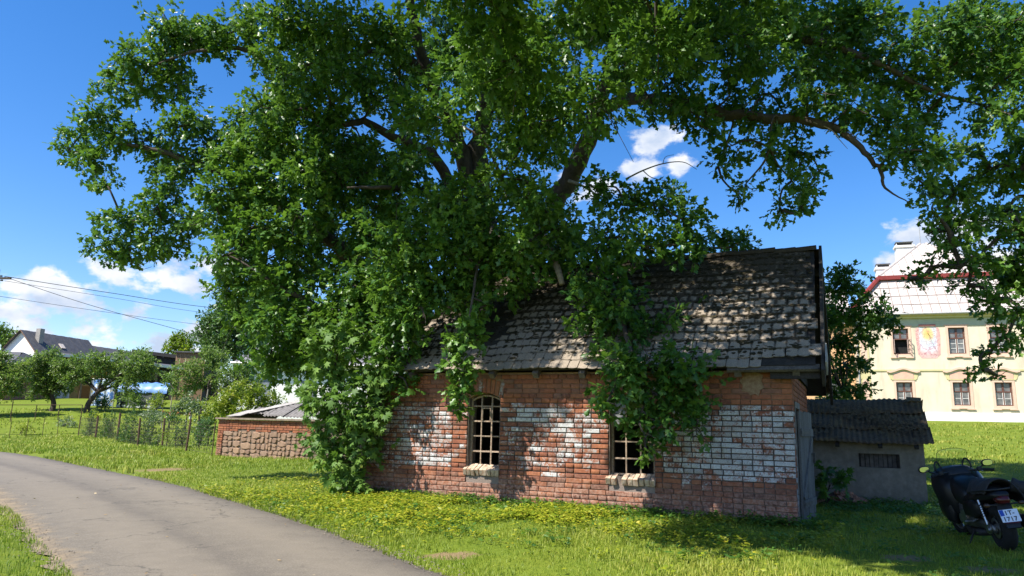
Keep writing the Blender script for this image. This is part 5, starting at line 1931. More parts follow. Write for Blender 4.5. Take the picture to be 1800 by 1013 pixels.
    dark = [(1050, 332, 36), (1100, 362, 46), (1160, 357, 44), (1200, 385, 40), (1060, 422, 54), (1120, 432, 50), (1190, 430, 42), (1222, 425, 24), (1052, 492, 54), (1042, 560, 44), (1092, 542, 46), (1130, 592, 44), (1082, 622, 44), (1172, 562, 32), (1205, 550, 26), (1230, 545, 18)]
    hang = [(1080, 680, 38), (1130, 652, 40), (1168, 692, 44), (1210, 700, 34), (1225, 750, 20), (1128, 722, 38), (1060, 720, 24), (1200, 642, 44), (1132, 772, 22), (1248, 660, 18), (1160, 745, 26), (1098, 640, 36), (1215, 735, 24), (1140, 795, 12)]
    strand = [(826, 575, 26), (812, 602, 28), (800, 640, 26), (815, 655, 24), (810, 682, 28), (808, 710, 18), (835, 590, 20), (790, 620, 18)]
    lefth = [(690, 622, 36), (702, 662, 30), (718, 684, 14), (725, 600, 22), (700, 590, 30)]
    rtop = [(1042, 32, 54), (1112, 42, 64), (1182, 52, 64), (1252, 42, 62), (1322, 42, 62), (1392, 42, 64), (1462, 42, 64), (1530, 32, 52), (1602, 72, 46), (1662, 42, 54), (1722, 32, 54), (1782, 42, 54), (1102, 122, 54), (1172, 132, 52), (1215, 110, 36),
            (1310, 112, 34), (1442, 112, 54), (1502, 112, 60), (1562, 132, 54), (1622, 142, 54), (1682, 112, 52), (1742, 112, 54), (1792, 122, 44), (1202, 188, 42), (1262, 190, 44), (1322, 192, 42), (1382, 205, 46), (1432, 172, 40), (1492, 188, 50), (1552, 208, 50),
            (1612, 220, 50), (1150, 190, 28), (1732, 190, 44), (1776, 200, 44), (1242, 228, 32), (1280, 258, 30), (1262, 292, 20), (1352, 258, 32), (1402, 268, 38), (1392, 318, 34), (1422, 332, 24), (1370, 368, 22), (1312, 322, 20), (1300, 345, 12), (1582, 268, 44), (1642, 275, 40), (1285, 140, 22), (1395, 130, 26), (1340, 165, 24), (1410, 365, 10), (1440, 300, 12)]
    farr = [(1290, 428, 34), (1268, 420, 18), (1325, 440, 14), (1240, 440, 24)]
    B = []
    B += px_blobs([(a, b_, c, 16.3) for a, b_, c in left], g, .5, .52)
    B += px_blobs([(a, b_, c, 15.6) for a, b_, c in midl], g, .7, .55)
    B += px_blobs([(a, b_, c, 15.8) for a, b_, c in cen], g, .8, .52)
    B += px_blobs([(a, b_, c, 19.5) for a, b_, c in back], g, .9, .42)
    B += px_blobs([(a, b_, c, 13.7 if a > 695 else 15.3) for a, b_, c in lit], g, .35, .62)  # light painted into clump tone: lit clumps lighter, dark and hanging ones darker
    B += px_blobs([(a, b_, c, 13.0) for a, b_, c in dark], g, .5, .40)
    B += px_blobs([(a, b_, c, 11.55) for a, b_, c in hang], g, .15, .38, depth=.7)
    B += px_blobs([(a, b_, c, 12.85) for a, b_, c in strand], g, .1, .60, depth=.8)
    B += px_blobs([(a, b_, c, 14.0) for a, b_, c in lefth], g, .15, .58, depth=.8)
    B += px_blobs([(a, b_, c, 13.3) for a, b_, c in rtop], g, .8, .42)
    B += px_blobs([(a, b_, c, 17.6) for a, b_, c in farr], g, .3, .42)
    # boughs added unseen above the frame to shade the roof, wall and grass
    shade_boughs = [(-.8, 11.6, 7.6), (.6, 11.2, 7.4), (2.0, 11.0, 7.8), (-.2, 10.2, 7.6), (1.2, 9.8, 7.8), (-1.6, 9.6, 8.2), (.2, 8.8, 8.0), (-1.2, 8.0, 8.2), (.6, 7.4, 8.0), (-.4, 6.6, 8.1), (.9, 6.0, 8.2), (-.6, 5.4, 8.2), (1.0, 5.0, 8.3), (-2.2, 6.6, 8.2),
            (2.6, 9.4, 8.2), (2.2, 7.6, 8.3), (3.4, 12.2, 7.8), (1.6, 12.6, 7.2), (.2, 12.8, 7.0), (2.4, 6.0, 8.4), (1.8, 4.6, 8.3), (2.7, 4.9, 8.5), (.2, 4.3, 8.4), (3.2, 6.6, 8.6), (-.3, 7.4, 8.0), (1.5, 6.8, 8.2), (3.6, 10.6, 8.4), (4.6, 12, 8.4), (4.2, 8.6, 8.6), (-1.4, 12.9, 7.3)]
    shade_boughs += [(x + .7, y - .2, z_ + .7) for x, y, z_ in shade_boughs if y < 9.0] + [(x - .3, y + .6, z_ + 1.1) for x, y, z_ in shade_boughs if y < 8.2]
    for (x, y, z_) in shade_boughs:
        r_ = g.uniform(.75, 1.1)
        px, py, zz = proj((x, y, z_))
        if py + r_ * .8 / zz * FPX > 175 and 1090 < px:
            continue
        B.append((x + g.normal(0, .25), y + g.normal(0, .25), z_ + g.normal(0, .2), r_, r_, r_ * .7, .45))
    # second layer deeper in the crown, behind the dense parts
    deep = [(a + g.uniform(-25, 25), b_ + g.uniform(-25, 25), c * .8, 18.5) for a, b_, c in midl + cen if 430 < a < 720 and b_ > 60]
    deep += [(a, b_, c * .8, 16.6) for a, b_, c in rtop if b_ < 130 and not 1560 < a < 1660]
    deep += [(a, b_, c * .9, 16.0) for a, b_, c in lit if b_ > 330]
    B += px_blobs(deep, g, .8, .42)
    # the top of the crown above the frame
    k = 0
    while k < 70:
        d = unit(g.normal(size=3))
        p = np.array([-.5, 17.6, 9.5]) + d * np.array([10.5, 8.0, 7.5]) * g.uniform(.55, 1)
        px, py, zz = proj(p)
        r_ = g.uniform(.7, 1.15)
        if zz < 5 or py + r_ / zz * FPX > -8 or p[2] < 6.5 or p[0] < -6.5:
            continue
        B.append((p[0], p[1], p[2], r_, r_, r_ * .85, .5)); k += 1
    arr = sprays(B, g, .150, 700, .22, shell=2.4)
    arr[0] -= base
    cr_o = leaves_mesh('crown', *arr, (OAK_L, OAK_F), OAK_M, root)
    tag(cr_o, kind='stuff')
    Br = [tuple(np.array(b_[:3]) - base) + b_[3:] for b_ in B]
    twig_mesh('twigs', Br, np.array(nodes) - base, g, BARK, root)


build_oak()


def blob_tree(name, label, cat, blobs, foot, mat, tmpl, leaf, dens, trunk_r=.12, bark=None, group=None, fork=.45, stems=1, seed=1, droop=.15, k=9, crown='crown', trunk_to=None, lean=0.):
    """a small tree or shrub: foot position, leaf clumps, a stem with limbs into the clumps"""
    g = np.random.default_rng(seed)
    root = empty(name, foot)
    tag(root, label, cat, group)
    base = np.array(foot, float)
    B = [tuple(np.array(b_[:3]) - base) + tuple(b_[3:]) for b_ in blobs]
    C = np.array([b_[:3] for b_ in B])
    ctr = C.mean(0)
    fk = np.array([ctr[0] * fork + lean, ctr[1] * fork, max(.2, C[:, 2].min() * .4 + ctr[2] * .35)]) if trunk_to is None else np.array(trunk_to)
    nodes = []
    if trunk_r:
        for s_ in range(stems):
            off = g.normal(0, trunk_r * 1.2, 3) * (s_ > 0)
            off[2] = 0
            Q = spline([off + np.array([0, 0, -.15]), off + fk * np.array([.25, .25, .5]) + g.normal(0, trunk_r * .5, 3), fk + off], 6)
            V, F = tube_np(Q, np.linspace(trunk_r * 1.2, trunk_r * .8, len(Q)) / (1 + .3 * (stems - 1)), 9)
            MB().poly(V.tolist(), F).build('trunk', bark or BARK2, root, smooth=True)
            nodes += [tuple(q) for q in Q[3:]]
        order = np.argsort(-np.array([b_[3] for b_ in B]))[:6]
        for j in order:
            c = C[j]
            Q = spline([fk, (fk + c) / 2 + g.normal(0, .1, 3) * np.linalg.norm(c - fk), c], 5)
            V, F = tube_np(Q, np.linspace(trunk_r * .65, trunk_r * .15, len(Q)), 7)
            MB().poly(V.tolist(), F).build('limb', bark or BARK2, root, smooth=True)
            nodes += [tuple(q) for q in Q[2:]]
    else:
        nodes = [(0, 0, .05)] + [tuple(ctr * q) for q in (.3, .6)]
    arr = sprays(B, g, leaf, dens, droop, k, spread=leaf * 2.2)
    c_ = leaves_mesh(crown, *arr, tmpl, mat, root)
    tag(c_, kind='stuff')
    twig_mesh('twigs', B, nodes, g, bark or BARK2, root, r0=max(.008, trunk_r * .18))
    return root


def build_other_plants():
    g = np.random.default_rng(33)
    oak, oval, maple = (OAK_L, OAK_F), (OVAL_L, OVAL_F), (MAPLE_L, MAPLE_F)
    # pale maple shrub at the left corner of the outbuilding
    L_ = [(600, 590, 42), (650, 602, 36), (575, 645, 42), (632, 660, 46), (676, 642, 28), (560, 705, 38), (612, 722, 48), (660, 722, 34), (592, 785, 42), (642, 785, 34), (612, 838, 24), (556, 765, 30), (545, 685, 24), (560, 610, 30), (625, 750, 40), (650, 690, 30), (640, 840, 20), (605, 815, 34), (672, 690, 20)]
    foot = bl(-8.45, .35)
    blob_tree('maple_shrub', 'pale green maple shrub growing against the left corner of the brick outbuilding', 'shrub', px_blobs([(a, b, c, 14.2) for a, b, c in L_], g, .22, .55, depth=.9), tuple(foot), MAPLE_M, maple, .155, 430, .07, BARK2, stems=3, seed=3, droop=.45, k=6)
    # second oak reaching in from the right
    R_ = [(1690, 262, 34), (1740, 300, 50), (1792, 300, 42), (1622, 322, 34), (1682, 332, 42), (1640, 372, 24), (1702, 392, 42), (1762, 382, 48), (1796, 400, 38), (1672, 428, 28), (1722, 450, 42), (1782, 462, 42), (1640, 468, 14), (1602, 490, 16), (1622, 492, 12), (1702, 502, 24), (1742, 532, 34), (1792, 542, 36), (1772, 590, 26), (1742, 618, 18), (1725, 650, 15), (1752, 660, 10), (1662, 395, 22), (1690, 470, 20), (1765, 500, 30), (1800, 480, 36), (1640, 410, 12),
          (1830, 250, 60), (1850, 360, 60), (1860, 470, 60), (1880, 150, 70), (1960, 260, 80), (1980, 400, 80), (2060, 300, 90), (2060, 120, 90), (1940, 60, 80), (2160, 220, 100), (2180, 380, 90), (1900, -40, 80), (2080, -20, 90), (2250, 60, 100), (2280, 300, 100)]
    b2 = px_blobs([(a, b, c, 14.3) for a, b, c in R_], g, .6, .60)
    blob_tree('oak_tree', 'oak branches hanging in at the right edge before the mansion', 'tree', b2, (15.5, 15.5, gz(15.5, 15.5)), OAK_M, oak, .150, 620, .35, BARK, seed=4, trunk_to=(-1.0, -.3, 4.5))
    # shrub behind the outbuilding's gable
    S_ = [(1490, 500, 30), (1478, 548, 26), (1528, 545, 34), (1562, 562, 20), (1490, 600, 26), (1512, 640, 20), (1478, 650, 22), (1500, 690, 20), (1468, 690, 22), (1455, 520, 22), (1522, 588, 20), (1462, 600, 22), (1475, 480, 18), (1440, 640, 24), (1420, 560, 28), (1515, 680, 14), (1450, 560, 30)]
    b3 = px_blobs([(a, b, c, 19.5) for a, b, c in S_], g, .4, .30)
    blob_tree('elder_tree', 'dark bushy elder rising behind the gable and the rendered shed', 'tree', b3, tuple(bl(.6, 9.3)), OAK_M, oak, .15, 950, .05, BARK2, seed=5, stems=2)
    L2 = [(1440, 694, 10), (1456, 696, 10), (1472, 698, 9), (1490, 700, 9), (1500, 702, 8)]
    b3 = px_blobs([(a, b, c, 30) for a, b, c in L2], g, .3, .9)
    f = at(1465, 720, 30)
    blob_tree('lilac_bush', 'sunlit bush glimpsed between the gable and the rendered shed roof', 'shrub', b3, (f[0], f[1], gz(f[0], f[1])), APPLE_M, oval, .12, 330, .05, seed=6)
    # burdock-like plant and weeds before the shed
    f = bl(.25, 4.3)
    blob_tree('sapling', 'broad leaved sapling between the plank door and the rendered shed', 'plant', px_blobs([(1465, 825, 16, 14.6), (1480, 835, 14, 14.5), (1455, 845, 14, 14.5), (1478, 848, 12, 14.6), (1445, 860, 12, 14.5)], g, .08, .35), tuple(f), OAK_M, maple, .16, 300, .012, BARK2, seed=7, k=5)

    # garden on the left --------------------------------------------------
    def garden_tree(name, label, cat, lst, Y, footpx, mat, tmpl=oval, leaf=.10, dens=170, tr=.12, tone=.5, seed=0, stems=1, fz=None, bark=None, droop=.1, k=9, jy=None, group=None, **kw):
        b_ = px_blobs([(x, y, r_ * 1.22, Y) for x, y, r_ in lst], np.random.default_rng(seed + 50), jy if jy is not None else Y * .014, tone)
        f_ = at(footpx, 700, Y)
        return blob_tree(name, label, cat, b_, (f_[0], f_[1], gz(f_[0], f_[1])), mat, tmpl, leaf, dens, tr, bark, group, stems=stems, seed=seed, droop=droop, k=k, **kw)
    ap = 'apple trees in the garden'
    garden_tree('apple_tree', 'apple tree with forked dark trunk standing before the blue patterned cloth', 'tree', [(118, 650, 20), (150, 655, 18), (180, 642, 20), (215, 648, 20), (240, 640, 22), (262, 652, 16), (200, 665, 16), (170, 632, 14), (230, 668, 14), (125, 668, 14), (250, 622, 12), (140, 635, 14), (105, 640, 12), (225, 690, 16), (240, 702, 14), (262, 640, 10), (212, 625, 10)], 60, 155, APPLE_M, tr=.20, leaf=.20, dens=420, seed=11, group=ap)
    garden_tree('apple_tree', 'round headed apple tree, second from the left edge of the garden', 'tree', [(60, 650, 20), (88, 640, 20), (110, 655, 18), (75, 672, 18), (100, 678, 18), (50, 640, 14), (92, 622, 12), (60, 690, 10), (95, 660, 20), (115, 685, 10), (85, 695, 10), (70, 630, 12)], 60.5, 94, APPLE_M, tr=.19, leaf=.20, dens=420, seed=12, group=ap)
    garden_tree('apple_tree', 'apple tree cut by the left edge with a leaning pale trunk', 'tree', [(8, 650, 20), (30, 662, 18), (15, 678, 18), (-10, 640, 24), (40, 645, 12), (-5, 690, 18), (28, 685, 10), (5, 630, 12), (-30, 660, 30), (-40, 690, 24)], 57, -12, APPLE_M, tr=.22, leaf=.20, dens=420, tone=.6, seed=13, group=ap)
    garden_tree('pear_tree', 'loose headed fruit tree beside the tarpaulin, left of the stone shed', 'tree', [(300, 668, 14), (320, 655, 16), (345, 645, 16), (375, 640, 18), (400, 655, 18), (425, 662, 18), (350, 670, 18), (380, 675, 18), (410, 685, 16), (330, 682, 12), (440, 650, 14), (365, 622, 12), (390, 628, 12), (310, 690, 8), (430, 690, 16), (450, 680, 14), (400, 705, 14)], 50, 360, APPLE_M, tr=.14, leaf=.18, dens=480, tone=.45, seed=14)
    garden_tree('golden_shrub', 'yellow green spreading shrub just behind the stone shed', 'shrub', [(380, 712, 16), (400, 700, 16), (425, 690, 18), (450, 690, 16), (440, 710, 16), (410, 718, 14), (390, 728, 12), (470, 700, 14), (375, 735, 10), (462, 718, 12), (485, 705, 12), (425, 672, 10), (362, 722, 10)], 36, 420, YELLOW_M, tr=.06, leaf=.14, dens=700, tone=.45, seed=15, stems=3)
    garden_tree('broadleaf_tree', 'tall dark green tree left of the grey hipped roof', 'tree', [(380, 560, 22), (400, 545, 20), (425, 555, 22), (450, 565, 20), (375, 585, 24), (400, 580, 26), (430, 590, 24), (455, 590, 18), (370, 605, 18), (395, 610, 24), (420, 612, 20), (440, 545, 16), (460, 540, 16), (350, 590, 10), (365, 565, 10), (415, 530, 16), (445, 525, 16), (470, 520, 18), (375, 620, 14)], 74, 410, DARKG_M, leaf=.32, dens=220, tr=.3, tone=.75, seed=16, k=8)
    garden_tree('lime_tree', 'round yellowish tree on the skyline beyond the boarded shed', 'tree', [(305, 605, 12), (320, 596, 12), (335, 606, 10), (315, 612, 12), (298, 615, 9), (328, 615, 10), (312, 592, 8)], 135, 318, YELLOW_M, leaf=.5, dens=80, tr=.4, tone=.2, seed=17)
    garden_tree('lime_tree', 'tree on the skyline at the left edge behind the hipped roof', 'tree', [(5, 580, 10), (18, 590, 12), (-8, 585, 14), (8, 598, 12), (24, 598, 8), (-5, 575, 8)], 120, 5, APPLE_M, leaf=.45, dens=90, tr=.4, tone=.3, seed=18)
    garden_tree('beech_tree', 'dark tree crowns standing between the oak and the grey roof', 'tree', [(500, 545, 22), (530, 530, 24), (560, 560, 24), (480, 530, 16), (590, 545, 24)], 80, 530, DARKG_M, leaf=.3, dens=200, tr=.3, tone=.7, seed=19)
    # low shrubs
    sh = [('garden_bush', 'round greyish bush behind the left end of the fence', 'shrub', [(118, 742, 9), (110, 748, 8), (126, 748, 8)], 52, 118, PALE_M, .09, 240, .4),
          ('garden_bush', 'small bright lime green clump on the lawn at left', 'shrub', [(45, 751, 7), (38, 754, 6), (52, 754, 6)], 47, 45, YELLOW_M, .09, 260, .8),
          ('garden_bush', 'white flowering bush behind the fence, below the tarpaulin', 'shrub', [(265, 728, 10), (275, 735, 10), (258, 735, 9)], 46, 268, PALE_M, .10, 240, .6),
          ('garden_bush', 'dark bush with reddish flowers beside the white flowering one', 'shrub', [(300, 735, 9), (310, 738, 8), (292, 738, 7)], 46, 300, DARKG_M, .10, 240, .6),
          ('garden_bush', 'dark spreading bush against the left wall of the stone shed', 'shrub', [(352, 748, 12), (365, 742, 12), (345, 758, 10), (362, 758, 11), (372, 752, 8)], 34, 360, DARKG_M, .09, 240, .5),
          ('garden_bush', 'tall pale green plants behind the fence near the pear trunk', 'shrub', [(320, 712, 10), (335, 705, 12), (350, 712, 10), (310, 720, 8), (340, 718, 10)], 48, 332, PALE_M, .12, 210, .3),
          ('garden_bush', 'small yellow flowering bush at the foot of the forked apple trunk', 'shrub', [(165, 728, 8), (172, 733, 7), (158, 732, 6)], 52, 165, YELLOW_M, .10, 240, .9),
          ('garden_bush', 'dark round bush right of the forked apple trunk', 'shrub', [(178, 702, 9), (186, 708, 8), (176, 712, 7)], 61, 180, DARKG_M, .14, 160, .6),
          ('garden_bush', 'tall bush with pale flowers rising over the fence', 'shrub', [(272, 705, 9), (280, 698, 8), (268, 715, 8), (284, 710, 7)], 50, 275, YELLOW_M, .10, 220, .5)]
    for i, (n_, lb, ct, bs, Y, fx, mt, lf, dn, tn) in enumerate(sh):
        garden_tree(n_, lb, ct, bs, Y, fx, mt, leaf=lf * 1.3, dens=dn * 2.6, tr=.03, tone=tn, seed=60 + i, stems=2)
    # low orange flower bed
    fl = leaf_mat('orange_petal', (.35, .08, .02), (.45, .12, .03), (.55, .2, .05), .2)
    garden_tree('flower_bed', 'low bed of orange red flowers on the lawn before the pear tree', 'flower bed', [(290, 727, 5), (300, 726, 5), (312, 727, 5), (322, 727, 5), (332, 728, 4)], 49, 310, fl, leaf=.09, dens=260, tr=.02, tone=.5, seed=80)
    bench = empty('garden_bench', tuple(at(343, 724, 50)))
    tag(bench, 'low white garden bench on the lawn behind the stone shed', 'bench')
    wm = simple('bench_white', (.75, .75, .73))
    MB().box(-.5, .6, 0, .4, -.04, .0).build('seat', wm, bench)
    for x in (-.4, .45):
        MB().box(x, x + .06, .05, .35, -.5, -.041).build('leg', wm, bench)
    # clipped young conifers behind the fence
    cols_ = [(365, 33), (349, 32.6), (322, 32), (309, 31.8), (293, 33), (278, 33.6), (264, 35), (252, 35.6), (229, 37), (218, 38), (192, 41), (182, 42), (155, 46)]
    hts = [.62, .75, .95, .85, .7, .55, 1.35, 1.0, 1.45, 1.3, 1.3, 1.2, 1.5]
    wds = [.22, .26, .20, .16, .16, .18, .30, .30, .42, .42, .45, .4, .45]
    words_ = ['first', 'second', 'third', 'fourth', 'fifth', 'sixth', 'seventh', 'eighth', 'ninth', 'tenth', 'eleventh', 'twelfth', 'thirteenth']
    for i, ((px, Y), h_, w_) in enumerate(zip(cols_, hts, wds)):
        p = at(px, 780, Y)
        z0 = gz(p[0], p[1])
        bs = []
        for k_ in range(4):
            q = k_ / 3
            bs.append((p[0] + g.normal(0, .03), p[1] + g.normal(0, .03), z0 + .15 + q * h_ * .8, w_ * (1 - .55 * q), w_ * (1 - .55 * q), h_ * .22, .5 + .1 * g.normal()))
        blob_tree('young_thuja', 'clipped young conifer behind the fence, %s from the stone shed' % words_[i], 'shrub', bs, (p[0], p[1], z0), YELLOW_M if i == 4 else DARKG_M, (OVAL_L, OVAL_F), .07, 1500, .02, None, 'young conifers along the fence', seed=100 + i, k=8, droop=-.6)


build_other_plants()


# ------------------------------------------------------------------ fences, pole, wires
def build_fence_and_wires():
    rustm = simple('rusty_post', (.13, .075, .05), (.06, .04, .03), 12, .85, .2, bmp=.3)
    wire = simple('fence_wire', (.16, .13, .11), (.09, .07, .06), 8, .7, .3, .3)
    def mesh_panel(pts, h, cell, rad, root, base):
        """square wire mesh between posts, one part"""
        Vs, Fs, n0 = [], [], 0
        for (a, b_) in zip(pts[:-1], pts[1:]):
            a, b_ = np.array(a), np.array(b_)
            L_ = np.linalg.norm((b_ - a)[:2])
            n = max(2, int(L_ / cell))
            for i in range(n + 1):
                p = a + (b_ - a) * i / n
                V, F = tube_np(np.array([p + (0, 0, .05), p + (0, 0, h)]) - base, rad, 3, False)
                Vs.append(V); Fs.append(np.array(F) + n0); n0 += len(V)
            for j in range(int(h / cell) + 1):
                V, F = tube_np(np.array([a + (0, 0, .08 + j * cell), (a + b_) / 2 + (0, 0, .05 + j * cell), b_ + (0, 0, .08 + j * cell)]) - base, rad, 3, False)
                Vs.append(V); Fs.append(np.array(F) + n0); n0 += len(V)
        tag(np_obj('wire_mesh', np.concatenate(Vs), np.concatenate(Fs), wire, root), kind='stuff')
    posts = [(372, 800, 29.2, 1.25, .02), (327, 790, 30, 1.25, .042), (285, 787, 33, 1.25, .045), (242, 785, 35.5, 1.3, .05), (205, 778, 39, 1.45, .055), (168, 768, 43, 1.25, .055), (137, 768, 48, 1.2, .03)]
    P = []
    for (px, py, Y, h, r_) in posts:
        p = at(px, py, Y); p[2] = gz(p[0], p[1]); P.append(p)
    root = empty('wire_fence', P[1])
    tag(root, 'rusty post and wire mesh fence running back from the stone shed', 'fence')
    for p, q in zip(P, posts):
        lean = random.gauss(0, .03)
        MB().tube([tuple(p - P[1] - (0, 0, .2)), tuple(p - P[1] + (lean, 0, q[3]))], q[4], 8).build('post', rustm, root)
    mesh_panel(P, 1.15, .15, .0035, root, P[1])
    posts = [(137, 768, 48), (100, 768, 47), (74, 768, 46), (45, 769, 45), (16, 770, 44), (-20, 772, 43)]
    P = []
    for (px, py, Y) in posts:
        p = at(px, py, Y); p[2] = gz(p[0], p[1]); P.append(p)
    root = empty('wire_fence', P[0])
    tag(root, 'thin wire fence on slender stakes at the left, along the lane verge', 'fence')
    for p in P[1:]:
        MB().tube([tuple(p - P[0] - (0, 0, .1)), tuple(p - P[0] + (random.gauss(0, .04), 0, 1.2))], .016, 6).build('post', rustm, root)
    mesh_panel(P, 1.0, .25, .003, root, P[0])
    # pipe rail farther back in the garden
    P = []
    for (px, Y) in ((145, 56), (105, 55.5), (65, 55), (22, 54), (-15, 53)):
        p = at(px, 712, Y); P.append(p)
    root = empty('pipe_rail', (P[0][0], P[0][1], gz(P[0][0], P[0][1])))
    tag(root, 'long rusty pipe rail crossing the orchard lawn at left', 'rail')
    b0 = np.array(root.location)
    MB().tube([tuple(p - b0) for p in P], .03, 6).build('rail', rustm, root)
    for p in P:
        g0 = gz(p[0], p[1])
        MB().tube([(p[0] - b0[0], p[1] - b0[1], g0 - b0[2] - .1), (p[0] - b0[0], p[1] - b0[1], p[2] - b0[2] + (.35 if p is P[3] else 0))], .028, 6).build('post', rustm, root)
    # vine stakes
    for i, (px, Y, lb) in enumerate(((290, 51, 'left of the pear trunk'), (302, 50.6, 'beside the pear trunk'), (361, 48, 'rising from the golden shrub'))):
        a = at(px, 700, Y)
        a[2] = gz(a[0], a[1])
        q = MB()
        q.tube([(0, 0, -.1), (.12 * (i - 1), 0, 2.0 + .3 * i)], .035, 6)
        o = q.build('garden_stake', simple('pale_stake', (.42, .36, .28), (.3, .25, .2)), None)
        o.location = a
        tag(o, 'pale wooden garden stake ' + lb, 'stake')
    # utility pole at the left edge
    top = at(-3, 474, 46)
    g0 = gz(top[0], top[1])
    pole = empty('utility_pole', (top[0], top[1], g0))
    tag(pole, 'wooden utility pole with insulators just at the left edge', 'pole')
    ht = top[2] - g0
    tar = simple('pole_wood', (.10, .075, .055), (.05, .038, .03), 6, .9)
    MB().tube([(0, 0, -.4), (0, 0, ht)], [.16, .11], 10).build('mast', tar, pole)
    MB().box(-.9, .9, -.06, .06, ht - .62, ht - .50).build('crossarm', tar, pole)
    iron = simple('pole_iron', (.06, .06, .065), (.04, .04, .04), 9, .5, .5, .5)
    att = []
    for (x, z_) in ((.22, -.42), (.30, -.70), (.24, -1.75)):
        MB().loft([(0, 0, 0, .03, .03, 2), (.04, 0, 0, .06, .06, 2), (.09, 0, 0, .045, .045, 2), (.13, 0, 0, .06, .06, 2), (.17, 0, 0, .02, .02, 2)], 8).build('insulator', iron, pole).location = (x - .05, 0, ht + z_)
        MB().box(-.02, x, -.015, .015, ht + z_ - .02, ht + z_ + .015).build('bracket', iron, pole)
    MB().tube(spline([(.2, 0, ht - 1.8), (.36, 0, ht - 2.0), (.3, 0, ht - 2.35), (.05, 0, ht - 2.45)], 5), .02, 5).build('jumper_loop', iron, pole)
    wm = simple('cable_black', (.03, .03, .032), (.02, .02, .02), 5, .6)
    wires = [((8, 486, 46), (200, 516, 53), (372, 541, 60), (600, 560, 70), .021, 'uppermost overhead cable, thick and dark, running from the pole at left'),
             ((8, 494, 46), (200, 524, 53), (360, 550, 60), (600, 575, 70), .013, 'thin overhead wire just under the thick cable'),
             ((8, 487, 46), (160, 537, 49), (335, 586, 53), (520, 640, 60), .017, 'overhead cable sloping steeply down towards the grey roof'),
             ((-60, 512, 45), (160, 545, 51), (352, 571, 57), (600, 600, 68), .013, 'lowest overhead wire, crossing behind the others')]
    for a, b_, c, d, r_, lb in wires:
        Q = spline([at(*a), at(*b_), at(*c), at(*d)], 12)
        V, F = tube_np(Q - Q[0], r_, 5)
        o = MB().poly(V.tolist(), F).build('overhead_wire', wm, None, smooth=True)
        o.location = Q[0]
        tag(o, lb, 'cable', 'overhead wires')


build_fence_and_wires()


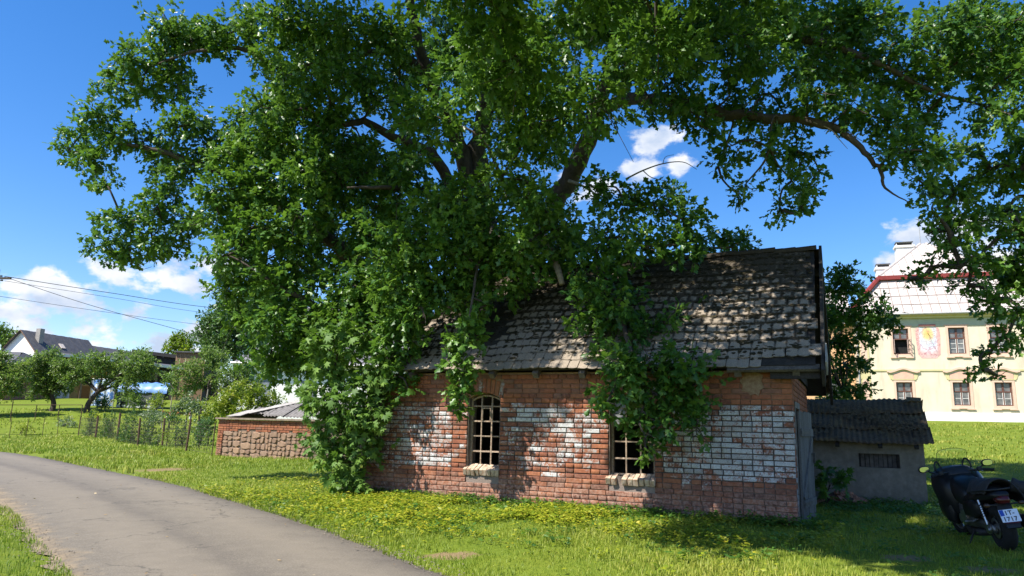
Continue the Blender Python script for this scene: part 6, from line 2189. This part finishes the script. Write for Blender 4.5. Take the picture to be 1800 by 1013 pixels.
# ------------------------------------------------------------------ motorcycle
def build_motorcycle():
    rear, front = np.array([6.19, 9.42]), np.array([6.54, 10.90])
    d = front - rear
    hd = math.atan2(d[1], d[0])
    root = empty('motorcycle', (rear[0], rear[1], gz(*rear) + .0), hd)
    root.scale = (.91, .91, .91)
    root.rotation_euler = (R(-9), 0, hd)           # leaning left on its side stand
    tag(root, 'black touring motorcycle parked in the shade beside the rendered shed', 'motorcycle')
    paint = simple('black_paint', (.012, .012, .013), (.006, .006, .007), 4, .38, .3)
    plastic = simple('black_plastic', (.018, .018, .018), (.01, .01, .01), 20, .6, .4, bmp=.1)
    rubber = simple('tyre_rubber', (.016, .016, .016), (.009, .009, .009), 25, .85, .3, bmp=.3)
    steel = simple('brushed_steel', (.52, .51, .49), (.36, .35, .34), 12, .32, .5, .95)
    alloy = simple('cast_alloy', (.20, .20, .20), (.12, .12, .12), 10, .45, .5, .8)
    leather = simple('seat_vinyl', (.02, .02, .02), (.012, .012, .012), 30, .55, .4, bmp=.15)
    redl = simple('tail_lens', (.085, .008, .008), (.05, .005, .005), 10, .25, .4)
    amber = simple('amber_lens', (.06, .03, .015), (.04, .02, .01), 10, .25, .5)
    WB = 1.54

    def wheel(name, x, Rr, r_, steer=0.):
        w = MB().torus((0, 0, 0), Rr, r_, 40, 12, 1.05).build(name, rubber, root, smooth=True)
        w.location = (x, 0, Rr + r_)
        w.rotation_euler = (0, 0, steer)
        ri = MB().torus((0, 0, 0), Rr - r_ * .92, .024, 36, 8, 2.2)
        for k in range(5):
            a = k * 2 * math.pi / 5
            ri.tube([(.03 * math.cos(a), 0, .03 * math.sin(a)), ((Rr - r_) * math.cos(a + .12), 0, (Rr - r_) * math.sin(a + .12))], [.030, .018], 6)
        ri.build('rim', alloy, w, smooth=True)
        MB().tube([(0, -.09, 0), (0, .09, 0)], .055, 12).build('hub', steel, w)
        for y in ((.075,) if name == 'rear_wheel' else (-.08, .08)):
            q = MB().torus((0, y, 0), .115, .022, 28, 4, .12)
            q.build('brake_disc', steel, w)
        return w
    wheel('rear_wheel', 0, .225, .085)
    wheel('front_wheel', WB, .245, .062, R(8))
    # swingarm, chain case, engine
    MB().loft([(-.08, .11, .30, .025, .045, 3), (.15, .12, .33, .03, .06, 3), (.5, .13, .38, .035, .07, 3)], 10).build('swingarm', alloy, root, smooth=True)
    MB().loft([(-.08, -.11, .30, .025, .045, 3), (.15, -.12, .33, .03, .06, 3), (.5, -.13, .38, .035, .07, 3)], 10).build('swingarm', alloy, root, smooth=True)
    MB().tube([(-.01, .15, .30), (-.01, .19, .30)], .045, 12).build('axle_nut', steel, root)
    MB().tube([(.02, .145, .31), (.02, .165, .31)], .075, 14).build('axle_plate', steel, root)
    en = MB().loft([(.38, 0, .40, .12, .10, 4), (.5, 0, .42, .19, .17, 4), (.75, 0, .42, .21, .18, 4), (.95, 0, .44, .19, .18, 4), (1.08, 0, .48, .12, .13, 4)], 14).build('engine', alloy, root, smooth=True)
    MB().tube([(.66, .19, .40), (.66, .235, .40)], .105, 18).build('clutch_cover', steel, en)
    MB().tube([(.86, .18, .37), (.86, .22, .37)], .06, 14).build('alternator_cover', steel, en)
    MB().loft([(.42, 0, .20, .14, .05, 4), (.8, 0, .17, .17, .06, 4), (1.1, 0, .26, .12, .09, 4)], 12).build('belly_pan', plastic, root, smooth=True)
    # exhaust on the right
    MB().loft([(-.32, -.27, .40, .075, .075, 2), (-.30, -.27, .40, .085, .09, 2), (.05, -.26, .37, .085, .09, 2), (.22, -.24, .34, .05, .05, 2), (.45, -.2, .27, .03, .03, 2), (.9, -.15, .22, .03, .03, 2)], 12).build('exhaust', plastic, root, smooth=True)
    # rear shock visible on the left
    MB().tube([(.02, .16, .36), (.12, .17, .68)], .018, 8).build('shock_rod', steel, root)
    coil = [(.06 + .06 * t + .028 * math.cos(t * 40), .165 + .028 * math.sin(t * 40), .46 + .18 * t) for t in np.linspace(0, 1, 60)]
    MB().tube(coil, .006, 5).build('shock_spring', plastic, root, smooth=True)
    # bodywork
    MB().loft([(.52, 0, .62, .13, .10, 3), (.62, 0, .66, .20, .16, 3), (.85, 0, .72, .235, .20, 2.6), (1.08, 0, .76, .225, .20, 2.6), (1.22, 0, .80, .16, .15, 2.6)], 16).build('fuel_tank', paint, root, smooth=True)
    fz = MB().loft([(.92, 0, .60, .22, .26, 3.2), (1.08, 0, .66, .31, .30, 3.2), (1.25, 0, .74, .36, .30, 3.), (1.42, 0, .82, .345, .26, 2.8), (1.58, 0, .84, .26, .20, 2.5), (1.70, 0, .80, .12, .11, 2.2)], 20).build('fairing', paint, root, smooth=True)
    for s_ in (-1, 1):
        MB().loft([(1.0, s_ * .22, .42, .05, .16, 2.6), (1.15, s_ * .27, .50, .055, .22, 2.6), (1.34, s_ * .28, .55, .05, .18, 2.6), (1.46, s_ * .24, .60, .03, .10, 2.6)], 12).build('lower_fairing', paint, root, smooth=True)
    MB().loft([(1.3, 0, .52, .08, .02, 3), (1.42, 0, .60, .085, .03, 3), (1.56, 0, .63, .085, .025, 3), (1.72, 0, .58, .075, .02, 3), (1.82, 0, .50, .05, .015, 3)], 12).build('front_mudguard', paint, root, smooth=True)
    for s_ in (-1, 1):
        MB().tube([(WB, s_ * .10, .30), (WB - .16, s_ * .10, .74)], [.032, .026], 10).build('fork_leg', steel, root)
    MB().loft([(-.02, 0, .80, .12, .035, 3), (.10, 0, .82, .15, .05, 3), (.28, 0, .815, .16, .06, 3), (.36, 0, .76, .165, .06, 3), (.56, 0, .735, .15, .06, 3), (.70, 0, .77, .12, .05, 3)], 14).build('seat', leather, root, smooth=True)
    MB().loft([(-.30, 0, .76, .085, .04, 3), (-.18, 0, .755, .12, .06, 3), (.05, 0, .73, .16, .075, 3), (.35, 0, .68, .19, .10, 3), (.6, 0, .62, .20, .12, 3)], 14).build('tail_unit', paint, root, smooth=True)
    for s_ in (-1, 1):
        MB().loft([(.08, s_ * .15, .56, .04, .07, 3), (.3, s_ * .18, .54, .055, .13, 3), (.58, s_ * .19, .52, .05, .12, 3)], 12).build('side_panel', paint, root, smooth=True)
        MB().tube(spline([(.2, s_ * .19, .79), (-.05, s_ * .18, .82), (-.2, s_ * .13, .83), (-.22, 0, .83)], 4), .014, 7).build('grab_rail', plastic, root, smooth=True)
    MB().loft([(-.345, 0, .70, .05, .035, 3), (-.30, 0, .70, .085, .055, 3), (-.24, 0, .71, .10, .055, 3)], 12).build('tail_light', redl, root, smooth=True)
    # mudguard blade with plate
    MB().poly([(-.24, -.09, .66), (-.24, .09, .66), (-.44, .085, .36), (-.44, -.085, .36), (-.215, -.09, .65), (-.215, .09, .65), (-.42, .085, .345), (-.42, -.085, .345)], [(0, 1, 2, 3), (7, 6, 5, 4), (0, 3, 7, 4), (1, 5, 6, 2), (2, 6, 7, 3)]).build('rear_mudguard', plastic, root)
    for s_ in (-1, 1):
        MB().tube([(-.27, s_ * .08, .64), (-.28, s_ * .19, .645)], .012, 7).build('indicator_stalk', plastic, root)
        MB().loft([(-.32, s_ * .21, .645, .03, .022, 2), (-.28, s_ * .21, .645, .045, .03, 2), (-.24, s_ * .21, .645, .03, .02, 2)], 10).build('indicator', amber, root, smooth=True)
    # plate, tilted with the blade
    tilt = math.atan2(.30, .20)
    Mp = Matrix.Translation((-.375, 0, .505)) @ Matrix.Rotation(-math.pi / 2, 4, 'Z') @ Matrix.Rotation(math.pi / 2 - .42, 4, 'X')
    pw, ph = .225, .165
    pl_ = MB(); pl_.box(-pw / 2, pw / 2, -ph / 2, ph / 2, 0, .004, Mp)
    plate = pl_.build('number_plate', simple('plate_white', (.72, .75, .80), (.66, .69, .75), 9, .5), root)
    MB().box(-pw / 2 + .004, -pw / 2 + .052, .0, ph / 2 - .004, .0045, .006, Mp).build('plate_band', simple('plate_blue', (.02, .08, .42)), plate)
    MB().box(-pw / 2 + .03, pw / 2 - .02, -ph / 2 - .018, -ph / 2 - .002, -.002, .006, Mp).build('plate_reflector', redl, plate)
    ink = simple('plate_ink', (.02, .02, .025))

    def text(body, x, y, size):
        cu = bpy.data.curves.new('lettering', 'FONT')
        cu.body = body
        cu.size = size
        cu.extrude = .0008
        cu.space_character = 1.08
        cu.offset = .0016
        o = bpy.data.objects.new('lettering', cu)
        col.objects.link(o)
        cu.materials.append(ink)
        me = bpy.data.meshes.new_from_object(o.evaluated_get(bpy.context.evaluated_depsgraph_get()))
        bpy.data.objects.remove(o)
        o = bpy.data.objects.new('lettering', me)
        col.objects.link(o)
        o.parent = plate
        o.matrix_local = Mp @ Matrix.Translation((x, y, .0062))
    text('1T-', -.055, .010, .080)
    text('1717', -.095, -.071, .080)
    # cockpit: dash, bars, mirrors, screen
    MB().loft([(1.10, 0, .95, .16, .04, 3), (1.25, 0, 1.0, .20, .07, 3), (1.40, 0, .99, .21, .07, 3)], 12).build('dashboard', plastic, root, smooth=True)
    bars = spline([(1.0, .40, .985), (1.06, .30, 1.0), (1.16, .12, 1.0), (1.18, 0, 1.0), (1.16, -.12, 1.0), (1.06, -.30, 1.0), (1.0, -.40, .985)], 5)
    MB().tube(bars, .014, 8).build('handlebar', plastic, root, smooth=True)
    for s_ in (-1, 1):
        MB().tube([(1.05, s_ * .31, .998), (.985, s_ * .435, .98)], .021, 10).build('grip', rubber, root)
        MB().tube([(1.13, s_ * .22, .985), (1.10, s_ * .36, .97), (1.06, s_ * .44, .965)], .008, 6).build('lever', steel, root)
        MB().box(1.05, 1.11, s_ * .27 - .03, s_ * .27 + .03, .985, 1.04).build('switch_box', plastic, root, bevel=.008)
        MB().tube(spline([(1.28, s_ * .27, .98), (1.27, s_ * .36, 1.02), (1.25, s_ * .42, 1.06)], 4), .012, 7).build('mirror_stalk', plastic, root, smooth=True)
        mh = MB().loft([(1.22, s_ * .45, 1.075, .075, .045, 2.6), (1.245, s_ * .45, 1.075, .085, .052, 2.4), (1.29, s_ * .45, 1.075, .05, .03, 2.2)], 14).build('mirror', plastic, root, smooth=True)
        MB().loft([(1.214, s_ * .45, 1.075, .068, .039, 2.6), (1.219, s_ * .45, 1.075, .07, .041, 2.6)], 14).build('mirror_glass', simple('mirror_glass', (.75, .78, .80), (.72, .75, .78), 3, .05, .8, 1.), mh)
        # screen bracket loops
        MB().tube(spline([(1.38, s_ * .14, 1.02), (1.42, s_ * .17, 1.10), (1.40, s_ * .20, 1.16), (1.37, s_ * .25, 1.12), (1.36, s_ * .26, 1.02)], 4), .013, 7).build('screen_bracket', plastic, root, smooth=True)
    gm = bpy.data.materials.new('screen_clear')
    gm.use_nodes = True
    gn = gm.node_tree
    gt, gg_, gx = gn.nodes.new('ShaderNodeBsdfTransparent'), gn.nodes.new('ShaderNodeBsdfGlossy'), gn.nodes.new('ShaderNodeMixShader')
    gt.inputs[0].default_value = (.90, .93, .92, 1)
    gg_.inputs['Roughness'].default_value = .05
    gx.inputs[0].default_value = .04
    gn.links.new(gt.outputs[0], gx.inputs[1]); gn.links.new(gg_.outputs[0], gx.inputs[2])
    gn.links.new(gx.outputs[0], gn.nodes['Material Output'].inputs[0])
    P, F = [], []
    nu, nv = 12, 8
    for s_ in (0, 1):
        for j in range(nv + 1):
            v = j / nv
            for i in range(nu + 1):
                u = -1 + 2 * i / nu
                hw = .24 * (1 - .12 * v)
                zt = 1.0 + .34 * v - .05 * v * abs(u) ** 3
                P.append((1.52 - .16 * v - .10 * u * u + .004 * s_, hw * u, zt))
    k = nu + 1
    m_ = (nv + 1) * k
    for j in range(nv):
        for i in range(nu):
            a = j * k + i
            F += [(a, a + 1, a + 1 + k, a + k), (a + m_, a + m_ + k, a + m_ + k + 1, a + m_ + 1)]
    edge = [i for i in range(k)] + [j * k + nu for j in range(1, nv + 1)] + [nv * k + i for i in range(nu - 1, -1, -1)] + [j * k for j in range(nv - 1, 0, -1)]
    for a, c in zip(edge, edge[1:] + edge[:1]):
        F.append((a, a + m_, c + m_, c))
    scr = MB().poly(P, F).build('windscreen', gm, root, smooth=True)
    rim = [P[i] for i in edge[k - 1:]]
    MB().tube(rim, .0035, 4).build('screen_edge', plastic, scr, smooth=True)
    # stands and pegs
    MB().tube([(.62, .14, .24), (.52, .30, .03)], .013, 7).build('side_stand', plastic, root)
    for s_ in (-1, 1):
        MB().tube([(.45, s_ * .17, .36), (.45, s_ * .30, .37)], .016, 8).build('footpeg', steel, root)
        MB().loft([(.30, s_ * .18, .42, .012, .03, 3), (.45, s_ * .18, .38, .012, .035, 3), (.6, s_ * .18, .42, .012, .03, 3)], 8).build('peg_plate', alloy, root)
    MB().loft([(1.66, 0, .86, .16, .06, 3), (1.70, 0, .85, .14, .05, 3)], 12).build('headlight', simple('lamp_glass', (.6, .62, .65), (.5, .52, .55), 9, .1, .6), root)

    # riding jacket thrown over the seat, one sleeve hanging off the right side
    jk = empty('riding_jacket', tuple(root.matrix_basis @ Vector((.12, -.02, .86))), hd)
    tag(jk, 'black riding jacket thrown over the motorcycle seat with a sleeve hanging down', 'jacket')
    cloth, nt, b, N, L = new_mat('jacket_cloth')
    L(ramp(nt, noise(nt, 30, 4), ((.3, (.010, .010, .011)), (.7, (.022, .022, .024)))), b.inputs['Base Color'])
    b.inputs['Roughness'].default_value = .8
    bump(nt, b, noise(nt, 18, 4), .6, .02)
    g = np.random.default_rng(9)
    P, F = [], []
    prof = [(.17, -.13), (.15, -.04), (.10, .035), (.0, .05), (-.10, .045), (-.17, .02), (-.24, -.02), (-.30, -.07), (-.345, -.14), (-.36, -.20)]
    nx = 12
    for i in range(nx + 1):
        x = .34 - .62 * i / nx
        for (y, z_) in prof:
            w = .016 * math.sin(i * 1.3 + y * 19) + .010 * math.sin(i * 2.7 + y * 31)
            e = (1 - .25 * abs(2 * i / nx - 1) ** 3)
            P.append((x + .02 * math.sin(y * 14), y * e, z_ + w + (.03 if i > nx - 3 else 0)))
    k = len(prof)
    for i in range(nx):
        for j in range(k - 1):
            F.append((i * k + j, i * k + j + 1, (i + 1) * k + j + 1, (i + 1) * k + j))
    body = MB().poly(P, F).build('body', cloth, jk, smooth=True)
    sd = body.modifiers.new('thick', 'SOLIDIFY'); sd.thickness = .022
    ss_ = body.modifiers.new('soft', 'SUBSURF'); ss_.levels = 1; ss_.render_levels = 1
    sl = spline([(-.16, -.18, .03), (-.20, -.30, -.01), (-.20, -.39, -.09), (-.16, -.41, -.20), (-.10, -.40, -.26)], 5)
    rad = np.interp(np.linspace(0, 1, len(sl)), [0, .3, .7, 1], [.085, .08, .062, .045]) * (1 + .10 * np.sin(np.arange(len(sl)) * 1.7))
    MB().tube(sl, rad, 12).build('sleeve', cloth, jk, smooth=True)
    MB().tube([tuple(sl[-1] + (0, 0, .02)), tuple(sl[-1] + (.03, .005, -.06))], .03, 10).build('cuff_strap', plastic, jk)
    MB().box(-.24, -.17, -.16, -.12, .075, .078).build('badge', simple('badge_white', (.6, .6, .6)), jk)


build_motorcycle()


# ------------------------------------------------------------------ grass and weeds
def build_grass():
    g = np.random.default_rng(77)

    def free(x, y, margin=0.):
        ok = ~poly_inside(BLADE_POLY, x, y)
        lx = (x - C0[0]) * EX[0] + (y - C0[1]) * EX[1]
        lt = (x - C0[0]) * EN[0] + (y - C0[1]) * EN[1]
        ok &= ~((lx > -7.95) & (lx < .03) & (lt > -.01) & (lt < 4.45))
        ok &= ~((lx > -1.4) & (lx < 2.15) & (lt > 5.06) & (lt < 8.1))
        sx = (x + 11.5) * EX[0] + (y - 29.5) * EX[1]
        st = (x + 11.5) * EN[0] + (y - 29.5) * EN[1]
        ok &= ~((sx > 0) & (sx < 6.6) & (st > 0) & (st < 3.3))
        for (bx, by, rx, ry) in BARE:
            dd = ((x - bx) / rx) ** 2 + ((y - by) / ry) ** 2
            ok &= ~((dd < 1) & (g.random(x.shape) > dd * .6))
        return ok

    def visible(x, y, z):
        px, py, zz = proj(np.stack((x, y, z), -1))
        return (zz > .5) & (px > -160) & (px < 1960) & (py < 1120)

    def blades(name, label, zones, mat):
        Pb, Hh, Ww, Vv = [], [], [], []
        for (x0, x1, y0, y1, dens, h0, h1, w, vt) in zones:
            n = int((x1 - x0) * (y1 - y0) * dens)
            # tufted scatter
            nc = max(1, n // 7)
            c = np.stack((g.uniform(x0, x1, nc), g.uniform(y0, y1, nc)), 1)
            p = np.repeat(c, 7, 0) + g.normal(0, .035 + .004 * y0, (nc * 7, 2))
            x, y = p[:, 0], p[:, 1]
            patch = np.sin(x * 1.3 + 2 * np.sin(y * .9)) * np.cos(y * 1.1 + np.sin(x * .7))
            k = free(x, y) & (g.random(len(x)) < .78 + .25 * patch)
            x, y, patch = x[k], y[k], patch[k]
            z = hgt(x, y)
            k = visible(x, y, z)
            x, y, z, patch = x[k], y[k], z[k], patch[k]
            lt = (x - C0[0]) * EN[0] + (y - C0[1]) * EN[1]
            lx = (x - C0[0]) * EX[0] + (y - C0[1]) * EX[1]
            near_wall = np.clip(1 - np.abs(lt) / .55, 0, 1) * ((lx > -8.3) & (lx < .8))
            h = g.uniform(h0, h1, len(x)) * (1 + .3 * patch) * (1 + 1.6 * near_wall * g.random(len(x)))
            Pb.append(np.stack((x, y, z - .01), 1)); Hh.append(h); Ww.append(np.full(len(x), w) * g.uniform(.7, 1.3, len(x))); Vv.append(np.clip(vt + .22 * patch + .12 * np.sin(x * .45 + 1.3 * np.sin(y * .31)) + g.normal(0, .17, len(x)), 0, 1))
        P, H, W_, Vv = np.concatenate(Pb), np.concatenate(Hh), np.concatenate(Ww), np.concatenate(Vv)
        n = len(P)
        a = g.uniform(0, 2 * math.pi, n)
        d = np.stack((np.cos(a), np.sin(a), np.zeros(n)), 1)
        s = np.stack((-np.sin(a), np.cos(a), np.zeros(n)), 1)
        bend = g.uniform(.15, .85, n)[:, None] * H[:, None]
        up = np.array([0, 0, 1.])
        v0 = P - s * W_[:, None] / 2
        v1 = P + s * W_[:, None] / 2
        m = P + d * bend * .35 + up * H[:, None] * .62
        v2 = m + s * W_[:, None] * .4
        v3 = m - s * W_[:, None] * .4
        v4 = P + d * bend + up * H[:, None] * .92
        V = np.stack((v0, v1, v2, v3, v4), 1).reshape(-1, 3)
        i = np.arange(n)[:, None] * 5
        Q = i + np.array([[0, 1, 2, 3]])
        T = i + np.array([[3, 2, 4]])
        o = np_obj(name, V, [Q, T], mat, None, {'v': np.repeat(Vv, 5)})
        tag(o, label, 'grass', kind='stuff')

    GM = leaf_mat('grass_blade', (.095, .155, .012), (.205, .262, .020), (.38, .36, .06), .30, .55)
    blades('grass', 'green grass on the verge and lawn', [
        (-4.5, 12, 6.0, 11, 1500, .03, .085, .0065, .5),
        (-5.5, 13, 11, 15.5, 950, .035, .095, .008, .46),
        (-9.5, -3.5, 14, 22, 560, .035, .09, .011, .55),
        (-16, -4, 22, 30, 230, .05, .13, .018, .5),
        (-30, -12, 28, 46, 70, .06, .15, .03, .5),
        (5, 16, 15.5, 22, 300, .03, .07, .011, .6),
        (8, 30, 22, 46, 45, .05, .12, .03, .6),
        (-9.5, -3.0, 4.6, 12.5, 1000, .035, .09, .007, .45),
        (-34, -10, 12, 30, 30, .08, .18, .03, .5),
        (-45, -15, 44, 62, 14, .08, .2, .05, .55)], GM)
    # yellowing ground cover before the outbuilding
    YM = leaf_mat('yellow_weed', (.12, .19, .012), (.24, .28, .015), (.44, .38, .03), .3, .5)
    n = 26000
    lx = g.uniform(-11.5, .6, n); lt = -np.abs(g.normal(0, 1.5, n)) - .1
    far = lx < -8
    lt = np.where(far, g.uniform(-2.5, 6, n), lt)
    x = C0[0] + EX[0] * lx + EN[0] * lt; y = C0[1] + EX[1] * lx + EN[1] * lt
    patch = np.sin(x * 1.7 + 1.4 * np.sin(y * 1.3)) * np.cos(y * 1.5 + np.sin(x)) + .35 * np.sin(x * 5.1) * np.sin(y * 4.3)
    w = np.clip(.40 + .8 * patch, 0.03, 1) * np.where(lx > -3.0, .4, 1)
    k = free(x, y) & (g.random(n) < w)
    x, y = x[k], y[k]
    z = hgt(x, y)
    k = visible(x, y, z)
    x, y, z = x[k], y[k], z[k]
    m = len(x)
    k6 = 4
    P = np.repeat(np.stack((x, y, z + g.uniform(.03, .10, m)), 1), k6, 0) + g.normal(0, .022, (m * k6, 3))
    a = g.uniform(0, 6.28, m * k6)
    D = np.stack((np.cos(a), np.sin(a), g.uniform(-.2, .5, m * k6)), 1)
    Nn = unit(np.array([0, 0, 1.]) + g.normal(0, .35, (m * k6, 3)))
    o = leaves_mesh('weeds', P, D, Nn, g.uniform(.035, .065, m * k6) * (1 + y.repeat(k6) / 60), np.repeat(g.normal(.5, .22, m), k6), (OVAL_L, OVAL_F), YM, None)
    tag(o, 'yellowing low weeds spread before the brick outbuilding', 'weeds', kind='stuff')
    # broad leaved weeds in the shade by the shed and along the wall foot
    WM = leaf_mat('green_weed', (.03, .085, .012), (.06, .14, .02), (.12, .22, .03), .3, .5)
    pts = []
    for _ in range(1250):
        if g.random() < .25:
            lx_, lt_ = g.uniform(.3, 2.6), g.uniform(2.6, 5.0)
        elif g.random() < .5:
            lx_, lt_ = g.uniform(-8.2, .3), -abs(g.normal(0, .16)) - .06
        else:
            lx_, lt_ = g.uniform(-9, 5), g.uniform(-3.6, 2)
        pts.append(bl(lx_, lt_)[:2])
    pts = np.array(pts)
    k = free(pts[:, 0], pts[:, 1])
    pts = pts[k]
    zz = hgt(pts[:, 0], pts[:, 1])
    m, kk = len(pts), 12
    hgt_ = g.uniform(.03, .16, m)
    P = np.repeat(np.concatenate((pts, zz[:, None]), 1), kk, 0)
    fr = g.random(m * kk)
    P[:, 2] += np.repeat(hgt_, kk) * fr + .02
    P[:, :2] += g.normal(0, .05, (m * kk, 2))
    a = g.uniform(0, 6.28, m * kk)
    D = np.stack((np.cos(a), np.sin(a), g.uniform(-.1, .6, m * kk)), 1)
    Nn = unit(np.array([0, 0, 1.]) + g.normal(0, .4, (m * kk, 3)))
    o = leaves_mesh('undergrowth', P, D, Nn, g.uniform(.035, .09, m * kk), np.repeat(g.normal(.5, .2, m), kk), (OVAL_L, OVAL_F), WM, None)
    tag(o, 'broad leaved green weeds along the wall foot and by the shed', 'weeds', kind='stuff')
    # loose grit along both edges of the lane
    n = 2600
    i = g.integers(20, 200, n)
    side = g.random(n) < .5
    t_ = np.abs(g.normal(0, .045, n)) - .012
    base_ = np.where(side[:, None], RF[i] + (RN[i] - RF[i]) * t_[:, None], RN[i] + (RF[i] - RN[i]) * (t_ * 1.8)[:, None]) + g.normal(0, .1, (n, 2))
    sz = g.uniform(.005, .016, n)
    oc = np.array([(1, 0, 0), (-1, 0, 0), (0, 1, 0), (0, -1, 0), (0, 0, .7), (0, 0, -.5)])
    of = np.array([(0, 2, 4), (2, 1, 4), (1, 3, 4), (3, 0, 4)])
    V = np.concatenate((base_, (hgt(base_[:, 0], base_[:, 1]) + .02)[:, None]), 1)[:, None, :] + oc[None] * sz[:, None, None] * g.uniform(.6, 1.3, (n, 6, 1))
    o = np_obj('gravel', V.reshape(-1, 3), (of[None] + (np.arange(n) * 6)[:, None, None]).reshape(-1, 3), simple('grit', (.20, .165, .125), (.09, .075, .06), 20, .9))
    tag(o, 'loose grit along the edges of the lane', 'gravel', kind='stuff')
    # dry fallen leaves on the lane and verge
    n = 260
    x = g.uniform(-9, 2, n); y = g.uniform(6.3, 22, n)
    k = poly_inside(ROAD_POLY, x, y)
    x, y = x[k], y[k]
    m = len(x)
    a = g.uniform(0, 6.28, m)
    P = np.stack((x, y, hgt(x, y) + .055), 1)
    D = np.stack((np.cos(a), np.sin(a), g.uniform(-.1, .3, m)), 1)
    o = leaves_mesh('fallen_leaves', P, D, unit(np.array([0, 0, 1.]) + g.normal(0, .3, (m, 3))), g.uniform(.03, .07, m), g.random(m), (OVAL_L, OVAL_F), leaf_mat('dry_leaf', (.14, .09, .05), (.26, .18, .1), (.42, .33, .2), .1, .8), None)
    tag(o, 'dry leaves and twigs scattered on the lane', 'leaves', kind='stuff')


build_grass()
